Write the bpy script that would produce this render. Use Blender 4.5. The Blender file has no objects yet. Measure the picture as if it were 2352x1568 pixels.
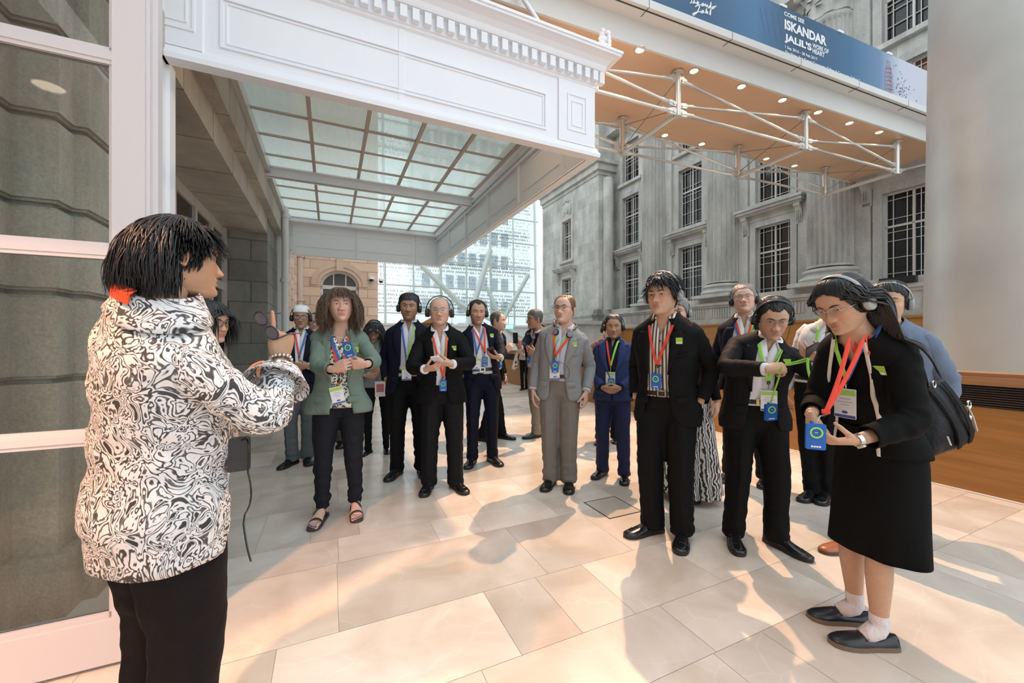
import bpy, math, random
import numpy as np
from mathutils import Vector, Matrix

random.seed(7)
RNG = np.random.default_rng(7)
SC = bpy.context.scene
COL = SC.collection
PI = math.pi

# ------------------------------------------------------------------ camera
FPX = 914.67           # focal length in pixels of the 2352 px wide frame (14 mm on full frame)
CAMH = 1.33
cam_d = bpy.data.cameras.new('camera')
cam_d.sensor_width = 36.0
cam_d.lens = 14.0
cam_d.clip_start = 0.05
cam_d.clip_end = 400
cam = bpy.data.objects.new('camera', cam_d)
cam.location = (0, 0, CAMH)
cam.rotation_euler = (PI / 2, 0, 0)
COL.objects.link(cam)
SC.camera = cam

# ------------------------------------------------------------------ world: soft white daylight of the glass-roofed court
W = bpy.data.worlds.new('World')
SC.world = W
W.use_nodes = True
wn = W.node_tree.nodes
wl = W.node_tree.links
bg = wn['Background']
tc = wn.new('ShaderNodeTexCoord')
sp = wn.new('ShaderNodeSeparateXYZ')
wl.new(tc.outputs['Generated'], sp.inputs[0])
rp = wn.new('ShaderNodeValToRGB')
rp.color_ramp.elements[0].position = 0.42
rp.color_ramp.elements[0].color = (0.48, 0.48, 0.48, 1)
rp.color_ramp.elements[1].position = 0.75
rp.color_ramp.elements[1].color = (0.84, 0.93, 1.0, 1)
e = rp.color_ramp.elements.new(0.52)
e.color = (0.80, 0.89, 0.97, 1)
mr = wn.new('ShaderNodeMapRange')
mr.inputs[1].default_value = -1
mr.inputs[2].default_value = 1
wl.new(sp.outputs[2], mr.inputs[0])
wl.new(mr.outputs[0], rp.inputs[0])
wl.new(rp.outputs[0], bg.inputs[0])
bg.inputs[1].default_value = 1.95

SC.view_settings.view_transform = 'Standard'
SC.view_settings.look = 'None'
SC.view_settings.gamma = 1
SC.view_settings.use_curve_mapping = False
SC.view_settings.exposure = 0.1
SC.cycles.max_bounces = 8
SC.cycles.diffuse_bounces = 4
SC.cycles.glossy_bounces = 3
SC.cycles.transmission_bounces = 6
SC.cycles.transparent_max_bounces = 12
SC.cycles.use_denoising = True
SC.cycles.use_adaptive_sampling = True
SC.cycles.adaptive_threshold = 0.02
SC.cycles.sample_clamp_indirect = 6
SC.cycles.caustics_reflective = False
SC.cycles.caustics_refractive = False

# the court is squared up along u (across) and v (deep); the camera looks along world +Y, turned off v
TH = math.radians(24.56)
CT, ST = math.cos(TH), math.sin(TH)


def uv(u, v, h=0.0):
    return (u * CT - v * ST, u * ST + v * CT, h)


def px_uv(x, y, u=None, v=None, h=None):
    """the place in the court seen along pixel (x, y) on the plane u=, v= or h="""
    t = (x - 1176) / FPX
    ku = CT * t + ST
    kv = -ST * t + CT
    kh = (784 - y) / FPX
    if u is not None:
        z = u / ku
    elif v is not None:
        z = v / kv
    else:
        z = (h - CAMH) / kh
    return (z * ku, z * kv, CAMH + z * kh)


def gpx(x, y):
    z = FPX * CAMH / (y - 784)
    return np.array([(x - 1176) / FPX * z, z, 0.0])


def at(x, y, z):
    return np.array([(x - 1176) / FPX * z, z, CAMH + (784 - y) / FPX * z])


# ------------------------------------------------------------------ lamps
def lamp(name, kind, loc, energy, color, size=0.05, target=None, angle=100, blend=0.6, parent=None):
    d = bpy.data.lights.new(name, kind)
    d.energy = energy
    d.color = color
    if kind == 'AREA':
        d.shape = 'DISK'
        d.size = size
    else:
        d.shadow_soft_size = size
    if kind == 'SPOT':
        d.spot_size = math.radians(angle)
        d.spot_blend = blend
    o = bpy.data.objects.new(name, d)
    o.location = loc
    if target is not None:
        o.rotation_euler = (Vector(target) - Vector(loc)).to_track_quat('-Z', 'Y').to_euler()
    COL.objects.link(o)
    if parent is not None:
        o.parent = parent
        o.matrix_parent_inverse = Matrix.Identity(4)
        o.location = Vector(loc) - Vector(parent.location)
    return o


WARM = (1.0, 0.60, 0.36)

# ------------------------------------------------------------------ noise
def vnoise(p, seed=0):
    p = np.asarray(p, float)
    i = np.floor(p).astype(np.int64)
    f = p - i
    f = f * f * (3 - 2 * f)

    def hsh(a):
        n = (a[..., 0] * 374761393 + a[..., 1] * 668265263 + a[..., 2] * 2147483647 + seed * 974711) & 0x7fffffff
        n = ((n ^ (n >> 13)) * 1274126177) & 0x7fffffff
        return ((n ^ (n >> 16)) & 0xffff) / 32767.5 - 1.0
    r = 0
    for dx in (0, 1):
        for dy in (0, 1):
            for dz in (0, 1):
                w = (f[..., 0] if dx else 1 - f[..., 0]) * (f[..., 1] if dy else 1 - f[..., 1]) * (f[..., 2] if dz else 1 - f[..., 2])
                r = r + w * hsh(i + np.array([dx, dy, dz]))
    return r


# ------------------------------------------------------------------ materials
MATS = {}


def nodes(name):
    m = bpy.data.materials.new(name)
    m.use_nodes = True
    return m, m.node_tree.nodes, m.node_tree.links, m.node_tree.nodes['Principled BSDF']


def pm(name, col, rough=0.5, metal=0.0, var=None, bump=None, spec=0.5, stretch=None, coat=0, sheen=0, attr=None):
    """plain principled material with an optional colour variation and bump from noise"""
    if name in MATS:
        return MATS[name]
    m, n, l, b = nodes(name)
    b.inputs['Base Color'].default_value = (*col, 1)
    b.inputs['Roughness'].default_value = rough
    b.inputs['Metallic'].default_value = metal
    b.inputs['Specular IOR Level'].default_value = spec
    if coat:
        b.inputs['Coat Weight'].default_value = coat
    if sheen:
        b.inputs['Sheen Weight'].default_value = sheen
    vec = None
    if var or bump:
        t = n.new('ShaderNodeTexCoord')
        vec = t.outputs['Object']
        if stretch:
            mp = n.new('ShaderNodeMapping')
            mp.inputs['Scale'].default_value = stretch
            l.new(vec, mp.inputs[0])
            vec = mp.outputs[0]
    if var:
        ns = n.new('ShaderNodeTexNoise')
        ns.inputs['Scale'].default_value = var[0]
        ns.inputs['Detail'].default_value = 4
        l.new(vec, ns.inputs['Vector'])
        mx = n.new('ShaderNodeMix')
        mx.data_type = 'RGBA'
        k = var[1]
        mx.inputs['A'].default_value = (*[c * (1 - k) for c in col], 1)
        mx.inputs['B'].default_value = (*[min(1, c * (1 + k)) for c in col], 1)
        l.new(ns.outputs['Fac'], mx.inputs['Factor'])
        l.new(mx.outputs['Result'], b.inputs['Base Color'])
    if attr:
        a = n.new('ShaderNodeAttribute')
        a.attribute_name = attr
        l.new(a.outputs['Color'], b.inputs['Base Color'])
    if bump:
        nb = n.new('ShaderNodeTexNoise')
        nb.inputs['Scale'].default_value = bump[0]
        nb.inputs['Detail'].default_value = 5
        l.new(vec, nb.inputs['Vector'])
        bp = n.new('ShaderNodeBump')
        bp.inputs['Strength'].default_value = bump[1]
        bp.inputs['Distance'].default_value = bump[2] if len(bump) > 2 else 0.01
        l.new(nb.outputs['Fac'], bp.inputs['Height'])
        l.new(bp.outputs[0], b.inputs['Normal'])
    MATS[name] = m
    return m


def emit(name, col, k):
    if name in MATS:
        return MATS[name]
    m, n, l, b = nodes(name)
    b.inputs['Base Color'].default_value = (*col, 1)
    b.inputs['Emission Color'].default_value = (*col, 1)
    b.inputs['Emission Strength'].default_value = k
    MATS[name] = m
    return m


def stone(name, c1, c2, axis, bw, bh, groove=0.012, gdepth=0.5, grain=60.0, streak=0.35, joint=0.55, off=0.5, shift=(0, 0)):
    """ashlar: noise-stained stone with brick-bond joints; axis says which coordinate runs along the wall"""
    if name in MATS:
        return MATS[name]
    m, n, l, b = nodes(name)
    b.inputs['Roughness'].default_value = 0.85
    b.inputs['Specular IOR Level'].default_value = 0.25
    t = n.new('ShaderNodeTexCoord')
    s = n.new('ShaderNodeSeparateXYZ')
    l.new(t.outputs['Object'], s.inputs[0])
    c = n.new('ShaderNodeCombineXYZ')
    if axis == 'sum':
        ad = n.new('ShaderNodeMath')
        ad.operation = 'ADD'
        l.new(s.outputs[0], ad.inputs[0])
        l.new(s.outputs[1], ad.inputs[1])
        src = ad.outputs[0]
    else:
        src = s.outputs[0 if axis == 'u' else 1]
    l.new(src, c.inputs[0])
    l.new(s.outputs[2], c.inputs[1])
    mp = n.new('ShaderNodeMapping')
    mp.inputs['Location'].default_value = (shift[0], shift[1], 0)
    l.new(c.outputs[0], mp.inputs[0])
    br = n.new('ShaderNodeTexBrick')
    br.offset = off
    br.inputs['Scale'].default_value = 1
    br.inputs['Brick Width'].default_value = bw
    br.inputs['Row Height'].default_value = bh
    br.inputs['Mortar Size'].default_value = groove
    br.inputs['Mortar Smooth'].default_value = 0.3
    br.inputs['Bias'].default_value = 0
    br.inputs['Color1'].default_value = (0.82, 0.82, 0.82, 1)
    br.inputs['Color2'].default_value = (1.08, 1.08, 1.08, 1)
    br.inputs['Mortar'].default_value = (joint, joint, joint, 1)
    l.new(mp.outputs[0], br.inputs['Vector'])
    n1 = n.new('ShaderNodeTexNoise')
    n1.inputs['Scale'].default_value = 1.6
    n1.inputs['Detail'].default_value = 7
    n1.inputs['Roughness'].default_value = 0.65
    st = n.new('ShaderNodeMapping')
    st.inputs['Scale'].default_value = (1, 1, 1 - streak)
    l.new(t.outputs['Object'], st.inputs[0])
    l.new(st.outputs[0], n1.inputs['Vector'])
    rr = n.new('ShaderNodeValToRGB')
    rr.color_ramp.elements[0].position = 0.33
    rr.color_ramp.elements[0].color = (*c1, 1)
    rr.color_ramp.elements[1].position = 0.68
    rr.color_ramp.elements[1].color = (*c2, 1)
    l.new(n1.outputs['Fac'], rr.inputs[0])
    n2 = n.new('ShaderNodeTexNoise')
    n2.inputs['Scale'].default_value = grain
    n2.inputs['Detail'].default_value = 3
    l.new(t.outputs['Object'], n2.inputs['Vector'])
    m1 = n.new('ShaderNodeMix')
    m1.data_type = 'RGBA'
    m1.blend_type = 'MULTIPLY'
    m1.inputs['Factor'].default_value = 1
    l.new(rr.outputs[0], m1.inputs['A'])
    l.new(br.outputs['Color'], m1.inputs['B'])
    r2 = n.new('ShaderNodeMapRange')
    r2.inputs[1].default_value = 0.3
    r2.inputs[2].default_value = 0.7
    r2.inputs[3].default_value = 0.86
    r2.inputs[4].default_value = 1.1
    l.new(n2.outputs['Fac'], r2.inputs[0])
    m2 = n.new('ShaderNodeMix')
    m2.data_type = 'RGBA'
    m2.blend_type = 'MULTIPLY'
    m2.inputs['Factor'].default_value = 1
    l.new(m1.outputs['Result'], m2.inputs['A'])
    l.new(r2.outputs[0], m2.inputs['B'])
    l.new(m2.outputs['Result'], b.inputs['Base Color'])
    ma = n.new('ShaderNodeMath')
    ma.operation = 'MULTIPLY_ADD'
    ma.inputs[1].default_value = -1.0
    l.new(br.outputs['Fac'], ma.inputs[0])
    mb = n.new('ShaderNodeMath')
    mb.operation = 'MULTIPLY'
    mb.inputs[1].default_value = 0.25
    l.new(n2.outputs['Fac'], mb.inputs[0])
    l.new(mb.outputs[0], ma.inputs[2])
    bp = n.new('ShaderNodeBump')
    bp.inputs['Strength'].default_value = gdepth
    bp.inputs['Distance'].default_value = 0.015
    l.new(ma.outputs[0], bp.inputs['Height'])
    l.new(bp.outputs[0], b.inputs['Normal'])
    MATS[name] = m
    return m


# ------------------------------------------------------------------ mesh helpers
def nrm(a):
    a = np.asarray(a, float)
    return a / (np.linalg.norm(a, axis=-1, keepdims=True) + 1e-12)


class MB:
    def __init__(s):
        s.v = []
        s.f = []
        s.m = []
        s.n = 0

    def add(s, verts, faces, mat=0):
        verts = np.asarray(verts, float).reshape(-1, 3)
        o = s.n
        s.v.append(verts)
        s.n += len(verts)
        for fc in faces:
            s.f.append([i + o for i in fc])
            s.m.append(mat)
        return o

    def grid(s, P, cu=False, cv=False, mat=0, caps=(False, False)):
        """P (n, m, 3): n rings of m points; cv closes each ring"""
        P = np.asarray(P, float)
        n, m = P.shape[:2]
        fs = []
        for i in range(n if cu else n - 1):
            a = i * m
            b = ((i + 1) % n) * m
            for j in range(m if cv else m - 1):
                k = (j + 1) % m
                fs.append((a + j, a + k, b + k, b + j))
        if caps[0]:
            fs.append(tuple(range(m))[::-1])
        if caps[1]:
            fs.append(tuple((n - 1) * m + j for j in range(m)))
        return s.add(P.reshape(-1, 3), fs, mat)

    def tube(s, pts, rad, n=8, mat=0, cap=True, up=None, flat=1.0, closed=False, round_end=False):
        """a tube along pts; up + flat give an elliptical section (flat = thickness ratio along up)"""
        pts = np.asarray(pts, float)
        k = len(pts)
        rad = np.broadcast_to(np.asarray(rad, float), (k,)).copy()
        tg = np.gradient(pts, axis=0) if not closed else (np.roll(pts, -1, 0) - np.roll(pts, 1, 0))
        tg = nrm(tg)
        ref = np.array(up, float) if up is not None else np.array([0.0, 0, 1])
        P = np.zeros((k, n, 3))
        an = np.arange(n) * 2 * PI / n
        pv = None
        for i in range(k):
            if up is not None:
                b = np.cross(tg[i], ref)
                if np.linalg.norm(b) < 1e-4:
                    b = np.cross(tg[i], np.array([0.01, 1, 0.02]))
                b = nrm(b)
                w = np.cross(b, tg[i])
            else:
                if pv is None:
                    q = ref if abs(tg[i] @ ref) < 0.9 else np.array([1.0, 0, 0])
                    w = nrm(np.cross(np.cross(tg[i], q), tg[i]))
                else:
                    w = nrm(pv - (pv @ tg[i]) * tg[i])
                pv = w
                b = np.cross(tg[i], w)
            P[i] = pts[i] + rad[i] * (np.cos(an)[:, None] * b + flat * np.sin(an)[:, None] * w)
        if round_end:
            P = np.concatenate([P, (pts[-1] + tg[-1] * rad[-1] * 0.5 + (P[-1] - pts[-1]) * 0.8)[None], (pts[-1] + tg[-1] * rad[-1] * 0.85 + (P[-1] - pts[-1]) * 0.4)[None]])
        return s.grid(P, cu=closed, cv=True, mat=mat, caps=(cap and not closed, cap and not closed))

    def box(s, lo, hi, mat=0):
        x0, y0, z0 = lo
        x1, y1, z1 = hi
        v = [(x0, y0, z0), (x1, y0, z0), (x1, y1, z0), (x0, y1, z0), (x0, y0, z1), (x1, y0, z1), (x1, y1, z1), (x0, y1, z1)]
        return s.add(v, [(0, 3, 2, 1), (4, 5, 6, 7), (0, 1, 5, 4), (1, 2, 6, 5), (2, 3, 7, 6), (3, 0, 4, 7)], mat)

    def obox(s, c, X, Y, Z, size, mat=0, bev=0.0):
        """box at c with half sizes along the axes X, Y, Z; bev rounds its X-Z outline"""
        c, X, Y, Z = (np.asarray(q, float) for q in (c, X, Y, Z))
        a, b, d = size
        r = min(bev, a * 0.99, d * 0.99)
        if r <= 0:
            o = [(-a, -d), (a, -d), (a, d), (-a, d)]
        else:
            o = []
            for cx, cz, st in ((a - r, -d + r, -90), (a - r, d - r, 0), (-a + r, d - r, 90), (-a + r, -d + r, 180)):
                for q in range(4):
                    t = math.radians(st + q * 30)
                    o.append((cx + r * math.cos(t), cz + r * math.sin(t)))
        o = np.array(o)
        A = c + o[:, :1] * X + o[:, 1:] * Z
        return s.grid(np.stack([A - b * Y, A + b * Y]), cv=True, mat=mat, caps=(True, True))

    def prism(s, poly, fn, a, b, mat=0):
        """outline poly (2-D points) swept from a to b; fn(p, q, t) gives the 3-D place"""
        A = np.array([fn(p, q, a) for p, q in poly])
        B = np.array([fn(p, q, b) for p, q in poly])
        return s.grid(np.stack([A, B]), cv=True, mat=mat, caps=(True, True))

    def lathe(s, c, prof, n=24, mat=0, flute=None, caps=True):
        an = np.arange(n) * 2 * PI / n
        P = np.zeros((len(prof), n, 3))
        for i, (r, z) in enumerate(prof):
            rr = r * np.ones(n)
            if flute is not None and flute[0] <= z <= flute[1]:
                rr = r * (1 - flute[3] * np.abs(np.sin(an * flute[2] / 2)) ** 0.7)
            P[i] = np.stack([c[0] + rr * np.cos(an), c[1] + rr * np.sin(an), np.full(n, c[2] + z)], 1)
        return s.grid(P, cv=True, mat=mat, caps=(caps, caps))

    def ell(s, c, r, R=None, n=12, m=16, mat=0):
        th = np.linspace(0.02, PI - 0.02, n)
        ph = np.arange(m) * 2 * PI / m
        P = np.stack([np.outer(np.sin(th), np.cos(ph)) * r[0], np.outer(np.sin(th), np.sin(ph)) * r[1], np.outer(np.cos(th), np.ones(m)) * r[2]], -1)
        if R is not None:
            P = P @ np.asarray(R).T
        return s.grid(P + np.asarray(c, float), cv=True, mat=mat, caps=(True, True))

    def verts(s):
        return np.concatenate(s.v) if s.v else np.zeros((0, 3))

    def mesh(s, name, mats, off=(0, 0, 0), smooth=0):
        me = bpy.data.meshes.new(name)
        V = s.verts() - np.asarray(off, float)
        me.from_pydata(V.tolist(), [], s.f)
        for q in (mats if isinstance(mats, (list, tuple)) else [mats]):
            me.materials.append(q)
        me.polygons.foreach_set('material_index', s.m)
        if smooth:
            me.polygons.foreach_set('use_smooth', [True] * len(s.f))
            if smooth < 170:
                me.set_sharp_from_angle(angle=math.radians(smooth))
        me.update()
        return me


def tag(o, label=None, category=None, group=None, kind=None):
    if label:
        o['label'] = label
    if category:
        o['category'] = category
    if group:
        o['group'] = group
    if kind:
        o['kind'] = kind
    return o


def build(mb, name, mats, parent=None, base=None, court=False, smooth=0, **tags):
    """link a mesh; court=True: its points are (u, v, h), base is where its origin stands"""
    base = np.zeros(3) if base is None else np.asarray(base, float)
    o = bpy.data.objects.new(name, mb.mesh(name, mats, base, smooth))
    COL.objects.link(o)
    if parent is not None:
        o.parent = parent
    elif court:
        o.location = uv(*base)
        o.rotation_euler = (0, 0, TH)
    else:
        o.location = base
    tag(o, **tags)
    return o


def root(name, base, label, cat, group=None, court=False, kind=None):
    o = bpy.data.objects.new(name, None)
    o.empty_display_size = 0.1
    COL.objects.link(o)
    if court:
        o.location = uv(*base)
        o.rotation_euler = (0, 0, TH)
    else:
        o.location = base
    return tag(o, label, cat, group, kind)


def copy_tree(o, parent=None):
    c = o.copy()
    COL.objects.link(c)
    if parent is not None:
        c.parent = parent
    for ch in list(o.children):
        copy_tree(ch, c)
    return c


# voxel remesh with the modifier, on a scratch object
def evaluated(o):
    COL.objects.link(o)
    bpy.context.view_layer.update()
    ev = o.evaluated_get(bpy.context.view_layer.depsgraph)
    m2 = ev.to_mesh()
    V = np.empty(len(m2.vertices) * 3)
    m2.vertices.foreach_get('co', V)
    F = [tuple(p.vertices) for p in m2.polygons]
    ev.to_mesh_clear()
    bpy.data.objects.remove(o)
    return V.reshape(-1, 3), F


def remesh(mb, vox, smooth=4, fac=0.5):
    me = mb.mesh('tmp', [])
    o = bpy.data.objects.new('tmp', me)
    r = o.modifiers.new('r', 'REMESH')
    r.mode = 'VOXEL'
    r.voxel_size = vox
    if smooth:
        q = o.modifiers.new('s', 'SMOOTH')
        q.iterations = smooth
        q.factor = fac
    V, F = evaluated(o)
    bpy.data.meshes.remove(me)
    return V, F
# =================================================================== THE PLACE
white = pm('white_paint', (0.83, 0.84, 0.87), 0.42, var=(3, 0.03), bump=(25, 0.12, 0.004))
door_paint = pm('door_paint', (0.66, 0.62, 0.62), 0.38, bump=(60, 0.05, 0.003))
steel = pm('steel_paint', (0.60, 0.60, 0.59), 0.35, metal=0.3)
glassdark = pm('window_glass', (0.009, 0.009, 0.009), 0.05, spec=0.5)
muntin = pm('muntin', (0.55, 0.52, 0.49), 0.5)
fac_stone = stone('facade_stone', (0.36, 0.355, 0.33), (0.60, 0.59, 0.545), 'v', 1.1, 0.52, 0.010, 0.35, 45, 0.6, 0.80)
fac_stone_u = stone('facade_return_stone', (0.24, 0.235, 0.215), (0.47, 0.46, 0.42), 'u', 1.1, 0.52, 0.010, 0.35, 45, 0.6, 0.80)
fac_plain = stone('carved_stone', (0.38, 0.37, 0.345), (0.60, 0.59, 0.545), 'sum', 9.0, 9.0, 0.001, 0.2, 35, 0.6, 0.95)
pier_stone = stone('pier_stone', (0.23, 0.20, 0.155), (0.62, 0.55, 0.45), 'sum', 9.0, 9.0, 0.001, 0.75, 75, 0.75, 0.95)
soffit_stone = stone('soffit_stone', (0.42, 0.385, 0.335), (0.62, 0.57, 0.50), 'v', 1.0, 9.0, 0.014, 0.5, 70, 0.3, 0.5)
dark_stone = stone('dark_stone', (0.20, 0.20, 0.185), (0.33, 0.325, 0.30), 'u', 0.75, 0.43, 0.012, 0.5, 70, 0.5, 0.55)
sand_u = stone('sandstone_across', (0.78, 0.56, 0.41), (0.92, 0.69, 0.53), 'u', 1.3, 0.33, 0.016, 0.6, 60, 0.4, 0.62)
sand_v = stone('sandstone_along', (0.74, 0.57, 0.45), (0.88, 0.71, 0.58), 'v', 1.3, 0.33, 0.016, 0.6, 60, 0.4, 0.62)
sand_plain = stone('sandstone_plain', (0.78, 0.56, 0.41), (0.92, 0.69, 0.53), 'sum', 9, 9, 0.001, 0.2, 60, 0.4, 0.95)


def clear_glass(name, tint=(0.93, 0.96, 0.95), refl=0.10):
    m, n, l, b = nodes(name)
    n.remove(b)
    t = n.new('ShaderNodeBsdfTransparent')
    t.inputs[0].default_value = (*tint, 1)
    g = n.new('ShaderNodeBsdfGlossy')
    g.inputs['Roughness'].default_value = 0.02
    f = n.new('ShaderNodeFresnel')
    f.inputs[0].default_value = 1.45
    a = n.new('ShaderNodeMath')
    a.operation = 'ADD'
    a.inputs[1].default_value = refl - 0.04
    l.new(f.outputs[0], a.inputs[0])
    x = n.new('ShaderNodeMixShader')
    l.new(a.outputs[0], x.inputs[0])
    l.new(t.outputs[0], x.inputs[1])
    l.new(g.outputs[0], x.inputs[2])
    l.new(x.outputs[0], n['Material Output'].inputs[0])
    MATS[name] = m
    return m


clear = clear_glass('clear_glass', refl=0.045)


def ribbed_glass():
    m, n, l, b = nodes('ribbed_glass')
    n.remove(b)
    t = n.new('ShaderNodeBsdfTranslucent')
    t.inputs[0].default_value = (0.88, 0.92, 0.88, 1)
    g = n.new('ShaderNodeBsdfGlossy')
    g.inputs['Roughness'].default_value = 0.25
    g.inputs[0].default_value = (0.9, 0.95, 0.95, 1)
    tr = n.new('ShaderNodeBsdfTransparent')
    tr.inputs[0].default_value = (0.9, 0.95, 0.93, 1)
    c = n.new('ShaderNodeTexCoord')
    w = n.new('ShaderNodeTexWave')
    w.inputs['Scale'].default_value = 14
    l.new(c.outputs['Object'], w.inputs['Vector'])
    bp = n.new('ShaderNodeBump')
    bp.inputs['Strength'].default_value = 0.4
    bp.inputs['Distance'].default_value = 0.01
    l.new(w.outputs['Fac'], bp.inputs['Height'])
    l.new(bp.outputs[0], t.inputs['Normal'])
    l.new(bp.outputs[0], g.inputs['Normal'])
    x = n.new('ShaderNodeMixShader')
    x.inputs[0].default_value = 0.15
    l.new(t.outputs[0], x.inputs[1])
    l.new(g.outputs[0], x.inputs[2])
    y = n.new('ShaderNodeMixShader')
    y.inputs[0].default_value = 0.42
    l.new(x.outputs[0], y.inputs[1])
    l.new(tr.outputs[0], y.inputs[2])
    l.new(y.outputs[0], n['Material Output'].inputs[0])
    return m


ribbed = ribbed_glass()


def wood(name, c1, c2, axis=1):
    m, n, l, b = nodes(name)
    b.inputs['Roughness'].default_value = 0.38
    t = n.new('ShaderNodeTexCoord')
    mp = n.new('ShaderNodeMapping')
    sc = [18, 18, 18]
    sc[axis] = 0.9
    mp.inputs['Scale'].default_value = sc
    l.new(t.outputs['Object'], mp.inputs[0])
    ns = n.new('ShaderNodeTexNoise')
    ns.inputs['Scale'].default_value = 1.6
    ns.inputs['Detail'].default_value = 6
    l.new(mp.outputs[0], ns.inputs['Vector'])
    r = n.new('ShaderNodeValToRGB')
    r.color_ramp.elements[0].position = 0.3
    r.color_ramp.elements[0].color = (*c1, 1)
    r.color_ramp.elements[1].position = 0.7
    r.color_ramp.elements[1].color = (*c2, 1)
    l.new(ns.outputs['Fac'], r.inputs[0])
    l.new(r.outputs[0], b.inputs['Base Color'])
    MATS[name] = m
    return m


teak = wood('teak_veneer', (0.26, 0.115, 0.028), (0.36, 0.165, 0.045))
teak_dark = pm('dark_grille', (0.035, 0.02, 0.014), 0.6)

# ------------------------------------------------------------------ floor: marble slabs laid square to the court


def marble():
    m, n, l, b = nodes('marble')
    b.inputs['Roughness'].default_value = 0.24
    b.inputs['Specular IOR Level'].default_value = 0.45
    a = n.new('ShaderNodeAttribute')
    a.attribute_name = 'tone'
    t = n.new('ShaderNodeTexCoord')
    ad = n.new('ShaderNodeVectorMath')
    ad.operation = 'MULTIPLY_ADD'
    ad.inputs[1].default_value = (9, 9, 9)
    l.new(a.outputs['Color'], ad.inputs[0])
    l.new(t.outputs['Object'], ad.inputs[2])
    n1 = n.new('ShaderNodeTexNoise')
    n1.inputs['Scale'].default_value = 2.8
    n1.inputs['Detail'].default_value = 7
    n1.inputs['Distortion'].default_value = 0.6
    l.new(ad.outputs[0], n1.inputs['Vector'])
    r = n.new('ShaderNodeValToRGB')
    r.color_ramp.elements[0].position = 0.3
    r.color_ramp.elements[0].color = (0.57, 0.49, 0.405, 1)
    r.color_ramp.elements[1].position = 0.72
    r.color_ramp.elements[1].color = (0.76, 0.705, 0.63, 1)
    l.new(n1.outputs['Fac'], r.inputs[0])
    mp = n.new('ShaderNodeMapping')
    mp.inputs['Rotation'].default_value = (0, 0, 0.6)
    mp.inputs['Scale'].default_value = (1, 2.6, 1)
    l.new(ad.outputs[0], mp.inputs[0])
    v = n.new('ShaderNodeTexNoise')
    v.noise_dimensions = '3D'
    v.inputs['Scale'].default_value = 1.5
    v.inputs['Detail'].default_value = 4
    v.inputs['Distortion'].default_value = 1.3
    l.new(mp.outputs[0], v.inputs['Vector'])
    k = n.new('ShaderNodeValToRGB')
    for p_, c_ in ((0.0, 0), (0.455, 0), (0.5, 1.0), (0.53, 0), (1, 0)):
        if p_ in (0.0, 1):
            q = k.color_ramp.elements[0 if p_ == 0 else 1]
            q.position = p_
            q.color = (c_, c_, c_, 1)
        else:
            q = k.color_ramp.elements.new(p_)
            q.color = (c_, c_, c_, 1)
    l.new(v.outputs['Fac'], k.inputs[0])
    x = n.new('ShaderNodeMix')
    x.data_type = 'RGBA'
    x.inputs['B'].default_value = (0.90, 0.87, 0.82, 1)
    dn_ = n.new('ShaderNodeTexNoise')
    dn_.inputs['Scale'].default_value = 3.0
    l.new(ad.outputs[0], dn_.inputs['Vector'])
    da = n.new('ShaderNodeVectorMath')
    da.operation = 'MULTIPLY_ADD'
    da.inputs[1].default_value = (0.5, 0.5, 0.5)
    l.new(dn_.outputs['Color'], da.inputs[0])
    l.new(mp.outputs[0], da.inputs[2])
    vo = n.new('ShaderNodeTexVoronoi')
    vo.feature = 'DISTANCE_TO_EDGE'
    vo.inputs['Scale'].default_value = 1.5
    l.new(da.outputs[0], vo.inputs['Vector'])
    vm = n.new('ShaderNodeMapRange')
    vm.inputs[1].default_value = 0.0
    vm.inputs[2].default_value = 0.012
    vm.inputs[3].default_value = 1.0
    vm.inputs[4].default_value = 0.0
    l.new(vo.outputs['Distance'], vm.inputs[0])
    va = n.new('ShaderNodeMath')
    va.operation = 'MULTIPLY'
    l.new(vm.outputs[0], va.inputs[0])
    l.new(n1.outputs['Fac'], va.inputs[1])
    vb = n.new('ShaderNodeMath')
    vb.operation = 'MULTIPLY_ADD'
    vb.inputs[1].default_value = 0.5
    l.new(k.outputs[0], vb.inputs[0])
    l.new(va.outputs[0], vb.inputs[2])
    mk = n.new('ShaderNodeMath')
    mk.operation = 'MULTIPLY'
    mk.inputs[1].default_value = 0.34
    l.new(vb.outputs[0], mk.inputs[0])
    l.new(mk.outputs[0], x.inputs['Factor'])
    l.new(r.outputs[0], x.inputs['A'])
    s = n.new('ShaderNodeSeparateColor')
    l.new(a.outputs['Color'], s.inputs[0])
    mr_ = n.new('ShaderNodeMapRange')
    mr_.inputs[3].default_value = 0.82
    mr_.inputs[4].default_value = 1.16
    l.new(s.outputs[0], mr_.inputs[0])
    y = n.new('ShaderNodeMix')
    y.data_type = 'RGBA'
    y.blend_type = 'MULTIPLY'
    y.inputs['Factor'].default_value = 1
    l.new(x.outputs['Result'], y.inputs['A'])
    l.new(mr_.outputs[0], y.inputs['B'])
    l.new(y.outputs['Result'], b.inputs['Base Color'])
    return m


fl = MB()
tones = []
gap = 0.0009
v = -1.6
rows = [0.62, 0.33, 0.62, 0.62, 0.33, 0.47]
k = 0
rg = np.random.default_rng(3)
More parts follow.
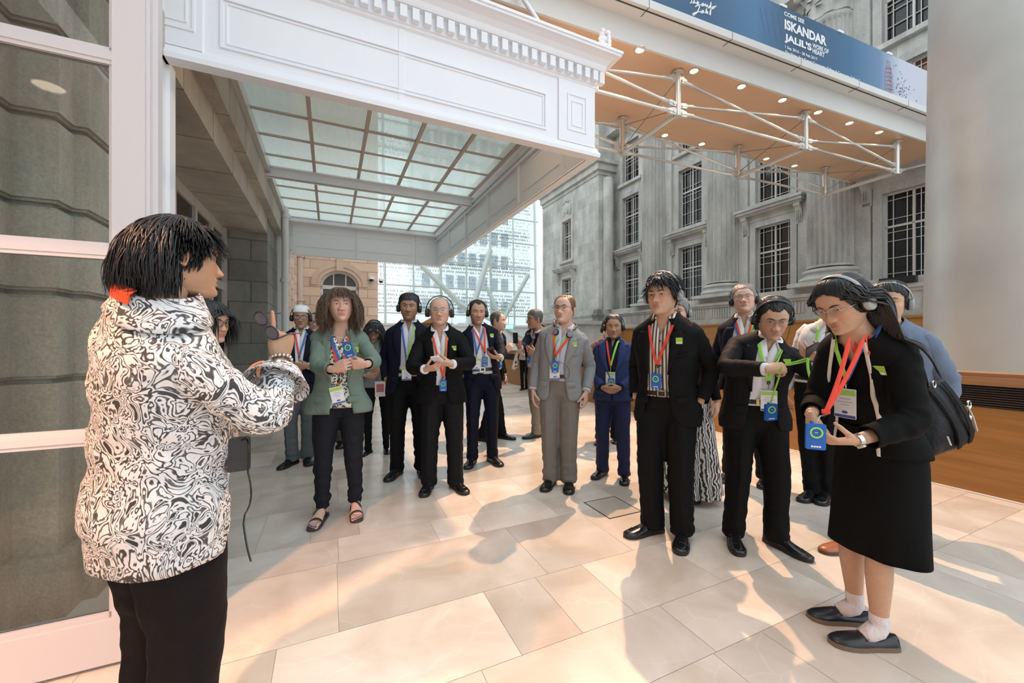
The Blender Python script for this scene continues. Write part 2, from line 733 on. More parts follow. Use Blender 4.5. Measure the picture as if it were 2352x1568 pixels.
# rows keyed so that joints fall on v = 1.988 and 2.61 as in the foreground
edges = [1.988]
while edges[-1] < 26:
    edges.append(edges[-1] + rows[k % 6])
    k += 1
k = 0
while edges[0] > -2.2:
    edges.insert(0, edges[0] - rows[(5 - k) % 6])
    k += 1
for a, b_ in zip(edges[:-1], edges[1:]):
    u = -3.2 + rg.uniform(-0.5, 0)
    big = (b_ - a) > 0.5
    while u < 15.5:
        w = rg.choice([0.31, 0.47, 0.62, 0.95, 1.1] if big else [0.31, 0.62, 0.95])
        fl.add([(u + gap, a + gap, 0), (u + w - gap, a + gap, 0), (u + w - gap, b_ - gap, 0), (u + gap, b_ - gap, 0)], [(0, 1, 2, 3)])
        tn = 1.0 if rg.random() < 0.10 else rg.uniform(0.0, 0.78)
        tones.append((tn, rg.random(), rg.random(), 1))
        u += w
nt = len(fl.f)
fl.box((-3.6, -2.6, -0.12), (15.6, 26.5, -0.0015), 1)
floor = build(fl, 'floor', [marble(), pm('floor_grout', (0.30, 0.26, 0.21), 0.8)], court=True, kind='structure')
at_ = floor.data.attributes.new('tone', 'FLOAT_COLOR', 'FACE')
at_.data.foreach_set('color', np.array(tones + [(0, 0, 0, 1)] * (len(fl.f) - nt)).ravel())

# access hatch let into the floor, in a steel rim
hp = [gpx(1338, 1158), gpx(1424, 1141), gpx(1468, 1172), gpx(1394, 1188)]
hc = sum(hp) / 4
hu = (hc[0] * CT + hc[1] * ST, -hc[0] * ST + hc[1] * CT)
hr = root('floor_hatch', (hu[0], hu[1], 0), 'square steel rimmed access hatch set flush in the marble floor', 'hatch', court=True)
mb = MB()
mb.box((-0.15, -0.16, 0.0005), (0.15, 0.16, 0.0022))
build(mb, 'cover', [pm('hatch_marble', (0.50, 0.45, 0.37), 0.3, var=(5, 0.12))], hr)
mb = MB()
for lo, hi in (((-0.158, -0.168), (0.158, -0.16)), ((-0.158, 0.16), (0.158, 0.168)), ((-0.158, -0.168), (-0.15, 0.168)), ((0.15, -0.168), (0.158, 0.168))):
    mb.box((*lo, 0.0005), (*hi, 0.003))
build(mb, 'rim', [pm('dark_steel', (0.06, 0.06, 0.06), 0.4, metal=0.6)], hr)

# ------------------------------------------------------------------ the stepped stone pier behind the glazed door
plan = [(-3.0, 2.42), (-1.37, 2.42), (-1.37, 2.70), (-1.21, 2.70), (-1.21, 2.83), (-1.153, 2.83), (-1.153, 3.28), (-1.34, 3.28), (-1.34, 3.95), (-1.92, 3.95), (-3.0, 3.95)]


def inset(pl, d):
    P = np.array(pl)
    n = len(P)
    out = []
    for i in range(n):
        e1 = nrm(P[i] - P[i - 1])
        e2 = nrm(P[(i + 1) % n] - P[i])
        n1 = np.array([-e1[1], e1[0]])
        n2 = np.array([-e2[1], e2[0]])
        out.append(P[i] + (n1 + n2) * d)
    return out


pb = MB()
cor = inset(plan, 0.045)
pb.prism(cor, lambda a, b_, t: (a, b_, t), 0, 5.6)
hh = 1.137
pb.prism(plan, lambda a, b_, t: (a, b_, t), 0.30, hh - 0.012)
pb.prism(inset(plan, -0.05), lambda a, b_, t: (a, b_, t), 0.0, 0.30)
while hh < 5.5:
    for (d, x0, x1) in ((0.016, 0.012, 0.026), (0.0, 0.026, 0.404), (0.016, 0.404, 0.418)):
        pb.prism(inset(plan, d), lambda a, b_, t: (a, b_, t), hh + x0, hh + x1)
    hh += 0.43
build(pb, 'wall_pier', [pier_stone], court=True, kind='structure')

# ------------------------------------------------------------------ glazed door leaf standing open
DV = 2.16
mb = MB()
u0, u1, t0, t1 = -1.62, -0.707, DV, DV + 0.05
rails = [(0.944, 0.034), (1.70, 0.034), (2.50, 0.036), (3.24, 0.036)]
mb.box((u1 - 0.105, t0, 0.015), (u1, t1, 4.0))
mb.box((u0, t0, 0.015), (u0 + 0.105, t1, 4.0))
mb.box((u0 + 0.105, t0 + 0.001, 0.015), (u1 - 0.105, t1 - 0.001, 0.195))
for hc_, hw in rails:
    mb.box((u0 + 0.105, t0 + 0.006, hc_ - hw), (u1 - 0.105, t1 - 0.006, hc_ + hw * 0.6))
    mb.box((u0 + 0.105, t0 + 0.012, hc_ + hw * 0.6), (u1 - 0.105, t1 - 0.012, hc_ + hw))
    mb.box((u0 + 0.105, t0 + 0.001, hc_ - hw * 0.55), (u1 - 0.105, t1 - 0.001, hc_ + hw * 0.3))
mb.box((u0 + 0.105, t0 + 0.012, 0.195), (u1 - 0.105, t1 - 0.012, 0.222))
for a in (u0 + 0.105, u1 - 0.117):
    mb.box((a, t0 + 0.012, 0.2), (a + 0.012, t1 - 0.012, 3.95))
# the rebate and beads down the closing edge
mb.box((u1, t0 + 0.016, 0.015), (u1 + 0.012, t1, 4.0))
mb.box((u1 + 0.004, t0 + 0.045, 0.015), (u1 + 0.03, t1 + 0.045, 4.0))
door = build(mb, 'door_1', [door_paint], court=True, smooth=0, kind='structure', base=(u0, DV, 0))
ed = [0.222, 0.91, 0.978, 1.666, 1.734, 2.464, 2.536, 3.204, 3.276, 3.95]
for i in range(0, 10, 2):
    mb = MB()
    mb.box((u0 + 0.10, DV + 0.022, ed[i] - 0.004), (u1 - 0.10, DV + 0.027, ed[i + 1] + 0.004))
    build(mb, 'pane', [clear], door, base=(u0, DV, 0))
mb = MB()
brass = pm('brass', (0.75, 0.48, 0.16), 0.25, metal=1)
mb.tube([(u1 - 0.052, DV, 0.985), (u1 - 0.052, DV - 0.03, 0.985)], 0.009, 12)
mb.tube([(u1 - 0.052, DV - 0.03, 0.985), (u1 - 0.09, DV - 0.038, 0.982), (u1 - 0.165, DV - 0.036, 0.985)], [0.011, 0.010, 0.009], 12)
mb.box((u1 - 0.075, DV - 0.004, 0.92), (u1 - 0.03, DV, 1.05))
build(mb, 'handle', [brass], door, base=(u0, DV, 0), smooth=40)
# recessed ceiling light of the entrance hall, behind the camera; it warms the door and the guide's back
mb = MB()
mb.box((-2.3, -0.3, 2.93), (-1.25, 1.75, 3.1))
build(mb, 'ceiling', [white], court=True, kind='structure')
HL = (-1.59, 0.92, 2.92)
hl = root('downlight', HL, 'round downlight of the entrance hall reflected in the door glass', 'downlight', court=True)
mb = MB()
mb.lathe((0, 0, 0), [(0.07, 0.005), (0.098, 0.0), (0.095, -0.012), (0.074, -0.010), (0.07, 0.003)], 24, caps=False)
build(mb, 'rim', [white], hl, smooth=60)
mb = MB()
mb.lathe((0, 0, 0), [(0.072, -0.002), (0.065, -0.006), (0.02, -0.008)], 20)
build(mb, 'lens', [emit('hall_lens', (1.0, 0.78, 0.58), 5)], hl, smooth=60)
lamp('entrance_hall_beam', 'SPOT', uv(HL[0], HL[1], 2.90), 400, (1.0, 0.47, 0.24), 0.05, target=uv(-1.0, 1.0, 0), angle=94, blend=0.35)

# ------------------------------------------------------------------ left building under the canopy
mb = MB()
mb.box((-3.0, 3.95, 3.6), (-1.2, 9.75, 3.95))
build(mb, 'trim_1', [soffit_stone], court=True, kind='structure')
mb = MB()
mb.box((-3.0, 2.42, 5.6), (-1.25, 16.0, 12.5))
mb.box((-3.0, 3.95, 3.95), (-1.25, 11.9, 5.6))
mb.box((-3.0, -7.0, 0), (-2.3, 2.42, 12.5))
mb.box((-2.3, -7.0, 4.1), (-1.6, 2.42, 12.5))
build(mb, 'wall_left', [fac_stone], court=True, kind='structure')
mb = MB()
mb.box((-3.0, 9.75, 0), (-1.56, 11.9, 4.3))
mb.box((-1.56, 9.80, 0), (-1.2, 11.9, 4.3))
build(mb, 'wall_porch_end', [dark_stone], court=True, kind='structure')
# window wall of the porch
wm = MB()
wu = -1.95
for a in np.arange(3.95, 9.75, 0.95):
    wm.box((wu - 0.06, a, 0), (wu + 0.03, a + 0.11, 3.6))
wm.box((wu - 0.06, 9.62, 0), (wu + 0.05, 9.75, 3.6))
for h_ in (0.0, 0.85, 2.35, 3.44):
    wm.box((wu - 0.05, 3.95, h_), (wu + 0.02, 9.75, h_ + 0.16))
w1 = build(wm, 'window_1', [pm('window_frame', (0.60, 0.55, 0.50), 0.5)], court=True, kind='structure', base=(wu, 3.95, 0))
mb = MB()
mb.box((wu - 0.025, 3.95, 0.05), (wu - 0.015, 9.75, 3.55))
build(mb, 'pane', [glassdark], w1, base=(wu, 3.95, 0))
# the sandstone range beyond: along the left, then across the end with an arched door
mb = MB()
mb.box((-3.0, 11.9, 0), (-1.15, 16.0, 5.6))
for a in (12.9, 14.2, 15.4):
    mb.box((-1.15, a, 0), (-1.05, a + 0.45, 5.6))
build(mb, 'wall_sandstone_side', [sand_v], court=True, kind='structure')


def arch_wall(u0, u1, v, h1, cx, half, spring, rise, depth, n=20):
    """wall across the court on plane v with a round-headed opening"""
    m = MB()
    th = np.linspace(PI, 0, n)
    ar = [(cx + half * math.cos(t), spring + rise * math.sin(t)) for t in th]
    for a, b_ in zip(ar[:-1], ar[1:]):
        m.add([(a[0], v, a[1]), (b_[0], v, b_[1]), (b_[0], v, h1), (a[0], v, h1)], [(0, 1, 2, 3)])
        m.add([(a[0], v, a[1]), (a[0], v + depth, a[1]), (b_[0], v + depth, b_[1]), (b_[0], v, b_[1])], [(0, 1, 2, 3)])
    for a, b_ in ((u0, cx - half), (cx + half, u1)):
        m.add([(a, v, 0), (b_, v, 0), (b_, v, h1), (a, v, h1)], [(0, 1, 2, 3)])
    for a in (cx - half, cx + half):
        m.add([(a, v, 0), (a, v + depth, 0), (a, v + depth, spring), (a, v, spring)], [(0, 1, 2, 3)])
    m.add([(u1, v, 0), (u1, v + 6, 0), (u1, v + 6, h1), (u1, v, h1)], [(0, 1, 2, 3)])
    return m


AV = 16.0
cx, hf, spr, rise = 0.33, 0.66, 3.38, 0.56
build(arch_wall(-1.3, 1.67, AV, 12.5, cx, hf, spr, rise, 0.3), 'wall_sandstone_end', [sand_u], court=True, kind='structure')
mb = MB()
th = np.linspace(PI, 0, 25)
for d0, d1, pr in ((0.0, 0.13, 0.03), (0.13, 0.30, 0.06)):
    for a, b_ in zip(th[:-1], th[1:]):
        q = [(cx + (hf + d) * math.cos(t), spr + (rise + d) * math.sin(t)) for t, d in ((a, d0), (b_, d0), (b_, d1), (a, d1))]
        mb.prism(q, lambda x, z, t: (x, t, z), AV - pr, AV + 0.02)
mb.box((cx - 0.12, AV - 0.11, spr + rise - 0.02), (cx + 0.12, AV, spr + rise + 0.5))
build(mb, 'trim_2', [sand_plain], court=True, kind='structure')
dm = MB()
for s0, s1 in ((-hf, -hf + 0.10), (hf - 0.10, hf), (-0.04, 0.04)):
    dm.box((cx + s0, AV + 0.15, 0), (cx + s1, AV + 0.21, spr))
for h_ in (0.0, 2.0, 2.95, spr - 0.12):
    dm.box((cx - hf, AV + 0.15, h_), (cx + hf, AV + 0.21, h_ + 0.14))
for a, b_ in zip(th[:-1], th[1:]):
    q = [(cx + (hf - d) * math.cos(t), spr + (rise - d) * math.sin(t)) for t, d in ((a, 0), (b_, 0), (b_, 0.09), (a, 0.09))]
    dm.prism(q, lambda x, z, t: (x, t, z), AV + 0.14, AV + 0.22)
for s_ in (-0.21, 0.21):
    dm.box((cx + s_ - 0.02, AV + 0.16, spr), (cx + s_ + 0.02, AV + 0.20, spr + rise * 0.93))
d2 = build(dm, 'door_2', [pm('arch_door_paint', (0.72, 0.66, 0.62), 0.5)], court=True, kind='structure', base=(cx, AV, 0))
mb = MB()
mb.prism([(cx + hf * math.cos(t), spr + rise * math.sin(t)) for t in th] + [(cx + hf, 0), (cx - hf, 0)], lambda x, z, t: (x, t, z), AV + 0.18, AV + 0.19)
build(mb, 'pane', [pm('door_glass', (0.10, 0.10, 0.10), 0.1)], d2, base=(cx, AV, 0))


def pipe(base, h, r, label, mat):
    rt = root('downpipe', base, label, 'pipe', court=True)
    m = MB()
    m.tube([(0, 0, 0), (0, 0, h)], r, 14)
    build(m, 'pipe', [mat], rt, smooth=50)
    for z in (1.0, 2.75, 4.3):
        m = MB()
        m.tube([(0, 0, z), (0, 0, z + 0.10)], r * 1.35, 14)
        m.box((-r * 1.6, -0.02, z + 0.03), (r * 1.6, r * 1.6, z + 0.07))
        build(m, 'bracket', [mat], rt, smooth=40)


p_ = px_uv(655, 784, u=-0.98)
pipe((-0.98, p_[1], 0), 5.6, 0.075, 'white downpipe on the side wall behind the cap-wearing man', pm('pipe_white', (0.75, 0.75, 0.76), 0.4))
p_ = px_uv(689, 784, v=15.85)
pipe((p_[0], 15.87, 0), 6, 0.10, 'pinkish downpipe in the corner of the sandstone building', pm('pipe_pink', (0.70, 0.54, 0.46), 0.5))
dome = pm('camera_dome', (0.02, 0.02, 0.025), 0.1)
for (x, y, lab, vv) in ((853, 641, 'white dome security camera on the sandstone wall beside the arched door', AV), (875, 645, 'small dome security camera hanging in front of the glass wall', 17.5)):
    a = px_uv(x, y, v=vv - 0.12)
    rt = root('security_camera', a, lab, 'security camera', court=True)
    m = MB()
    m.lathe((0, 0, 0), [(0.03, 0.10), (0.085, 0.085), (0.10, 0.03), (0.10, -0.01)], 18)
    m.box((-0.04, 0, 0.0), (0.04, 0.12 if vv == AV else 0.05, 0.08))
    if vv != AV:
        m.tube([(0, 0, 0.08), (0, 0, 3.5)], 0.015, 8)
    build(m, 'housing', [white], rt, smooth=40)
    m = MB()
    m.lathe((0, 0, 0), [(0.09, -0.005), (0.08, -0.05), (0.05, -0.08), (0.01, -0.09)], 18)
    build(m, 'dome', [dome], rt, smooth=80)

# ------------------------------------------------------------------ the canopy
FV, EU, BV, H0 = 4.07, 2.98, 11.85, 3.6
cn = root('entrance_canopy', (0.8, FV, 0), 'white cast iron canopy with panelled sides, dentil cornice and glass roof', 'canopy', court=True)
CB = (0.8, FV, 0)
prof = [(0.05, 3.60), (0.055, 3.64), (0.035, 3.67), (0.02, 3.71), (0.0, 3.73), (0.0, 4.44), (0.02, 4.46), (0.02, 4.48), (0.035, 4.49), (0.035, 4.63), (0.09, 4.64), (0.10, 4.66), (0.11, 4.70), (0.15, 4.745), (0.20, 4.77), (0.235, 4.775), (0.235, 4.80), (0.25, 4.805), (0.25, 4.835), (-0.07, 4.85), (-0.07, 3.60)]


def extr(m, pr, A, B):
    P = np.array([[A(d, h_) for d, h_ in pr], [B(d, h_) for d, h_ in pr]])
    m.grid(P, cv=True, caps=(True, True))


m = MB()
extr(m, prof, lambda d, h_: (-1.32, FV - d, h_), lambda d, h_: (EU + d, FV - d, h_))


def strip(m, a0, a1, b0, b1, f, w, pr):
    """rectangular moulding a0..a1 x b0..b1 (along, up) of width w standing pr proud; f(along, up, out)"""
    for (x0, x1, y0, y1) in ((a0, a1, b0, b0 + w), (a0, a1, b1 - w, b1), (a0, a0 + w, b0 + w, b1 - w), (a1 - w, a1, b0 + w, b1 - w)):
        q = [f(x, y, o) for o in (0, pr) for x, y in ((x0, y0), (x1, y0), (x1, y1), (x0, y1))]
        m.add(q, [(0, 3, 2, 1), (4, 5, 6, 7), (0, 1, 5, 4), (1, 2, 6, 5), (2, 3, 7, 6), (3, 0, 4, 7)])


ff = lambda a, b_, o: (a, FV - o, b_)
strip(m, -0.84, 2.30, 3.80, 4.23, ff, 0.022, 0.016)
strip(m, -0.80, 2.26, 3.84, 4.19, ff, 0.012, 0.009)
m.box((0.62, FV - 0.006, 3.71), (0.68, FV, 4.44))
for a0, a1 in ((2.46, 2.975), (-1.32, -0.96)):
    m.box((a0, FV - 0.022, 3.72), (a1, FV, 4.45))
    fp = lambda a, b_, o: (a, FV - 0.022 - o, b_)
    c_ = (a0 + a1) / 2
    strip(m, c_ - 0.14, c_ + 0.13, 3.86, 4.30, fp, 0.016, 0.010)
    strip(m, c_ - 0.08, c_ + 0.08, 3.92, 4.22, fp, 0.010, 0.008)
build(m, 'front_girder', [white], cn, base=CB)
m = MB()
extr(m, prof, lambda d, h_: (EU + d, FV - d, h_), lambda d, h_: (EU + d, BV + d, h_))
vv = FV + 0.55
ii = 0
while vv < BV - 0.2:
    m.box((EU - 0.11, vv, 3.62), (EU - 0.065, vv + 0.045, 4.42))
    m.box((EU - 0.085, vv + 0.16, 3.80), (EU - 0.068, vv + 1.30, 3.82))
    m.box((EU - 0.085, vv + 0.16, 4.22), (EU - 0.068, vv + 1.30, 4.24))
    vv += 1.43
m.box((EU - 0.14, FV + 0.1, 4.38), (EU - 0.06, BV - 0.1, 4.43))
m.box((EU - 0.10, FV + 0.1, 3.60), (EU - 0.06, BV - 0.1, 3.66))
m.tube([(EU - 0.12, FV + 0.15, 4.31), (EU - 0.12, BV - 0.15, 4.31)], 0.02, 10)
build(m, 'side_girder', [white], cn, base=CB)
m = MB()
extr(m, prof, lambda d, h_: (-1.2, BV + d, h_), lambda d, h_: (EU + d, BV + d, h_))
fb = lambda a, b_, o: (a, BV - 0.07 - o, b_)
for a0, a1 in ((-0.86, 0.62), (0.72, 2.18), (2.38, 2.75), (-1.17, -0.96)):
    strip(m, a0, a1, 3.82, 4.22, fb, 0.015, 0.012)
for a in (-0.9, 0.66, 2.28):
    m.box((a, BV - 0.10, 3.62), (a + 0.03, BV - 0.06, 4.42))
m.box((-1.2, BV - 0.24, 4.42), (EU - 0.06, BV - 0.06, 4.50))
build(m, 'back_girder', [white], cn, base=CB)
m = MB()
m.box((-1.2, FV + 0.1, 3.95), (-1.06, BV - 0.1, 4.62))
build(m, 'wall_girder', [soffit_stone], cn, base=CB)
m = MB()
m.box((-1.06, FV + 0.1, 4.40), (-0.99, BV - 0.1, 4.60))
build(m, 'edge_channel', [steel], cn, base=CB)
m = MB()
n_d = 36
for i in range(n_d):
    a = -1.30 + i * 0.12
    if a + 0.068 < EU + 0.12:
        m.box((a, FV - 0.10, 4.505), (a + 0.068, FV - 0.03, 4.62))
for i in range(66):
    a = FV - 0.08 + i * 0.12
    m.box((EU + 0.03, a, 4.505), (EU + 0.10, a + 0.068, 4.62))
build(m, 'dentil_course', [white], cn, base=CB)
# roof glazing
GH = 4.56
us = np.linspace(-1.03, 2.80, 6)
vs = np.linspace(FV + 0.12, BV - 0.14, 11)
m = MB()
for a in us:
    m.box((a - 0.026, vs[0], GH - 0.05), (a + 0.026, vs[-1], GH - 0.005))
for a in vs:
    m.box((us[0], a - 0.014, GH - 0.035), (us[-1], a + 0.014, GH - 0.005))
rust = pm('glazing_bar', (0.50, 0.42, 0.36), 0.5)
build(m, 'glazing_bars', [rust], cn, base=CB)
m = MB()
for i in range(5):
    for j in range(10):
        z = GH + 0.004 * ((i + j) % 2)
        m.box((us[i] + 0.006, vs[j] + 0.006, z), (us[i + 1] - 0.006, vs[j + 1] - 0.006, z + 0.006))
build(m, 'glass_roof', [ribbed], cn, base=CB)
m = MB()
bv = 8.42
m.box((-1.06, bv - 0.012, 4.33), (EU - 0.07, bv + 0.012, 4.50))
m.box((-1.06, bv - 0.08, 4.33), (EU - 0.07, bv + 0.08, 4.345))
m.box((-1.06, bv - 0.08, 4.49), (EU - 0.07, bv + 0.09, 4.51))
build(m, 'cross_beam', [white], cn, base=CB)
for vv, wd in ((4.20, 0.065), (11.60, 0.085)):
    m = MB()
    cu = -1.20
    if vv < 5:
        m.box((cu - 0.13, 3.40, 0), (cu - 0.02, 4.14, 3.62))
        m.box((cu - 0.13, 4.14, 0), (cu + 0.005, 4.27, 3.62))
    else:
        m.box((cu, vv - wd, 0), (cu + 0.17, vv + wd, 3.5))
        P = []
        for z, g in ((3.2, 0), (3.3, 0.03), (3.42, 0.10), (3.6, 0.13), (3.66, 0.20), (3.76, 0.20), (3.98, 0.20)):
            P.append([(cu - 0.01, vv - wd - g * 0.4, z), (cu + 0.18 + g, vv - wd - g * 0.4, z), (cu + 0.18 + g, vv + wd, z), (cu - 0.01, vv + wd, z)])
        m.grid(P, cv=True, caps=(True, True))
    build(m, 'column', [white], cn, base=CB)
# acroterion leaf on the corner and the suspension rod
m = MB()
P = []
for i, (z, w_) in enumerate([(0, 0.16), (0.04, 0.13), (0.08, 0.09), (0.11, 0.085), (0.14, 0.10), (0.18, 0.105), (0.21, 0.085), (0.235, 0.09), (0.26, 0.075), (0.285, 0.05), (0.30, 0.02)]):
    P.append([(EU + 0.12 - w_, FV - 0.10, 4.83 + z), (EU + 0.12, FV - 0.12 - 0.02 * math.sin(i * 2.2), 4.83 + z), (EU + 0.12 + w_ * 0.25, FV - 0.10, 4.83 + z), (EU + 0.12, FV + 0.02, 4.83 + z)])
m.grid(P, cv=True, caps=(True, True))
for i, (z, o) in enumerate(((0.05, 0.10), (0.12, 0.06), (0.17, 0.065), (0.22, 0.05), (0.27, 0.03))):
    m.ell((EU + 0.10 + o * 0.5, FV - 0.12, 4.84 + z), (0.03, 0.03, 0.026), n=8, m=10)
    m.ell((EU + 0.06 - o * 0.8, FV - 0.12, 4.84 + z), (0.03, 0.03, 0.026), n=8, m=10)
build(m, 'corner_ornament', [white], cn, base=CB, smooth=40)
a = np.array(px_uv(1265, 94, v=FV + 0.25))
b_ = np.array([-1.3, 7.6, 9.4])
q0 = np.array(px_uv(1196, -12, v=FV + 0.75))
dd = nrm(q0 - a)
m = MB()
m.tube([a - dd * 0.12, a + dd * 3.2], 0.03, 10)
build(m, 'tie_rod', [white], cn, base=CB, smooth=60)

# ------------------------------------------------------------------ right-hand facade (classical stone front, far side of the court)
FU = 14.0


def wall_v(u, v0, v1, h0, h1, ops, depth, m=None):
    """wall on plane u facing -u with rectangular openings (va, vb, ha, hb) and reveals"""
    m = m or MB()
    ss = sorted({v0, v1, *[q[0] for q in ops], *[q[1] for q in ops]})
    hs = sorted({h0, h1, *[q[2] for q in ops], *[q[3] for q in ops]})
    for a, b_ in zip(ss[:-1], ss[1:]):
        for c, d in zip(hs[:-1], hs[1:]):
            mv, mh = (a + b_) / 2, (c + d) / 2
            if any(q[0] < mv < q[1] and q[2] < mh < q[3] for q in ops):
                continue
            m.add([(u, b_, c), (u, a, c), (u, a, d), (u, b_, d)], [(0, 1, 2, 3)])
    for a, b_, c, d in ops:
        m.add([(u, a, c), (u, b_, c), (u, b_, d), (u, a, d), (u + depth, a, c), (u + depth, b_, c), (u + depth, b_, d), (u + depth, a, d)],
              [(0, 1, 5, 4), (1, 2, 6, 5), (2, 3, 7, 6), (3, 0, 4, 7)])
    return m


bays = [5.2, 8.82, 12.3, 16.0]
rowsw = [(3.05, 5.42), (6.27, 8.80), (9.55, 11.6)]
HW = 0.60
ops = [(c - HW, c + HW, a, b_) for c in bays for a, b_ in rowsw] + [(1.0, 2.2, a, b_) for a, b_ in rowsw]
mb = wall_v(FU, -2, 17.3, 0, 14, ops, 0.30)
build(mb, 'wall_right', [fac_stone], court=True, kind='structure')
pops = [(20.4 - 0.5, 20.4 + 0.5, 6.2, 8.6), (20.4 - 0.5, 20.4 + 0.5, 2.9, 5.1)]
mb = wall_v(12.96, 17.3, 23.4, 0, 14, pops, 0.3)
mb.add([(12.96, 17.3, 0), (14.2, 17.3, 0), (14.2, 17.3, 14), (12.96, 17.3, 14)], [(0, 1, 2, 3)])
build(mb, 'wall_pavilion', [fac_stone], court=True, kind='structure')
WN = [2]


def sash(u, c, hw, a, b_, glass=None):
    WN[0] += 1
    m = MB()
    B = (u + 0.2, c, a)
    x0, x1 = u + 0.14, u + 0.20
    f = 0.035
    for lo, hi in ((c - hw, c - hw + f), (c + hw - f, c + hw), (c - 0.024, c + 0.024)):
        m.box((x0, lo, a), (x1, hi, b_))
    for lo in (a, b_ - f, a + (b_ - a) * 0.62 - 0.04):
        m.box((x0, c - hw, lo), (x1, c + hw, lo + (0.055 if lo not in (a, b_ - f) else f)))
    tr = a + (b_ - a) * 0.62
    for s in (-1, 1):
        for q in (hw - 0.17, 0.14):
            m.box((x0 + 0.02, c + s * q - 0.008, a), (x1 - 0.01, c + s * q + 0.008, b_))
    for lo in (a + 0.16, a + (tr - a) * 0.4, a + (tr - a) * 0.72, tr - 0.17, tr + 0.20, b_ - 0.18):
        m.box((x0 + 0.02, c - hw, lo - 0.008), (x1 - 0.01, c + hw, lo + 0.008))
    w = build(m, 'window_%d' % (WN[0] - 1), [muntin], court=True, kind='structure', base=B)
    m = MB()
    m.box((u + 0.215, c - hw - 0.02, a - 0.02), (u + 0.23, c + hw + 0.02, b_ + 0.02))
    build(m, 'pane', [glass or glassdark], w, base=B)


for c in bays:
    for a, b_ in rowsw:
        sash(FU, c, HW, a, b_, pm('room_glow_tint_glass', (0.20, 0.075, 0.02), 0.1) if c == 5.2 and 6 < a < 7 else None)  # glow of the warm room behind one window is put into its pane colour
for a, b_ in ((6.2, 8.6), (2.9, 5.1)):
    sash(12.96, 20.4, 0.5, a, b_)
# mouldings: window surrounds, sills, hoods on consoles
TN = [2]


def trim(m, mat=fac_plain, smooth=0):
    TN[0] += 1
    return build(m, 'trim_%d' % TN[0], [mat], court=True, kind='structure', smooth=smooth)


def surround(u, c, hw, a, b_, hood):
    m = MB()
    for lo, hi in ((c - hw - 0.2, c - hw), (c + hw, c + hw + 0.2)):
        m.box((u - 0.05, lo, a - 0.05), (u + 0.02, hi, b_ + 0.22))
    m.box((u - 0.05, c - hw, b_), (u + 0.02, c + hw, b_ + 0.22))
    m.box((u - 0.16, c - hw - 0.26, a - 0.16), (u + 0.02, c + hw + 0.26, a - 0.02))
    if hood:
        z = b_ + 0.42
        m.box((u - 0.08, c - hw - 0.42, b_ + 0.22), (u + 0.02, c + hw + 0.42, z))
        for (o, z0, z1) in ((0.30, z, z + 0.07), (0.38, z + 0.07, z + 0.17), (0.44, z + 0.17, z + 0.24)):
            m.box((u - o, c - hw - 0.30 - o * 0.6, z0), (u + 0.02, c + hw + 0.30 + o * 0.6, z1))
        for s in (-1, 1):
            cc = c + s * (hw + 0.32)
            pr = [(0.02, z), (-0.28, z), (-0.28, z - 0.10), (-0.22, z - 0.16), (-0.17, z - 0.28), (-0.16, z - 0.42), (-0.10, z - 0.58), (-0.10, z - 0.66), (0.02, z - 0.68)]
            m.prism(pr, lambda p, q, t: (u + p, t, q), cc - 0.10, cc + 0.10)
            for q in (-0.05, 0.0, 0.05):
                m.box((u - 0.19, cc + q - 0.008, z - 0.55), (u - 0.15, cc + q + 0.008, z - 0.2))
    trim(m)


for c in bays:
    for i, (a, b_) in enumerate(rowsw):
        surround(FU, c, HW, a, b_, i == 0)
surround(12.96, 20.4, 0.5, 2.9, 5.1, True)
surround(12.96, 20.4, 0.5, 6.2, 8.6, False)
# plinth, fluted frieze band
m = MB()
for (o, a, b_) in ((0.62, 0, 1.95), (0.70, 1.95, 2.05), (0.66, 2.05, 2.18), (0.62, 2.18, 2.62), (0.68, 2.62, 2.70), (0.74, 2.70, 2.80), (0.55, 2.80, 3.0)):
    m.box((FU - o, -2, a), (FU + 0.02, 17.3, b_))
    m.box((12.96 - o * 0.6, 17.3 - o * 0.6, a), (12.98, 23.4, b_))
    m.box((12.96 - o * 0.6, 17.3 - o * 0.6, a), (14.0, 17.32, b_))
trim(m)
m = MB()
vv = -1.0
while vv < 16.6:
    for i in range(9):
        m.box((FU - 0.645, vv + i * 0.105, 2.22), (FU - 0.61, vv + i * 0.105 + 0.06, 2.58))
    vv += 1.21
trim(m)
# corner pilaster of the pavilion, string course, carved shield
m = MB()
m.tube([(13.45, 17.15, 3.0), (13.45, 17.15, 10.0)], 0.28, 16)
m.box((12.90, 17.25, 10.2), (14.0, 23.4, 10.4))
m.box((12.75, 17.1, 10.4), (14.0, 23.4, 10.75))
m.box((12.6, 16.95, 10.75), (14.0, 23.4, 10.95))
trim(m)
m = MB()
m.ell((12.94, 20.4, 9.35), (0.10, 0.28, 0.36), n=10, m=14)
for s in (-1, 1):
    m.ell((12.94, 20.4 + s * 0.34, 9.25), (0.09, 0.12, 0.42), n=8, m=10)
    m.ell((12.94, 20.4 + s * 0.22, 9.72), (0.10, 0.16, 0.10), n=8, m=10)
m.ell((12.94, 20.4, 9.80), (0.12, 0.12, 0.12), n=8, m=10)
V = m.verts()
m.v = [V + np.stack([-0.04 * vnoise(V * 9), 0 * V[:, 0], 0 * V[:, 0]], 1)]
trim(m, smooth=60)
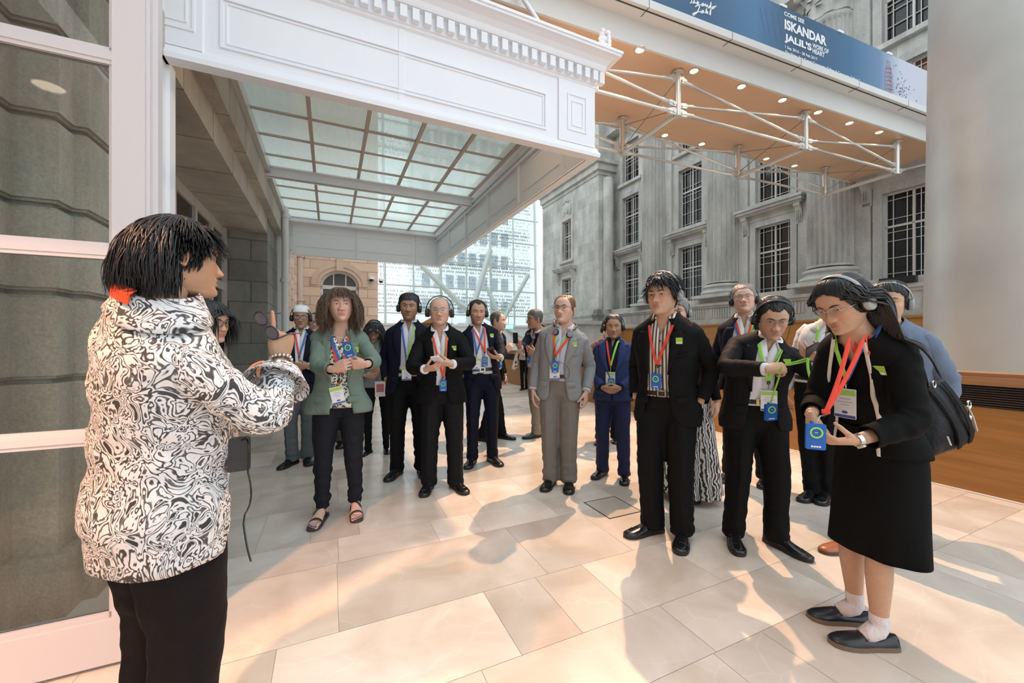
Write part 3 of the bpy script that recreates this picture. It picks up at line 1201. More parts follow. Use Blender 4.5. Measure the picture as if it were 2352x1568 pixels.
# giant engaged columns
m0 = MB()
R = 0.60
m0.box((-R * 1.35, -R * 1.35, 3.0 - 3.0), (R, R * 1.35, 0.12))
m0.lathe((0, 0, 0), [(R * 1.30, 0.12), (R * 1.36, 0.19), (R * 1.30, 0.27), (R * 1.14, 0.30), (R * 1.12, 0.36), (R * 1.22, 0.42), (R * 1.18, 0.48), (R * 1.02, 0.52)], 48)
sh = [(R, z) for z in (0.56, 0.62)] + [(R * (1 - 0.10 * ((z - 0.6) / 7.4) ** 1.8), z) for z in np.linspace(0.64, 7.85, 12)] + [(R * 0.9, 7.9), (R * 0.94, 7.95), (R * 0.94, 8.0)]
m0.lathe((0, 0, 0), sh, 192, flute=(0.63, 7.86, 24, 0.16))
base_me = m0.mesh('shaft', [fac_plain], smooth=50)
mc = MB()
an = np.arange(96) * 2 * PI / 96
P = []
for z, r in ((0, 0.90), (0.1, 0.92), (0.5, 0.95), (0.9, 1.08), (1.15, 1.30)):
    P.append(np.stack([R * r * np.cos(an), R * r * np.sin(an), np.full(96, z)], 1))
mc.grid(P, cv=True, caps=(True, True))
for tier, (z0, hh_, nl, off, rr) in enumerate(((0.02, 0.42, 8, 0, 0.93), (0.05, 0.80, 8, PI / 8, 0.95), (0.5, 0.62, 8, 0, 1.0))):
    for i in range(nl):
        a = off + i * 2 * PI / nl
        d = np.array([math.cos(a), math.sin(a), 0])
        s = np.array([-math.sin(a), math.cos(a), 0])
        G = []
        for k_, t in enumerate(np.linspace(0, 1, 7)):
            w_ = 0.15 * (1 - 0.6 * t ** 3) * (1 + 0.12 * (-1) ** k_)
            o = R * rr + 0.04 + 0.16 * max(0, t - 0.6) / 0.4
            z = z0 + hh_ * (t if t < 0.85 else 0.85 - (t - 0.85))
            G.append([d * (o - 0.03) + s * w_ * q + np.array([0, 0, z]) - d * 0.05 * q * q for q in (-1, -0.5, 0, 0.5, 1)])
        G = np.array(G)
        mc.grid(G)
        mc.grid(G - d * 0.03)
for q in range(4):
    a = PI / 4 + q * PI / 2
    d = np.array([math.cos(a), math.sin(a), 0])
    mc.ell(d * R * 1.38 + np.array([0, 0, 1.02]), (0.13, 0.13, 0.13), n=8, m=10)
mc.box((-R * 1.25, -R * 1.25, 1.15), (R * 1.25, R * 1.25, 1.30))
cap_me = mc.mesh('capital', [fac_plain], smooth=40)
cnames = ['tall fluted stone column nearest the round pillar, carved capital above the banner',
          'tall fluted stone column behind the grey-haired man in headphones', 'tall fluted stone column behind the man in the striped shirt']
for i, c in enumerate((7.0, 10.63, 14.2)):
    rt = root('fluted_column', (FU - 0.12, c, 3.0), cnames[i], 'column', 'giant columns of the stone front', court=True)
    for nm, me, z in (('shaft', base_me, 0), ('capital', cap_me, 8.0)):
        o = bpy.data.objects.new(nm, me)
        COL.objects.link(o)
        o.parent = rt
        o.location = (0, 0, z)
# pilaster strips either side of the columns
m = MB()
for c in (3.35, 7.0, 10.63, 14.2):
    m.box((FU - 0.10, c - 0.95, 3.0), (FU + 0.02, c + 0.95, 12.2))
m.box((FU - 0.55, -2, 12.3), (FU + 0.02, 17.3, 13.2))
m.box((FU - 0.9, -2, 13.2), (FU + 0.02, 17.3, 13.6))
trim(m)
# timber lining low on the far side and a black strip light on the sill
m = MB()
m.box((FU - 0.95, -2, 1.15), (FU - 0.64, 17.0, 1.92))
m.box((FU - 1.0, -2, 1.92), (FU - 0.64, 17.0, 1.98))
build(m, 'timber_ledge', [teak], court=True, label='orange timber ledge along the foot of the stone front', category='ledge')
a = px_uv(2022, 687, u=FU - 0.72)
b_ = px_uv(2106, 668, u=FU - 0.72)
m = MB()
m.box((FU - 0.80, min(a[1], b_[1]), 2.80), (FU - 0.66, max(a[1], b_[1]), 2.98))
m.box((FU - 0.805, min(a[1], b_[1]) + 0.06, 2.84), (FU - 0.80, max(a[1], b_[1]) - 0.06, 2.90))
build(m, 'strip_light', [pm('black_case', (0.01, 0.01, 0.012), 0.3)], court=True, label='black strip light fixture on the stone sill beside the pillar', category='light fixture')

# ------------------------------------------------------------------ round pillar, balustrade
m = MB()
pil = pm('pillar_plaster', (0.56, 0.575, 0.56), 0.42, metal=0.35, var=(1.3, 0.25), bump=(3, 0.05))
m.lathe((6.82, 1.59, 0), [(0.82, 0)] + [(0.80 - 0.062 * (z / 5.5), z) for z in np.linspace(0.05, 12, 8)], 96)
build(m, 'round_pillar', [pil], court=True, base=(6.82, 1.59, 0), smooth=60, label='huge smooth grey round pillar behind the timber balustrade', category='pillar')
BU = 5.12
br = root('balustrade', (BU, 5, 0), 'long timber balustrade with dark slatted vent and flat top', 'balustrade', court=True)
m = MB()
m.box((BU + 0.02, -2.5, 0.0), (BU + 0.26, 12.4, 0.76))
build(m, 'panel', [teak], br, base=(BU, 5, 0))
m = MB()
m.box((BU + 0.04, -2.5, 0.76), (BU + 0.26, 12.4, 0.95))
for i in range(9):
    m.box((BU + 0.012, -2.5, 0.765 + i * 0.02), (BU + 0.05, 12.4, 0.775 + i * 0.02))
build(m, 'vent_grille', [teak_dark], br, base=(BU, 5, 0))
m = MB()
m.box((BU, -2.5, 0.95), (BU + 0.30, 12.4, 1.02))
m.box((BU + 0.05, -2.5, 1.02), (BU + 0.34, 12.4, 1.055))
build(m, 'top_rail', [wood('rail_wood', (0.24, 0.12, 0.05), (0.32, 0.17, 0.08))], br, base=(BU, 5, 0))
m = MB()
m.box((BU + 0.0, -2.5, 0.002), (BU + 0.03, 12.4, 0.012))
build(m, 'edge_strip', [pm('pale_strip', (0.75, 0.73, 0.70), 0.4)], br, base=(BU, 5, 0))
# ------------------------------------------------------------------ footbridge overhead with its bar truss and downlights
BA = math.radians(-3.2)
BP = np.array([3.84, 4.86])
BH = 5.95
CA, SA = math.cos(BA), math.sin(BA)


def b2uv(p, q):
    return (BP[0] + p * CA - q * SA, BP[1] + p * SA + q * CA)


def bridge_px(x, y, q=None, h=None):
    """(p, q, h above the soffit) seen along a pixel on the bridge plane q= or h="""
    t = (x - 1176) / FPX
    ku, kv, kh = CT * t + ST, -ST * t + CT, (784 - y) / FPX
    kp, kq = ku * CA + kv * SA, -ku * SA + kv * CA
    p0, q0 = -BP[0] * CA - BP[1] * SA, BP[0] * SA - BP[1] * CA
    if q is not None:
        z = (q - q0) / kq
    else:
        z = (BH + h - CAMH) / kh
    return (p0 + z * kp, q0 + z * kq, CAMH + z * kh - BH)


def broot(name, base, label, cat, group=None):
    r = root(name, (0, 0, 0), label, cat, group)
    r.location = uv(*b2uv(base[0], base[1]), BH + base[2])
    r.rotation_euler = (0, 0, TH + BA)
    return r


def bworld(p, q, h):
    return np.array(uv(*b2uv(p, q), BH + h))


copper = pm('soffit_bronze', (0.82, 0.53, 0.34), 0.42, metal=0.45, bump=(2, 0.02))
clad = pm('bridge_cladding', (0.66, 0.66, 0.64), 0.45, var=(1.5, 0.05))
br = broot('footbridge', (0, 0, 0), 'pale clad footbridge overhead with bronze soffit and steel bar truss', 'footbridge')
m = MB()
m.box((-4.9, 0, 0), (9.95, 2.12, 0.04))
build(m, 'soffit', [copper], br)
m = MB()
m.box((-4.9, -0.01, -0.02), (9.95, 0.03, 0.36))
m.box((-4.9, 2.10, -0.02), (9.95, 2.14, 1.2))
build(m, 'lower_fascia', [clad], br)
m = MB()
m.box((-4.9, -0.275, 0.36), (9.95, 0.03, 0.40))
m.box((-4.9, -0.285, 0.355), (9.95, -0.26, 0.475))
m.box((-4.9, -0.265, 0.475), (9.95, -0.10, 0.485))
build(m, 'upper_fascia', [clad], br)
m = MB()
m.box((-4.9, -0.225, 0.352), (9.95, -0.208, 0.362))
for i in range(9):
    m.box((-4.6 + i * 1.7, -0.287, 0.353), (-4.593 + i * 1.7, -0.1, 0.475))
build(m, 'shadow_gap', [pm('gap_dark', (0.05, 0.045, 0.04), 0.8)], br)
m = MB()
m.box((-4.9, -0.1, 0.42), (9.95, 2.1, 0.50))
build(m, 'deck', [clad], br)

# truss
steelw = pm('truss_steel', (0.66, 0.64, 0.60), 0.28, metal=0.55)
PP = [-1.72, 1.57, 4.87, 8.06]
QN, QF = 0.26, 1.78
TT, TB = -0.03, -0.72


def rodm(a, b_, r, ends=True, plate=0.0):
    a, b_ = np.array(a, float), np.array(b_, float)
    d = nrm(b_ - a)
    m = MB()
    L = np.linalg.norm(b_ - a)
    if ends:
        m.tube([a + d * 0.12, a + d * 0.34, a + d * 0.36, b_ - d * 0.36, b_ - d * 0.34, b_ - d * 0.12], [r * 1.05, r * 1.5, r, r, r * 1.5, r * 1.05], 12)
        for e, s in ((a, 1), (b_, -1)):
            Y = nrm(np.cross(d, np.array([0, 0, 1.0])))
            m.obox(e + d * s * 0.12, d, Y, np.cross(d, Y), (0.09, 0.02, r * 1.9), bev=r * 1.8)
            m.tube([e + d * s * 0.09 - Y * 0.035, e + d * s * 0.09 + Y * 0.035], r * 1.0, 12)
    else:
        m.tube([a + d * 0.06, b_ - d * 0.06], r, 8)
    return m


for Q in (QN, QF):
    for P_ in PP:
        m = MB()
        m.tube([(P_, Q, TT + 0.03), (P_, Q, TB - 0.04)], 0.052, 18)
        m.tube([(P_, Q, TB - 0.045), (P_, Q, TB - 0.03)], 0.06, 18)
        m.tube([(P_, Q, TT + 0.02), (P_, Q, TT - 0.01)], 0.10, 18)
        build(m, 'post', [steelw], br, smooth=40)
        for zz in (TB + 0.03, TT - 0.09):
            m = MB()
            m.obox((P_, Q, zz), (1, 0, 0), (0, 1, 0), (0, 0, 1), (0.15, 0.016, 0.06), bev=0.05)
            build(m, 'node_plate', [steelw], br, smooth=40)
    for a, b_ in zip(PP[:-1], PP[1:]):
        build(rodm((a, Q, TB + 0.02), (b_, Q, TB + 0.02), 0.027), 'chord_rod', [steelw], br, smooth=40)
        build(rodm((a, Q, TT - 0.09), (b_, Q, TB + 0.14), 0.024), 'diagonal_rod', [steelw], br, smooth=40)
        build(rodm((a, Q, TB + 0.14), (b_, Q, TT - 0.09), 0.022), 'diagonal_rod', [steelw], br, smooth=40)
    build(rodm((PP[0], Q, TB + 0.02), (PP[0] - 3.1, Q, TT - 0.1), 0.03), 'chord_rod', [steelw], br, smooth=40)
build(rodm((PP[-1], QN, TB + 0.02), (9.9, QN, TT - 0.12), 0.024), 'chord_rod', [steelw], br, smooth=40)
for P_ in PP:
    build(rodm((P_, QN, TB + 0.0), (P_, QF, TB + 0.0), 0.045, ends=False), 'cross_bar', [steelw], br, smooth=40)
for i, P_ in enumerate(PP):
    m = MB()
    m.tube([(P_, QN, TT - 0.1), (P_, QF, TB + 0.1)], 0.008, 6)
    m.tube([(P_ + 0.05, QF, TT - 0.1), (P_ + 0.05, QN, TB + 0.1)], 0.008, 6)
    build(m, 'tie_cable', [pm('cable', (0.30, 0.26, 0.22), 0.4, metal=0.6)], br)

# downlights in the soffit
dl_near = [(1470, 113), (1594, 162), (1703, 198), (1797, 229), (1879, 257), (1951, 282), (2019, 303)]
dl_far = [(1433, 288), (1527, 310), (1612, 330), (1688, 347), (1760, 364), (1825, 380)]
em = emit('downlight_lens', (1.0, 0.72, 0.45), 9)
em_hot = emit('downlight_lens_hot', (1.0, 0.86, 0.68), 70)
rimm = pm('downlight_rim', (0.75, 0.62, 0.50), 0.3, metal=0.6)


def ring_mesh(tilt):
    m = MB()
    m.lathe((0, 0, 0), [(0.062, 0.01), (0.088, 0.0), (0.086, -0.014), (0.066, -0.012), (0.062, 0.008)], 20, caps=False)
    return m.mesh('rim', [rimm], smooth=60)


def lens_mesh(mat):
    m = MB()
    m.lathe((0, 0, 0), [(0.064, -0.002), (0.058, -0.006), (0.02, -0.009)], 18)
    return m.mesh('lens', [mat], smooth=60)


rim_me, lens_me, hot_me = ring_mesh(0), lens_mesh(em), lens_mesh(em_hot)
lampdefs = []
for row, pts in (('near', dl_near), ('far', dl_far)):
    for i, (x, y) in enumerate(pts):
        p, q, _ = bridge_px(x, y, h=0)
        hot = row == 'near' and i == 0
        if hot:
            lab = 'glaring bright downlight in the footbridge soffit nearest the canopy corner'
        elif row == 'near':
            lab = ('second', 'third', 'fourth', 'fifth', 'sixth', 'seventh')[i - 1] + ' downlight from the glaring one along the front edge of the bronze soffit'
        else:
            lab = ('first', 'second', 'third', 'fourth', 'fifth', 'last')[i] + ' small downlight from the canopy end along the rear edge of the bronze soffit'
        rt = broot('downlight', (p, q, 0), lab, 'downlight', 'downlights in the footbridge soffit')
        for nm, me in (('rim', rim_me), ('lens', hot_me if hot else lens_me)):
            o = bpy.data.objects.new(nm, me)
            COL.objects.link(o)
            o.parent = rt
        lampdefs.append((row, i, bworld(p, q, -0.03), rt))
MAINL = None
for row, i, loc, rt in lampdefs:
    if row == 'near' and i == 0:
        lamp('downlight_beam', 'SPOT', tuple(loc), 1900, WARM, 0.035, target=(0.0, 2.0, 0), angle=98, blend=0.35)
    elif row == 'near':
        lamp('downlight_beam', 'SPOT', tuple(loc), 110, WARM, 0.05, target=(loc[0] - 0.3, loc[1] - 0.6, 0), angle=70, blend=0.8)
    else:
        lamp('downlight_beam', 'SPOT', tuple(loc), 90, WARM, 0.05, target=(loc[0], loc[1] + 0.2, 0), angle=70, blend=0.8)

# ------------------------------------------------------------------ the banner on the bridge


def fontmesh(txt, w, h, bold=0.0, font=None):
    c = bpy.data.curves.new('t', 'FONT')
    c.body = txt
    c.size = 1
    c.offset = bold
    c.resolution_u = 3
    o = bpy.data.objects.new('t', c)
    V, F = evaluated(o)
    lo, hi = V.min(0), V.max(0)
    V = (V - lo) / np.maximum(hi - lo, 1e-6)
    return V[:, :2] * np.array([w, h]), F


BQ = -0.25
pa = bridge_px(1400, -60, q=BQ)[0]
bn_p0, bn_p1 = -3.6, 9.9
bn_h0, bn_h1 = 0.475, 1.30


def banner_mat():
    m, n, l, b = nodes('banner_print')
    b.inputs['Roughness'].default_value = 0.5
    t = n.new('ShaderNodeTexCoord')
    s = n.new('ShaderNodeSeparateXYZ')
    l.new(t.outputs['Object'], s.inputs[0])
    mr_ = n.new('ShaderNodeMapRange')
    mr_.inputs[1].default_value = 0
    mr_.inputs[2].default_value = bn_p1 - bn_p0
    l.new(s.outputs[0], mr_.inputs[0])
    r = n.new('ShaderNodeValToRGB')
    cs = [(0.0, (0.03, 0.10, 0.20)), (0.40, (0.03, 0.10, 0.20)), (0.47, (0.055, 0.17, 0.32)), (0.55, (0.018, 0.07, 0.15)), (0.665, (0.035, 0.13, 0.25)), (0.735, (0.12, 0.22, 0.36)), (0.79, (0.52, 0.55, 0.64)), (1.0, (0.66, 0.64, 0.70))]
    for i, (p, c) in enumerate(cs):
        e_ = r.color_ramp.elements[0] if i == 0 else r.color_ramp.elements[1] if i == 1 else r.color_ramp.elements.new(p)
        e_.position = p
        e_.color = (*c, 1)
    l.new(mr_.outputs[0], r.inputs[0])
    l.new(r.outputs[0], b.inputs['Base Color'])
    return m


bnr = broot('banner', (bn_p0, BQ, 0), 'long blue exhibition banner with white lettering along the footbridge', 'banner')
m = MB()
m.box((0, -0.006, bn_h0), (bn_p1 - bn_p0, 0.006, bn_h1))
build(m, 'cloth', [banner_mat()], bnr)
m = MB()
for i in range(8):
    m.box((0.6 + i * 1.6, -0.02, bn_h1 - 0.01), (0.75 + i * 1.6, 0.03, bn_h1 + 0.03))
build(m, 'clip', [white], bnr)
inkw = pm('white_ink', (0.85, 0.85, 0.86), 0.5)


def btext(txt, x0, y0, x1, y1, ht, bold=0.03, shift=0.0):
    """line of text: baseline from pixel (x0, y0) to (x1, y1) on the banner, ht metres tall"""
    a = bridge_px(x0, y0, q=BQ)
    b_ = bridge_px(x1, y1, q=BQ)
    V, F = fontmesh(txt, b_[0] - a[0], ht, bold)
    m = MB()
    P = np.stack([a[0] - bn_p0 + V[:, 0], np.full(len(V), -0.009), a[2] + V[:, 1]], 1)
    m.add(P, F)
    build(m, 'lettering', [inkw], bnr)


def bh(x, ya, yb):
    return bridge_px(x, ya, q=BQ)[2] - bridge_px(x, yb, q=BQ)[2]


btext('COME SEE', 1800, 36, 1846, 56, bh(1800, 28, 38), 0.03)
btext('ISKANDAR', 1801, 67, 1897, 107, bh(1801, 45, 68), 0.042)
btext("JALIL'S", 1801, 98, 1863, 121, bh(1801, 76, 98), 0.042)
btext('WORK OF', 1865, 110, 1902, 124, bh(1865, 99, 110))
btext('HEART', 1865, 122, 1893, 133, bh(1865, 111, 122))
btext('1 Sep 2016 - 28 Feb 2017', 1802, 113, 1876, 142, bh(1802, 105, 114), 0.02)
btext('The Ngee Ann Kongsi Concourse Gallery & Concourse Gallery 2', 1802, 126, 1974, 192, bh(1802, 117, 127), 0.02)
# handwriting in white
scr = [[(1586, 0), (1588, 6), (1583, 9)], [(1594, 2), (1590, 9), (1596, 7), (1598, 10)], [(1601, 4), (1599, 12), (1604, 6), (1601, 10), (1607, 13)], [(1613, 9), (1608, 14), (1613, 15), (1614, 9), (1615, 16), (1619, 10), (1620, 17), (1624, 12), (1623, 18)],
       [(1630, 14), (1625, 19), (1629, 20), (1632, 6), (1631, 20)], [(1637, 16), (1633, 21), (1637, 22), (1638, 16), (1640, 19), (1643, 15)],
       [(1595, 17), (1602, 13), (1606, 16), (1600, 30), (1591, 37), (1589, 33), (1600, 29), (1608, 28)], [(1613, 25), (1608, 30), (1613, 31), (1614, 25), (1616, 32)], [(1619, 32), (1622, 20), (1620, 33), (1624, 27), (1624, 34)], [(1628, 35), (1632, 21), (1630, 37)]]
m = MB()
for st_ in scr:
    pts = []
    for x, y in st_:
        p, q, h_ = bridge_px(x, y, q=BQ)
        pts.append((p - bn_p0, -0.009, h_))
    pts = np.array(pts)
    t_ = np.linspace(0, len(pts) - 1, len(pts) * 4)
    m.tube(np.stack([np.interp(t_, range(len(pts)), pts[:, k_]) for k_ in range(3)], 1), 0.010, 5)
build(m, 'handwriting', [inkw], bnr)
m = MB()
for j, x in enumerate((1745, 1757, 1772, 1786)):
    pts = [(bridge_px(x + 14 * math.sin(t), 52 + j * 4 + 70 * (t - 0.5), q=BQ)) for t in np.linspace(0, 1.0, 9)]
    pts = [(p - bn_p0, -0.0075, min(max(h_, bn_h0 + 0.01), bn_h1 - 0.01)) for p, q, h_ in pts]
    m.tube(pts, 0.004, 4)
build(m, 'printed_line', [pm('blue_line', (0.16, 0.26, 0.40), 0.6)], bnr)
# a plain printed bottle with a scatter of shards
c = bridge_px(2040, 182, q=BQ)
wv = bridge_px(2049, 182, q=BQ)[0] - c[0]
ht = bh(2040, 138, 221)
m = MB()
bp_ = [(0.32, 0), (0.75, 0.03), (0.92, 0.2), (1.0, 0.45), (0.9, 0.68), (0.55, 0.84), (0.42, 0.93), (0.5, 1.0)]
poly = [(c[0] - bn_p0 + wv * x, -0.009, c[2] - ht / 2 + ht * y) for x, y in bp_] + [(c[0] - bn_p0 - wv * x, -0.009, c[2] - ht / 2 + ht * y) for x, y in bp_[::-1]]
m.add(poly, [tuple(range(len(poly)))])
build(m, 'printed_bottle', [pm('bottle_ink', (0.22, 0.27, 0.42), 0.5, var=(22, 0.5))], bnr)
m = MB()
for i in range(7):
    z = c[2] - ht * 0.42 + i * ht * 0.115
    m.tube([(c[0] - bn_p0 - wv * 0.6, -0.0105, z), (c[0] - bn_p0 + wv * 0.1, -0.0105, z + ht * 0.05), (c[0] - bn_p0 + wv * 0.65, -0.0105, z + ht * 0.02)], 0.011, 5)
build(m, 'printed_band', [pm('bottle_orange', (0.55, 0.22, 0.12), 0.5)], bnr)
m = MB()
for i in range(60):
    x = rg.normal(2072, 12)
    y = 222 - abs(rg.normal(0, 22)) + (x - 2072) * 0.35
    p, q, h_ = bridge_px(x, y, q=BQ)
    if not bn_h0 + 0.03 < h_ < bn_h1 - 0.05:
        continue
    s_ = rg.uniform(0.008, 0.03)
    a = rg.uniform(0, 6.28)
    m.add([(p - bn_p0 + s_ * math.cos(a + t), -0.009, h_ + s_ * math.sin(a + t)) for t in (0, 2.0, 4.4)], [(0, 1, 2)])
build(m, 'printed_shards', [pm('shard_ink', (0.12, 0.15, 0.24), 0.5)], bnr)

# ------------------------------------------------------------------ glazed end of the court
GV = 24.0
gs = pm('veil_steel', (0.52, 0.58, 0.55), 0.4)
gr_ = root('glass_wall', (6, GV, 0), 'tall glass end wall of the court on a pale green steel grid', 'glass wall', court=True)
GB = (6, GV, 0)


def lean(h_):
    return GV + 0.06 * max(0, h_ - 3)


m = MB()
uu = np.arange(-0.4, 12.9, 1.65)
hs = np.arange(3.0, 15.1, 1.65)
for a in uu:
    m.tube([(a, lean(0), 0), (a, lean(3), 3), (a * 1.0 + 0.02 * (a - 6), lean(15), 15)], 0.055 if int(round((a + 0.4) / 1.65)) % 2 else 0.085, 6)
for h_ in hs:
    m.tube([(-1.5, lean(h_), h_), (12.6 + 0.05 * h_, lean(h_), h_)], 0.05, 6)
build(m, 'frame', [gs], gr_, base=GB, smooth=50)
m = MB()
m.grid([[(-1.5, lean(0) + 0.1, 0), (13, lean(0) + 0.1, 0)], [(-1.5, lean(3) + 0.1, 3), (13, lean(3) + 0.1, 3)], [(-1.5, lean(15) + 0.1, 15), (13.4, lean(15) + 0.1, 15)]])
build(m, 'pane', [clear_glass('veil_glass', (0.90, 0.96, 0.95), 0.09)], gr_, base=GB)
# leaf-pattern sunscreen outside
m = MB()
n_l = 0
for r_ in range(52):
    h_ = 3.2 + r_ * 0.235
    dens = np.clip(0.5 + 0.5 * math.sin(r_ * 0.62) + 0.25 * math.sin(r_ * 1.7), 0, 1)
    for k_ in range(176):
        a = -1.3 + k_ * 0.081 + 0.04 * (r_ % 2)
        if a > 12.5 + 0.03 * h_ or rg.random() > 0.35 + 0.6 * dens:
            continue
        w_, l_ = 0.012 + 0.020 * dens * rg.uniform(0.5, 1.2), 0.06 + 0.055 * dens
        v_ = lean(h_) + 0.55
        sk = 0.02 * (1 if k_ % 2 else -1)
        m.add([(a + sk, v_, h_ - l_), (a + w_, v_, h_), (a - sk, v_, h_ + l_), (a - w_, v_, h_)], [(0, 1, 2, 3)], 0 if rg.random() < 0.75 else 1)
o = build(m, 'leaf_screen', [pm('screen_grey', (0.42, 0.43, 0.41), 0.5), pm('screen_buff', (0.62, 0.55, 0.46), 0.5)], court=True, base=(6, GV + 0.55, 8), label='perforated screen of small leaf shapes outside the glass end wall', category='sunscreen', kind='stuff')
# props leaning behind the glass
for i, ((x0, y0), (x1, y1), v_, r_, lab) in enumerate((((968, 610), (1076, 716), 23.2, 0.16, 'pale green diagonal steel prop rising towards the canopy end'), ((1126, 575), (1088, 700), 23.0, 0.17, 'pale green steel prop leaning above the man in the open white collar'),
                                                 ((1213, 632), (1150, 745), 23.0, 0.14, 'pale green steel prop slanting down by the grey stone pavilion'), ((1118, 660), (1142, 712), 23.3, 0.12, 'short pale green steel prop between the two slanting ones'),
                                                 ((1040, 688), (1100, 720), 22.8, 0.11, 'low pale green steel prop beside the bald man'))):
    a = np.array(px_uv(x0, y0, v=v_ + 0.6))
    b_ = np.array(px_uv(x1, y1, v=v_))
    m = MB()
    d = b_ - a
    m.tube([a, b_ + d * ((b_[2] - 1.6) / max(0.1, a[2] - b_[2]))], r_, 14)
    build(m, 'steel_prop', [gs], court=True, base=b_, smooth=60, label=lab, category='prop', group='steel props of the glass wall')
# pale building outside, low parapet walls, lit exit sign, reception counter
m = MB()
m.box((-6, 46, 0), (3.0, 58, 16))
m.box((10.5, 52, 0), (36, 60, 34))
for j in range(9):
    for i in range(8):
        m.box((10.9 + i * 1.6, 51.9, 2 + j * 3.2), (11.9 + i * 1.6, 52.02, 3.8 + j * 3.2), 1)
build(m, 'office_building', [pm('pale_render', (0.74, 0.76, 0.76), 0.7), pm('far_window', (0.30, 0.34, 0.36), 0.2)], court=True, base=(10, 52, 0), label='pale office buildings seen through the glass end wall', category='building')
m = MB()
m.box((-1.3, 22.2, 0), (12.9, 22.5, 2.2))
m.box((-1.3, 22.1, 2.2), (12.9, 22.6, 2.32))
build(m, 'wall_end', [pm('pale_wall', (0.74, 0.75, 0.74), 0.6)], court=True, kind='structure')
m = MB()
m.box((9.2, 15.8, 0), (12.3, 17.2, 2.15))
m.box((9.05, 15.65, 2.15), (12.4, 17.25, 2.32))
build(m, 'parapet', [fac_plain], court=True, base=(10, 15.7, 0), label='low pale stone parapet in front of the pavilion', category='parapet')
a = px_uv(1168, 750, v=20)
er = root('exit_sign', a, 'small green lit exit sign far behind the grey-haired man', 'exit sign', court=True)
m = MB()
m.box((-0.30, 0, -0.13), (0.30, 0.06, 0.13))
m.tube([(0, 0.03, 0.13), (0, 0.03, 1.0)], 0.012, 6)
build(m, 'case', [pm('sign_green', (0.05, 0.55, 0.35), 0.4)], er)
m = MB()
m.box((-0.28, -0.006, -0.11), (0.28, -0.001, 0.11))
build(m, 'face', [emit('sign_face', (0.35, 1.0, 0.75), 1.2)], er)
V, F = fontmesh('EXIT', 0.40, 0.13, 0.02)
m = MB()
m.add(np.stack([V[:, 0] - 0.2, np.full(len(V), -0.009), V[:, 1] - 0.065], 1), F)
build(m, 'lettering', [inkw], er)
a = px_uv(975, 735, v=18.5)
m = MB()
m.grid([[(a[0] - 0.35, 18.5, 0), (a[0] + 0.75, 18.5, 0)], [(a[0] - 0.1, 18.5, 2.2), (a[0] + 0.75, 18.5, 2.7)]])
m.grid([[(a[0] - 0.35, 18.6, 0), (a[0] + 0.75, 18.6, 0)], [(a[0] - 0.1, 18.6, 2.2), (a[0] + 0.75, 18.6, 2.7)]])
m.box((a[0] - 0.35, 18.5, 0), (a[0] + 0.75, 18.6, 2.2))
build(m, 'timber_screen', [teak], court=True, base=(a[0], 18.5, 0), label='slanted orange timber screen behind the bald man', category='screen')
m = MB()
u_ = px_uv(1168, 850, v=12.6)[0]
m.box((u_ - 0.02, 12.46, 0), (5.4, 12.7, 0.80))
m.box((u_ - 0.06, 12.42, 0.80), (5.46, 12.74, 1.02), 1)
build(m, 'counter', [teak, pm('counter_top', (0.10, 0.05, 0.03), 0.4)], court=True, base=(5, 12.5, 0), label='low orange timber counter with dark top at the end of the balustrade', category='counter')
# =================================================================== PEOPLE
def rotz(a):
    c, s = math.cos(a), math.sin(a)
    return np.array([[c, -s, 0], [s, c, 0], [0, 0, 1.0]])


def rotx(a):
    c, s = math.cos(a), math.sin(a)
    return np.array([[1.0, 0, 0], [0, c, -s], [0, s, c]])


def roty(a):
    c, s = math.cos(a), math.sin(a)
    return np.array([[c, 0, s], [0, 1.0, 0], [-s, 0, c]])


def sstep(t):
    t = np.clip(t, 0, 1)
    return t * t * (3 - 2 * t)


def gauss(d, s):
    return np.exp(-0.5 * (d / s) ** 2)


def crom(xq, xs, ys):
    """smooth interpolation through a table"""
    xs, ys = np.asarray(xs, float), np.asarray(ys, float)
    m = np.gradient(ys, xs)
    xq = np.clip(np.asarray(xq, float), xs[0], xs[-1])
    i = np.clip(np.searchsorted(xs, xq, side='right') - 1, 0, len(xs) - 2)
    h = xs[i + 1] - xs[i]
    t = (xq - xs[i]) / h
    return (ys[i] * (1 + 2 * t) * (1 - t) ** 2 + m[i] * h * t * (1 - t) ** 2 + ys[i + 1] * t * t * (3 - 2 * t) + m[i + 1] * h * t * t * (t - 1))


TORSO_M = np.array([
    # h     half   front  back
    (0.70, 0.150, 0.090, 0.100), (0.80, 0.166, 0.100, 0.112), (0.88, 0.172, 0.105, 0.125), (0.95, 0.168, 0.110, 0.118), (1.02, 0.160, 0.116, 0.100), (1.10, 0.158, 0.118, 0.095),
    (1.20, 0.166, 0.122, 0.105), (1.30, 0.178, 0.120, 0.118), (1.37, 0.185, 0.108, 0.118), (1.42, 0.180, 0.088, 0.105), (1.455, 0.148, 0.070, 0.092), (1.48, 0.104, 0.060, 0.080),
    (1.505, 0.072, 0.056, 0.068), (1.54, 0.058, 0.054, 0.060)])
TORSO_F = np.array([
    (0.70, 0.155, 0.088, 0.100), (0.80, 0.172, 0.098, 0.118), (0.88, 0.178, 0.102, 0.128), (0.95, 0.170, 0.104, 0.118), (1.02, 0.148, 0.100, 0.092), (1.10, 0.138, 0.100, 0.085),
    (1.20, 0.146, 0.118, 0.092), (1.28, 0.156, 0.132, 0.102), (1.37, 0.160, 0.100, 0.104), (1.42, 0.152, 0.080, 0.094), (1.455, 0.124, 0.064, 0.082), (1.48, 0.088, 0.056, 0.070),
    (1.505, 0.062, 0.050, 0.060), (1.54, 0.050, 0.048, 0.054)])

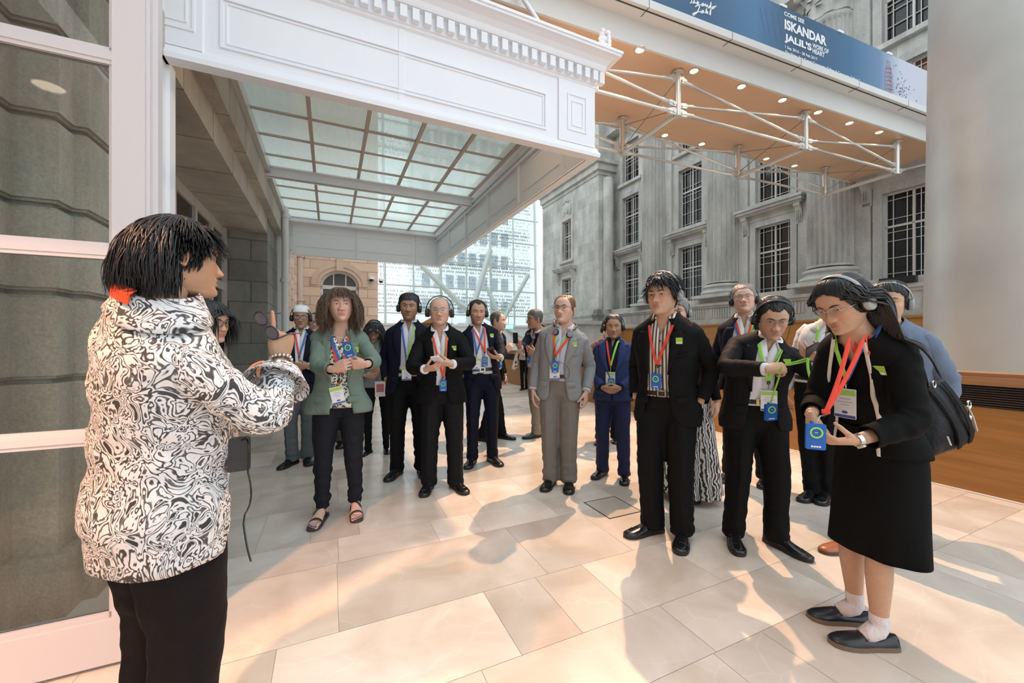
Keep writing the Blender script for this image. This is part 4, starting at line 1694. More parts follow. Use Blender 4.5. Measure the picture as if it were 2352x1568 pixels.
HEAD_Z = [-0.120, -0.114, -0.100, -0.080, -0.060, -0.040, -0.015, 0.0, 0.020, 0.045, 0.070, 0.090, 0.105, 0.113, 0.1165]
HEAD_F = [0.066, 0.082, 0.090, 0.089, 0.089, 0.089, 0.088, 0.086, 0.088, 0.087, 0.076, 0.056, 0.031, 0.006, -0.016]
HEAD_B = [-0.030, 0.006, 0.030, 0.054, 0.070, 0.082, 0.092, 0.096, 0.100, 0.101, 0.096, 0.083, 0.062, 0.040, 0.020]
HEAD_W = [0.015, 0.030, 0.0425, 0.0545, 0.0625, 0.0680, 0.0720, 0.0735, 0.0750, 0.0752, 0.0705, 0.0600, 0.0440, 0.0270, 0.002]


class Head:
    """a head in its own frame: z = 0 at the eyes, -y to the front, +x to its own left"""

    def __init__(s, **k):
        s.k = dict(wide=1.05, jaw=1.0, nose=1.0, noselen=1.0, eye=1.0, cheek=1.0, brow=1.0, lipw=1.0, mouth=0.0, stub=0.0, lip=(0.42, 0.16, 0.13), gaze=(0, 0), browcol=(0.02, 0.015, 0.012), fat=0.0)
        s.k.update(k)

    def base(s, ph, z):
        """surface of the bare skull shape; ph measured from the front"""
        z = np.asarray(z, float)
        f, b, w = crom(z, HEAD_Z, HEAD_F), crom(z, HEAD_Z, HEAD_B), crom(z, HEAD_Z, HEAD_W)
        w = np.maximum(w, 0.001) * s.k['wide']
        lo = sstep((-0.02 - z) / 0.06)
        w = w * (1 + (s.k['jaw'] - 1) * lo + s.k['fat'] * lo)
        c = np.where(z > 0.06, (b - f) / 2 * sstep((z - 0.06) / 0.05), 0.0) + np.where(z < -0.06, 0.0, 0) 
        c = np.where(b < 0.02, b - 0.02, c)
        sn, cs = np.sin(ph), np.cos(ph)
        n = 2.05 + 0.28 * gauss(z - 0.005, 0.045)
        x = w * np.sign(sn) * np.abs(sn) ** (2 / n)
        y = np.where(cs > 0, c - (f + c) * np.abs(cs) ** (2 / n), c + (b - c) * np.abs(cs) ** (2 / 2.1))
        return np.stack([x, y, z + 0 * ph], -1)

    def feature(s, x, z):
        """outward push on the front of the face"""
        k = s.k
        d = np.zeros_like(x)
        zn = z / k['noselen'] if True else z
        pz = crom(np.clip(zn, -0.07, 0.03), [-0.07, -0.054, -0.0485, -0.043, -0.036, -0.02, 0.0, 0.012, 0.03], [0, 0, 0.007, 0.019, 0.0245, 0.0160, 0.0065, 0.003, 0])
        ws = crom(np.clip(zn, -0.07, 0.03), [-0.07, -0.045, -0.036, -0.02, 0.0, 0.03], [0.010, 0.0105, 0.0100, 0.0075, 0.0060, 0.009]) * (0.8 + 0.2 * k['nose'])
        d += k['nose'] * pz * gauss(x, ws)
        d += 0.0095 * k['nose'] * gauss(np.abs(x) - 0.0135, 0.0052) * gauss(zn + 0.0405, 0.0060)
        d -= 0.0050 * gauss(np.abs(x) - 0.0085, 0.0035) * gauss(zn + 0.0490, 0.0028)
        d -= 0.0105 * gauss(np.abs(x) - 0.030, 0.0145) * gauss(z - 0.001, 0.0105)
        d += 0.0045 * k['brow'] * gauss(np.abs(x) - 0.028, 0.020) * gauss(z - 0.0195, 0.0065)
        d += 0.0050 * k['cheek'] * gauss(np.abs(x) - 0.046, 0.015) * gauss(z + 0.024, 0.015)
        d -= 0.0022 * gauss(np.abs(x) - (0.024 + 0.25 * np.clip(-0.042 - z, 0, 0.04)), 0.0045) * gauss(z + 0.055, 0.014)
        mz = z + k['mouth'] * np.abs(x) * 0.30
        lw = 0.0165 * k['lipw']
        d += 0.0062 * gauss(x, lw) * gauss(mz + 0.0645, 0.0042)
        d += 0.0066 * gauss(x, lw * 0.85) * gauss(mz + 0.0755, 0.0048)
        d -= 0.0062 * gauss(x, lw * 0.95) * gauss(mz + 0.0695, 0.0017)
        d -= 0.0026 * gauss(x, 0.004) * gauss(z + 0.0565, 0.0045)
        d -= 0.0035 * gauss(x, 0.020) * gauss(z + 0.0860, 0.0050)
        d += 0.0060 * gauss(x, 0.016) * gauss(z + 0.1030, 0.010)
        return d

    def face_y(s, x, z):
        """front surface y at (x, z)"""
        x, z = np.asarray(x, float), np.asarray(z, float)
        f, b, w = crom(z, HEAD_Z, HEAD_F), crom(z, HEAD_Z, HEAD_B), crom(z, HEAD_Z, HEAD_W) * s.k['wide']
        c = np.where(z > 0.06, (b - f) / 2 * sstep((z - 0.06) / 0.05), 0.0)
        q = np.clip(np.abs(x) / w, 0, 0.999)
        return c - (f + c) * (1 - q ** (2.05 + 0.28 * gauss(z - 0.005, 0.045))) ** (1 / (2.05 + 0.28 * gauss(z - 0.005, 0.045))) - s.feature(x, z)

    def mesh(s, skin):
        k = s.k
        zs = np.concatenate([np.linspace(-0.1195, -0.112, 5), np.linspace(-0.110, 0.030, 84)[0:], np.linspace(0.034, 0.1163, 26)])
        pf = np.linspace(-1.25, 1.25, 76)
        pb = np.linspace(1.25, 2 * PI - 1.25, 32)[1:-1]
        ph = np.concatenate([pf, pb])
        PH, Z = np.meshgrid(ph, zs)
        P = s.base(PH, Z)
        front = np.cos(PH) > 0.12
        fade = sstep((np.cos(PH) - 0.12) / 0.35)
        d = s.feature(P[..., 0], Z) * fade * front
        # lids: the almond opening lies behind the lid rim
        ax = np.abs(P[..., 0]) - 0.0315
        op = k['eye']
        up = 0.0058 * op * (1 - (ax / 0.0150) ** 2) + 0.0004
        dn = 0.0042 * (0.4 + 0.6 * op) * (1 - (ax / 0.0150) ** 2) + 0.0004
        ins = (Z < up) & (Z > -dn) & (np.abs(ax) < 0.0148) & front
        rim = gauss(Z - up, 0.0018) * (np.abs(ax) < 0.016) * 0.0014 + gauss(Z - up - 0.0045, 0.0014) * (np.abs(ax) < 0.016) * -0.0012
        lid = gauss(np.abs(P[..., 0]) - 0.0315, 0.0105) * gauss(Z, 0.0085) * 0.0078
        d += (lid + rim) * front
        d = np.where(ins, d - 0.0062, d)
        nv = nrm(P * np.array([1.0, 1.0, 0.25]))
        P = P + nv * d[..., None]
        mb = MB()
        mb.grid(P, cv=True, caps=(True, True))
        # pigment
        x, z = P[..., 0], Z
        base = np.array(skin)
        C = np.ones(P.shape[:2] + (1,)) * base
        mz = z + k['mouth'] * np.abs(x) * 0.30
        lw = 0.0190 * k['lipw']
        lm = np.clip(gauss(mz + 0.0702, 0.0070) * 1.5, 0, 1) * sstep((1.25 - np.abs(x) / lw) / 0.45) * fade
        C = C * (1 - lm[..., None] * 0.75) + lm[..., None] * 0.75 * np.array(k['lip'])
        ck = 0.9 * gauss(np.abs(x) - 0.045, 0.016) * gauss(z + 0.03, 0.018) * fade + 0.9 * gauss(x, 0.013) * gauss(z + 0.036, 0.012) * fade
        C = C * (1 + ck[..., None] * np.array([0.06, -0.09, -0.10]))
        if k['stub']:
            sm = k['stub'] * np.clip(gauss(z + 0.085, 0.025) + 0.8 * gauss(mz + 0.057, 0.005) * gauss(x, 0.02), 0, 1) * sstep((np.cos(PH) + 0.1) / 0.4) * (1 - lm)
            C = C * (1 - sm[..., None] * np.array([0.45, 0.42, 0.38]))
        s.colors = [C.reshape(-1, 3)]
        # ears
        for sd in (-1, 1):
            n_, m_ = 14, 18
            th = np.linspace(0.03, PI - 0.03, n_)
            a = np.arange(m_) * 2 * PI / m_
            X = np.outer(np.sin(th), np.cos(a)) * 0.0065
            Y = np.outer(np.sin(th), np.sin(a)) * 0.0165
            Zz = np.outer(np.cos(th), np.ones(m_)) * 0.031
            Y = Y * (1 + 0.25 * Zz / 0.031)
            r_ = np.sqrt((Y / 0.0165) ** 2 + (Zz / 0.031) ** 2)
            X = X - np.where(X > 0, 0.0075 * gauss(r_ - 0.35, 0.28), 0) + 0.003 * gauss(r_ - 0.85, 0.15) * np.sign(X)
            E_ = np.stack([X, Y, Zz], -1)
            E_ = E_ @ (rotz(math.radians(24)) @ rotx(math.radians(-10))).T
            E_[..., 0] *= sd
            c = s.base(np.array(sd * 1.66), np.array(-0.012))
            mb.grid(E_ + np.array([c[0] + sd * 0.007, c[1] + 0.006, -0.014]), cv=True, caps=(True, True))
            s.colors.append(np.ones((n_ * m_, 1)) * base * np.array([1.03, 0.90, 0.88]))
        return mb

    def eye(s, sd):
        """eyeball facing the front; white, iris and pupil as rings of one mesh"""
        th = np.radians([0.5, 10, 13, 20, 29, 32, 45, 60, 80, 100, 130, 170])
        m = 20
        a = np.arange(m) * 2 * PI / m
        P = np.stack([np.outer(np.sin(th), np.cos(a)), -np.outer(np.cos(th), np.ones(m)), np.outer(np.sin(th), np.sin(a))], -1) * 0.0122
        g = s.k['gaze']
        P = P @ (rotz(math.radians(g[0])) @ rotx(math.radians(g[1]))).T
        fy = float(s.face_y(0.0315, 0.0))
        mb = MB()
        cen = np.array([sd * 0.0315, fy - 0.0078 + 0.0122 + 0.0029, 0.0])
        P = P + cen
        for i in range(len(th) - 1):
            mat = 0 if th[i] < math.radians(12) else 1 if th[i] < math.radians(30) else 2
            mb.grid(P[i:i + 2], cv=True, mat=mat)
        mb.add(P[0], [tuple(range(m))], 0)
        return mb

    def eyebrow(s, sd):
        t = np.linspace(0, 1, 12)
        x = 0.012 + t * 0.038
        z = 0.0165 + 0.0065 * np.sin(t * PI * 0.75) - 0.004 * np.clip(t - 0.6, 0, 1)
        w = 0.0042 * np.sin((t * 0.88 + 0.12) * PI) ** 0.6 + 0.0004
        mb = MB()
        rows = []
        for q, o in ((-1, -0.0005), (-0.5, 0.0014), (0, 0.0020), (0.5, 0.0014), (1, -0.0005)):
            zz = z + q * w
            y = s.face_y(x, zz) - o
            rows.append(np.stack([sd * x, y, zz], 1))
        mb.grid(np.array(rows))
        return mb

    def hair_cap(s, line, thick=(0.004, 0.016), ztop=None, seed=1, rag=0.006, strands=46, amp=0.0022, part=None, sweep=0.0, n=(26, 128)):
        """cropped or combed hair: a shell from the hairline over the crown.
        line: (degrees from the front, z) pairs; may be given on both sides (-180..180)"""
        ns, mphi = n
        ph = np.linspace(-PI, PI, mphi, endpoint=False)
        dg = np.degrees(ph)
        L = sorted(line)
        if L[0][0] >= 0:
            L = [(-a, b) for a, b in L[::-1] if a > 0] + L
        zl = np.interp(dg, [q[0] for q in L], [q[1] for q in L])
        ang = np.stack([np.cos(ph) * 3, np.sin(ph) * 3, np.full(mphi, seed * 3.7)], 1)
        zl = zl + rag * vnoise(ang * 2.6, seed) + rag * 0.6 * vnoise(ang * 6.1, seed + 5)
        zl = np.clip(zl, -0.11, 0.1155)
        t = np.linspace(0, 1, ns)
        P = np.zeros((ns + 2, mphi, 3))
        zt = 0.1163
        for i, ti in enumerate(t):
            z = zt - (zt - zl) * (1 - ti) ** 1.7 if ztop is None else zl + (np.interp(dg, [-q[0] for q in ztop[::-1]][:-1] + [q[0] for q in ztop], [q[1] for q in ztop[::-1]][:-1] + [q[1] for q in ztop]) - zl) * ti
            B = s.base(ph, z)
            th_ = thick[0] + (thick[1] - thick[0]) * sstep(ti * 1.6) * (1 if ztop is None else (1 - sstep(ti * 1.5 - 0.5)))
            nv = nrm(B * np.array([1.0, 1.0, 1.25]) + np.array([0, 0.0, 0.012 * ti]))
            sw = sweep * ti
            rid = amp * np.sin(strands * (ph + sw) + 3 * vnoise(np.stack([np.cos(ph) * 4, np.sin(ph) * 4, np.full(mphi, ti * 2.5)], 1), seed + 1)) * (1 - ti ** 4)
            rid += amp * 1.3 * vnoise(np.stack([np.cos(ph + sw) * 11, np.sin(ph + sw) * 11, np.full(mphi, ti * 2)], 1), seed + 2) * (1 - ti ** 3)
            P[i + 1] = B + nv * (th_ + rid)[:, None]
        B = s.base(ph, zl)
        P[0] = B - nrm(B) * 0.004
        P[-1] = P[-2].mean(0) + np.array([0, 0, 0.0005]) if ztop is None else s.base(ph, P[-2][:, 2]) - nrm(P[-2]) * 0.004
        mb = MB()
        mb.grid(P, cv=True)
        return mb


FINGERS = {  # curl of the three joints of index..little, thumb (swing, bend)
    'relax': ([(18, 22, 14), (24, 28, 16), (28, 30, 18), (32, 32, 18)], (38, 18)),
    'flat': ([(6, 8, 5)] * 4, (40, 10)),
    'fist': ([(72, 88, 50), (76, 90, 52), (78, 92, 52), (80, 92, 52)], (22, 46)),
    'hold': ([(42, 52, 26), (46, 54, 28), (50, 54, 28), (54, 56, 30)], (32, 28)),
    'pinch': ([(50, 52, 26), (58, 60, 34), (66, 66, 38), (72, 70, 40)], (30, 30)),
    'cup': ([(30, 38, 22), (32, 40, 22), (36, 42, 24), (40, 44, 26)], (44, 22)),
    'point': ([(4, 6, 4), (72, 86, 50), (76, 90, 50), (80, 90, 50)], (20, 44)),
}


def hand_mb(mb, w, d, n, side, pose='relax', k=1.0, fore=None, fr=0.034):
    """a hand from wrist w, fingers along d, palm facing n; side +1 = a left hand. fore: elbow point for the bare forearm"""
    d = nrm(d)
    n = nrm(n - (n @ d) * d)
    th = -side * np.cross(d, n)        # towards the thumb
    th = nrm(th)
    curls, (tsw, tbd) = FINGERS[pose]
    # palm
    P = []
    for t, hw, ht, off in ((-0.012, 0.0265, 0.019, 0), (0.005, 0.0275, 0.0185, 0), (0.025, 0.034, 0.0175, 0.001), (0.05, 0.0405, 0.0155, 0.001), (0.075, 0.0415, 0.0135, 0), (0.092, 0.0395, 0.011, 0), (0.098, 0.034, 0.007, 0)):
        a = np.arange(16) * 2 * PI / 16
        P.append(w + k * (d * t + th * off + np.cos(a)[:, None] * th * hw + np.sin(a)[:, None] * n * ht))
    mb.grid(np.array(P), cv=True, caps=(True, True))
    pos = [0.0305, 0.0105, -0.0098, -0.0290]
    base = [0.089, 0.094, 0.090, 0.081]
    lens = [(0.042, 0.025, 0.021), (0.046, 0.029, 0.022), (0.042, 0.027, 0.021), (0.033, 0.021, 0.019)]
    rad = [0.0092, 0.0094, 0.0088, 0.0078]
    fan = [0.07, 0.015, -0.04, -0.10]
    for i in range(4):
        p = w + k * (d * (base[i] - 0.012) + th * pos[i] + n * 0.001)
        dr = nrm(d + th * fan[i])
        pts, rr = [p], [rad[i] * 1.08]
        p = p + dr * 0.012 * k
        pts.append(p)
        rr.append(rad[i] * 1.06)
        ang = 0
        for j in range(3):
            ang += math.radians(curls[i][j])
            v = dr * math.cos(ang) + n * math.sin(ang)
            L = lens[i][j] * k
            pts += [p + v * L * 0.5, p + v * L]
            rr += [rad[i] * (0.98 - 0.09 * j), rad[i] * (1.0 - 0.11 * (j + 0.6))]
            p = p + v * L
        mb.tube(pts, np.array(rr) * k, 10, round_end=True)
    p = w + k * (d * 0.020 + th * 0.020 + n * 0.006)
    a = math.radians(tsw)
    v0 = nrm(d * math.cos(a) + th * math.sin(a) * 0.85 + n * math.sin(a) * 0.65)
    b_ = math.radians(tbd)
    tw = nrm(n * 0.6 - th * 0.8)
    v1 = nrm(v0 * math.cos(b_) + tw * math.sin(b_))
    v2 = nrm(v0 * math.cos(b_ * 1.7) + tw * math.sin(b_ * 1.7))
    pts = [p, p + v0 * 0.02 * k, p + v0 * 0.043 * k, p + v0 * 0.043 * k + v1 * 0.017 * k, p + v0 * 0.043 * k + v1 * 0.033 * k, p + v0 * 0.043 * k + v1 * 0.033 * k + v2 * 0.024 * k]
    mb.tube(pts, np.array([0.0165, 0.0150, 0.0115, 0.0105, 0.0108, 0.0080]) * k, 10, round_end=True)
    if fore is not None:
        L = np.linalg.norm(fore - w)
        e = nrm(fore - w)
        mb.tube([w + d * 0.012 * k, w, w + e * 0.03, w + e * 0.08, w + e * min(0.16, L * 0.8)], np.array([0.0245, 0.0255, 0.0265, 0.030, fr]) * k, 14, up=n, flat=0.80)


def bez(a, b, c, n):
    t = np.linspace(0, 1, n)[:, None]
    return a * (1 - t) ** 2 + 2 * b * t * (1 - t) + c * t * t


def limb(a, b, c, n=26, q=0.22):
    """shoulder-elbow-wrist path with a rounded elbow; returns points and 0..2 parameter"""
    e0 = b + (a - b) * q
    e1 = b + (c - b) * q
    k = n // 3
    p = np.concatenate([a + (e0 - a) * np.linspace(0, 1, k)[:, None], bez(e0, b, e1, n - 2 * k + 2)[1:-1], e1 + (c - e1) * np.linspace(0, 1, k)[:, None]])
    s = np.concatenate([np.linspace(0, 1 - q, k), np.linspace(1 - q, 1 + q, n - 2 * k + 2)[1:-1], np.linspace(1 + q, 2, k)])
    return p, s


def ik(a, c, l1, l2, pole):
    d = c - a
    L = np.linalg.norm(d)
    if L > (l1 + l2) * 0.995:
        c = a + d / L * (l1 + l2) * 0.995
        d = c - a
        L = np.linalg.norm(d)
    x = (l1 * l1 - l2 * l2 + L * L) / (2 * L)
    y = math.sqrt(max(0, l1 * l1 - x * x))
    u = d / L
    p = np.asarray(pole, float)
    p = nrm(p - (p @ u) * u)
    return a + u * x + p * y, c


EYE_MATS = {}


def skin_mat(name):
    if name in MATS:
        return MATS[name]
    m, n, l, b = nodes(name)
    a = n.new('ShaderNodeAttribute')
    a.attribute_name = 'pigment'
    t = n.new('ShaderNodeTexCoord')
    ns = n.new('ShaderNodeTexNoise')
    ns.inputs['Scale'].default_value = 55
    ns.inputs['Detail'].default_value = 3
    l.new(t.outputs['Object'], ns.inputs['Vector'])
    mr_ = n.new('ShaderNodeMapRange')
    mr_.inputs[3].default_value = 0.90
    mr_.inputs[4].default_value = 1.10
    l.new(ns.outputs['Fac'], mr_.inputs[0])
    mx = n.new('ShaderNodeMix')
    mx.data_type = 'RGBA'
    mx.blend_type = 'MULTIPLY'
    mx.inputs['Factor'].default_value = 1
    l.new(a.outputs['Color'], mx.inputs['A'])
    l.new(mr_.outputs[0], mx.inputs['B'])
    l.new(mx.outputs['Result'], b.inputs['Base Color'])
    b.inputs['Roughness'].default_value = 0.48
    b.inputs['Specular IOR Level'].default_value = 0.4
    b.inputs['Subsurface Weight'].default_value = 0.12
    b.inputs['Subsurface Radius'].default_value = (0.012, 0.005, 0.003)
    b.inputs['Subsurface Scale'].default_value = 0.6
    MATS[name] = m
    return m


SKIN = skin_mat('skin')
EYEW = pm('eye_white', (0.72, 0.68, 0.64), 0.15)
PUPIL = pm('pupil', (0.004, 0.004, 0.004), 0.1)


def cloth(name, col, rough=0.8, bumpk=0.35, scale=9, sheen=0.0, weave=None, col2=None):
    """woven cloth: soft creases plus a fine weave in the normal"""
    if name in MATS:
        return MATS[name]
    m, n, l, b = nodes(name)
    b.inputs['Base Color'].default_value = (*col, 1)
    b.inputs['Roughness'].default_value = rough
    b.inputs['Specular IOR Level'].default_value = 0.12
    if sheen:
        b.inputs['Sheen Weight'].default_value = sheen
        b.inputs['Sheen Roughness'].default_value = 0.4
    t = n.new('ShaderNodeTexCoord')
    mp = n.new('ShaderNodeMapping')
    mp.inputs['Scale'].default_value = (1, 1, 0.55)
    l.new(t.outputs['Object'], mp.inputs[0])
    ns = n.new('ShaderNodeTexNoise')
    ns.inputs['Scale'].default_value = scale
    ns.inputs['Detail'].default_value = 3
    ns.inputs['Distortion'].default_value = 0.8
    l.new(mp.outputs[0], ns.inputs['Vector'])
    fn = n.new('ShaderNodeTexNoise')
    fn.inputs['Scale'].default_value = 420
    l.new(t.outputs['Object'], fn.inputs['Vector'])
    ma = n.new('ShaderNodeMath')
    ma.operation = 'MULTIPLY_ADD'
    ma.inputs[1].default_value = 0.06
    l.new(fn.outputs['Fac'], ma.inputs[0])
    l.new(ns.outputs['Fac'], ma.inputs[2])
    bp = n.new('ShaderNodeBump')
    bp.inputs['Strength'].default_value = bumpk
    bp.inputs['Distance'].default_value = 0.035
    l.new(ma.outputs[0], bp.inputs['Height'])
    l.new(bp.outputs[0], b.inputs['Normal'])
    if weave:
        mx = n.new('ShaderNodeMix')
        mx.data_type = 'RGBA'
        mx.inputs['A'].default_value = (*[c * (1 - weave) for c in col], 1)
        mx.inputs['B'].default_value = (*[c * (1 + weave) for c in col], 1)
        l.new(fn.outputs['Fac'], mx.inputs['Factor'])
        l.new(mx.outputs['Result'], b.inputs['Base Color'])
    MATS[name] = m
    return m


def leather(name, col, rough=0.28):
    return pm(name, col, rough, spec=0.5, bump=(70, 0.08, 0.002), coat=0.15)


def hair_mat(name, col, rough=0.42):
    if name in MATS:
        return MATS[name]
    m, n, l, b = nodes(name)
    b.inputs['Roughness'].default_value = rough
    b.inputs['Specular IOR Level'].default_value = 0.45
    t = n.new('ShaderNodeTexCoord')
    mp = n.new('ShaderNodeMapping')
    mp.inputs['Scale'].default_value = (1, 1, 0.18)
    l.new(t.outputs['Object'], mp.inputs[0])
    ns = n.new('ShaderNodeTexNoise')
    ns.inputs['Scale'].default_value = 160
    ns.inputs['Detail'].default_value = 3
    l.new(mp.outputs[0], ns.inputs['Vector'])
    mx = n.new('ShaderNodeMix')
    mx.data_type = 'RGBA'
    mx.inputs['A'].default_value = (*[c * 0.6 for c in col], 1)
    mx.inputs['B'].default_value = (*[min(1, c * 1.45) for c in col], 1)
    l.new(ns.outputs['Fac'], mx.inputs['Factor'])
    l.new(mx.outputs['Result'], b.inputs['Base Color'])
    bp = n.new('ShaderNodeBump')
    bp.inputs['Strength'].default_value = 0.5
    bp.inputs['Distance'].default_value = 0.004
    l.new(ns.outputs['Fac'], bp.inputs['Height'])
    l.new(bp.outputs[0], b.inputs['Normal'])
    MATS[name] = m
    return m
NEX = 2.4


class Person:
    def __init__(s, label, S, feet, hip, sh=None, eye=None, head=(0, 0, 0), sex='m', skin=(0.60, 0.36, 0.25), face=None, girth=1.0, belly=0.0, hipoff=(0, 0), arms=(None, None), group=None, shw=1.0, hs=1.0):
        """feet: ((left ankle on the ground, toe yaw), (right ...)); yaw 0 faces the camera, positive turns to the picture's right.
        eye: the point between the eyes"""
        s.S, s.sex, s.skin = S, sex, np.array(skin)
        s.k = k = S / 1.75
        s.feet = [(np.array([f[0][0], f[0][1], 0.0]), math.radians(f[1])) for f in feet]
        s.hip = math.radians(hip)
        s.sh = math.radians(hip if sh is None else sh)
        s.girth, s.belly, s.shw = girth, belly, shw
        s.tab = (TORSO_M if sex == 'm' else TORSO_F).copy()
        top = sstep((s.tab[:, 0] - 1.30) / 0.12)
        s.tab[:, 1] *= (1 + (girth - 1) * (1 - 0.6 * top)) * (1 + (shw * (0.94 if sex == 'm' else 1.0) - 1) * top)
        s.tab[:, 2] *= 1 + (girth - 1) * (1 - 0.6 * top)
        s.tab[:, 3] *= 1 + (girth - 1) * (1 - 0.6 * top)
        s.tab[:, 2] += belly * gauss(s.tab[:, 0] - 1.08, 0.12)
        c = (s.feet[0][0] + s.feet[1][0]) / 2
        s.base = c.copy()
        s.P = c + np.array([hipoff[0], hipoff[1], 0.95 * k])
        hy, hp, hr = (math.radians(a) for a in head)
        s.HR = rotz(hy) @ rotx(hp) @ roty(hr)          # pitch > 0 looks down
        s.hs = k * hs * 1.075
        if eye is None:
            eye = s.P + np.array([0, 0, (1.636 - 0.95) * k]) + rotz(s.sh) @ np.array([0, -0.03 * k, 0])
        s.E = np.asarray(eye, float)
        # the pivot of the head sits at the top of the neck, behind and below the eyes
        s.HO = s.E - s.HR @ (np.array([0, -0.088, 0]) * s.hs)
        piv = s.HO + s.HR @ (np.array([0, 0.022, -0.075]) * s.hs)
        s.N = piv - np.array([0, 0, 0.045 * k]) + rotz(s.sh) @ np.array([0, 0.018 * k, 0])
        Q = s.P + np.array([0, 0, 0.26 * k])
        f = np.linspace(0, 1, 41)
        C = bez(s.P, Q, s.N, 41)
        D = np.gradient(C, axis=0)
        hsv = [0.0]
        s.fh = 0.95 + 0.57 * f
        Z = nrm(D)
        yaw = s.hip + (s.sh - s.hip) * sstep(f * 1.3)
        X0 = np.stack([np.cos(yaw), np.sin(yaw), 0 * yaw], 1)
        X = nrm(X0 - (X0 * Z).sum(1, keepdims=True) * Z)
        s.fC, s.fX, s.fZ = C, X, Z
        s.fY = np.cross(Z, X)
        s.arms = [None, None]
        for i, sd in enumerate((1, -1)):
            s.set_arm(i, sd, arms[i])
        lab = label
        s.root = root('person', tuple(s.base), lab, 'person', group)
        s.label = label

    # ---- frames
    def T(s, x, y, h):
        x, y, h = np.broadcast_arrays(np.asarray(x, float), np.asarray(y, float), np.asarray(h, float))
        hc = np.clip(h, s.fh[0], s.fh[-1])

        def ip(A):
            return np.stack([np.interp(hc, s.fh, A[:, i]) for i in range(3)], -1)
        C, X, Y, Z = ip(s.fC), ip(s.fX), ip(s.fY), ip(s.fZ)
        ex = np.where(h < s.fh[0], h - s.fh[0], np.where(h > s.fh[-1], h - s.fh[-1], 0))
        up = np.where((h < s.fh[0])[..., None], np.array([0, 0, 1.0]), Z)
        return C + s.k * (x[..., None] * X + y[..., None] * Y + ex[..., None] * up)

    def dims(s, h):
        return tuple(crom(h, s.tab[:, 0], s.tab[:, i]) for i in (1, 2, 3))

    def sec(s, ph, h, infl=0.0, wide=0.0):
        a, bf, bb = s.dims(h)
        a, bf, bb = a + infl + wide, bf + infl, bb + infl
        sn, cs = np.sin(ph), np.cos(ph)
        x = a * np.sign(sn) * np.abs(sn) ** (2 / NEX)
        y = np.where(cs > 0, -bf, bb) * np.abs(cs) ** (2 / NEX)
        return x, y

    def surf(s, x, h, infl=0.0):
        """front of the torso at lateral x, height h"""
        a, bf, bb = s.dims(h)
        q = np.clip(np.abs(x) / (a + infl), 0, 0.995)
        return s.T(x, -(bf + infl) * (1 - q ** NEX) ** (1 / NEX), h)

    def fwd(s):
        return rotz(s.sh) @ np.array([0, -1.0, 0])

    def rt(s):
        return rotz(s.sh) @ np.array([1.0, 0, 0])

    def set_arm(s, i, sd, spec):
        k = s.k
        sx = (0.158 if s.sex == 'm' else 0.143) * s.shw
        J = s.T(sd * sx, 0.008, 1.398)
        l1, l2 = 0.295 * k, 0.262 * k
        f, r = s.fwd(), s.rt()
        if spec is None or spec == 'hang':
            spec = {'w': s.T(sd * 0.240 * s.girth ** 0.5, -0.045, 0.875), 'd': np.array([0, 0, -1.0]) + f * 0.15, 'n': -sd * r * 0.9 + -f * 0.25, 'pose': 'relax', 'pole': -f + sd * r * 0.35}
        elif spec == 'pocket':
            spec = {'w': s.T(sd * 0.205 * s.girth, -0.02, 0.92), 'd': np.array([0, 0, -1.0]), 'n': -sd * r, 'pose': None, 'pole': -f * 1.0 + sd * r * 0.5}
        elif spec == 'back':
            spec = {'w': s.T(sd * 0.06, 0.17, 0.98), 'd': np.array([0, 0, -1.0]), 'n': f, 'pose': None, 'pole': -f + sd * r}
        spec = dict(spec)
        spec.setdefault('pole', np.array([0, 0, -1.0]) - f * 0.4 + sd * r * 0.5)
        E, w = ik(J, np.asarray(spec['w'], float), l1, l2, spec['pole'])
        spec['w'] = w
        s.arms[i] = (J, E, w, spec)

    def obj(s, mb, name, mats, parent=None, smooth=180, **t):
        o = build(mb, name, mats, parent or s.root, base=s.base, smooth=smooth, **t)
        return o

    # ---- the body
    def body(s, fine=True, legs='hidden', bare_arm=0.04):
        k = s.k
        mb = MB()
        cols = []

        def add(c):
            n0 = len(np.concatenate(cols)) if cols else 0
            cols.append(np.broadcast_to(np.asarray(c, float), (mb.n - n0, 3)))
        hd = s.head.mesh(s.skin)
        off = 0
        V = s.HO + (hd.verts() * s.hs) @ s.HR.T
        mb.add(V, hd.f)
        cols.append(np.concatenate(s.head.colors))
        # neck and trunk in one run
        hs_ = np.concatenate([np.linspace(0.94, 1.40, 12), np.linspace(1.42, 1.53, 10)])
        ph = np.linspace(0, 2 * PI, 40, endpoint=False)
        rows = []
        for h in hs_:
            x, y = s.sec(ph, h, -0.006 if h < 1.45 else -0.002)
            rows.append(s.T(x, y, np.full(40, h)))
        nr = 0.057 if s.sex == 'm' else 0.047
        nr *= (1 + (s.girth - 1) * 0.6)
        for t_, z, cy, r in ((0.4, -0.078, 0.022, nr), (0.7, -0.055, 0.026, nr), (1, -0.03, 0.030, nr * 0.98)):
            loc = np.stack([np.sin(ph) * r, cy - np.cos(ph) * r * 1.02, np.full(40, z)], 1) * s.hs
            rows.append(s.HO + loc @ s.HR.T)
        mb.grid(np.array(rows), cv=True, caps=(True, True))
        add(s.skin)
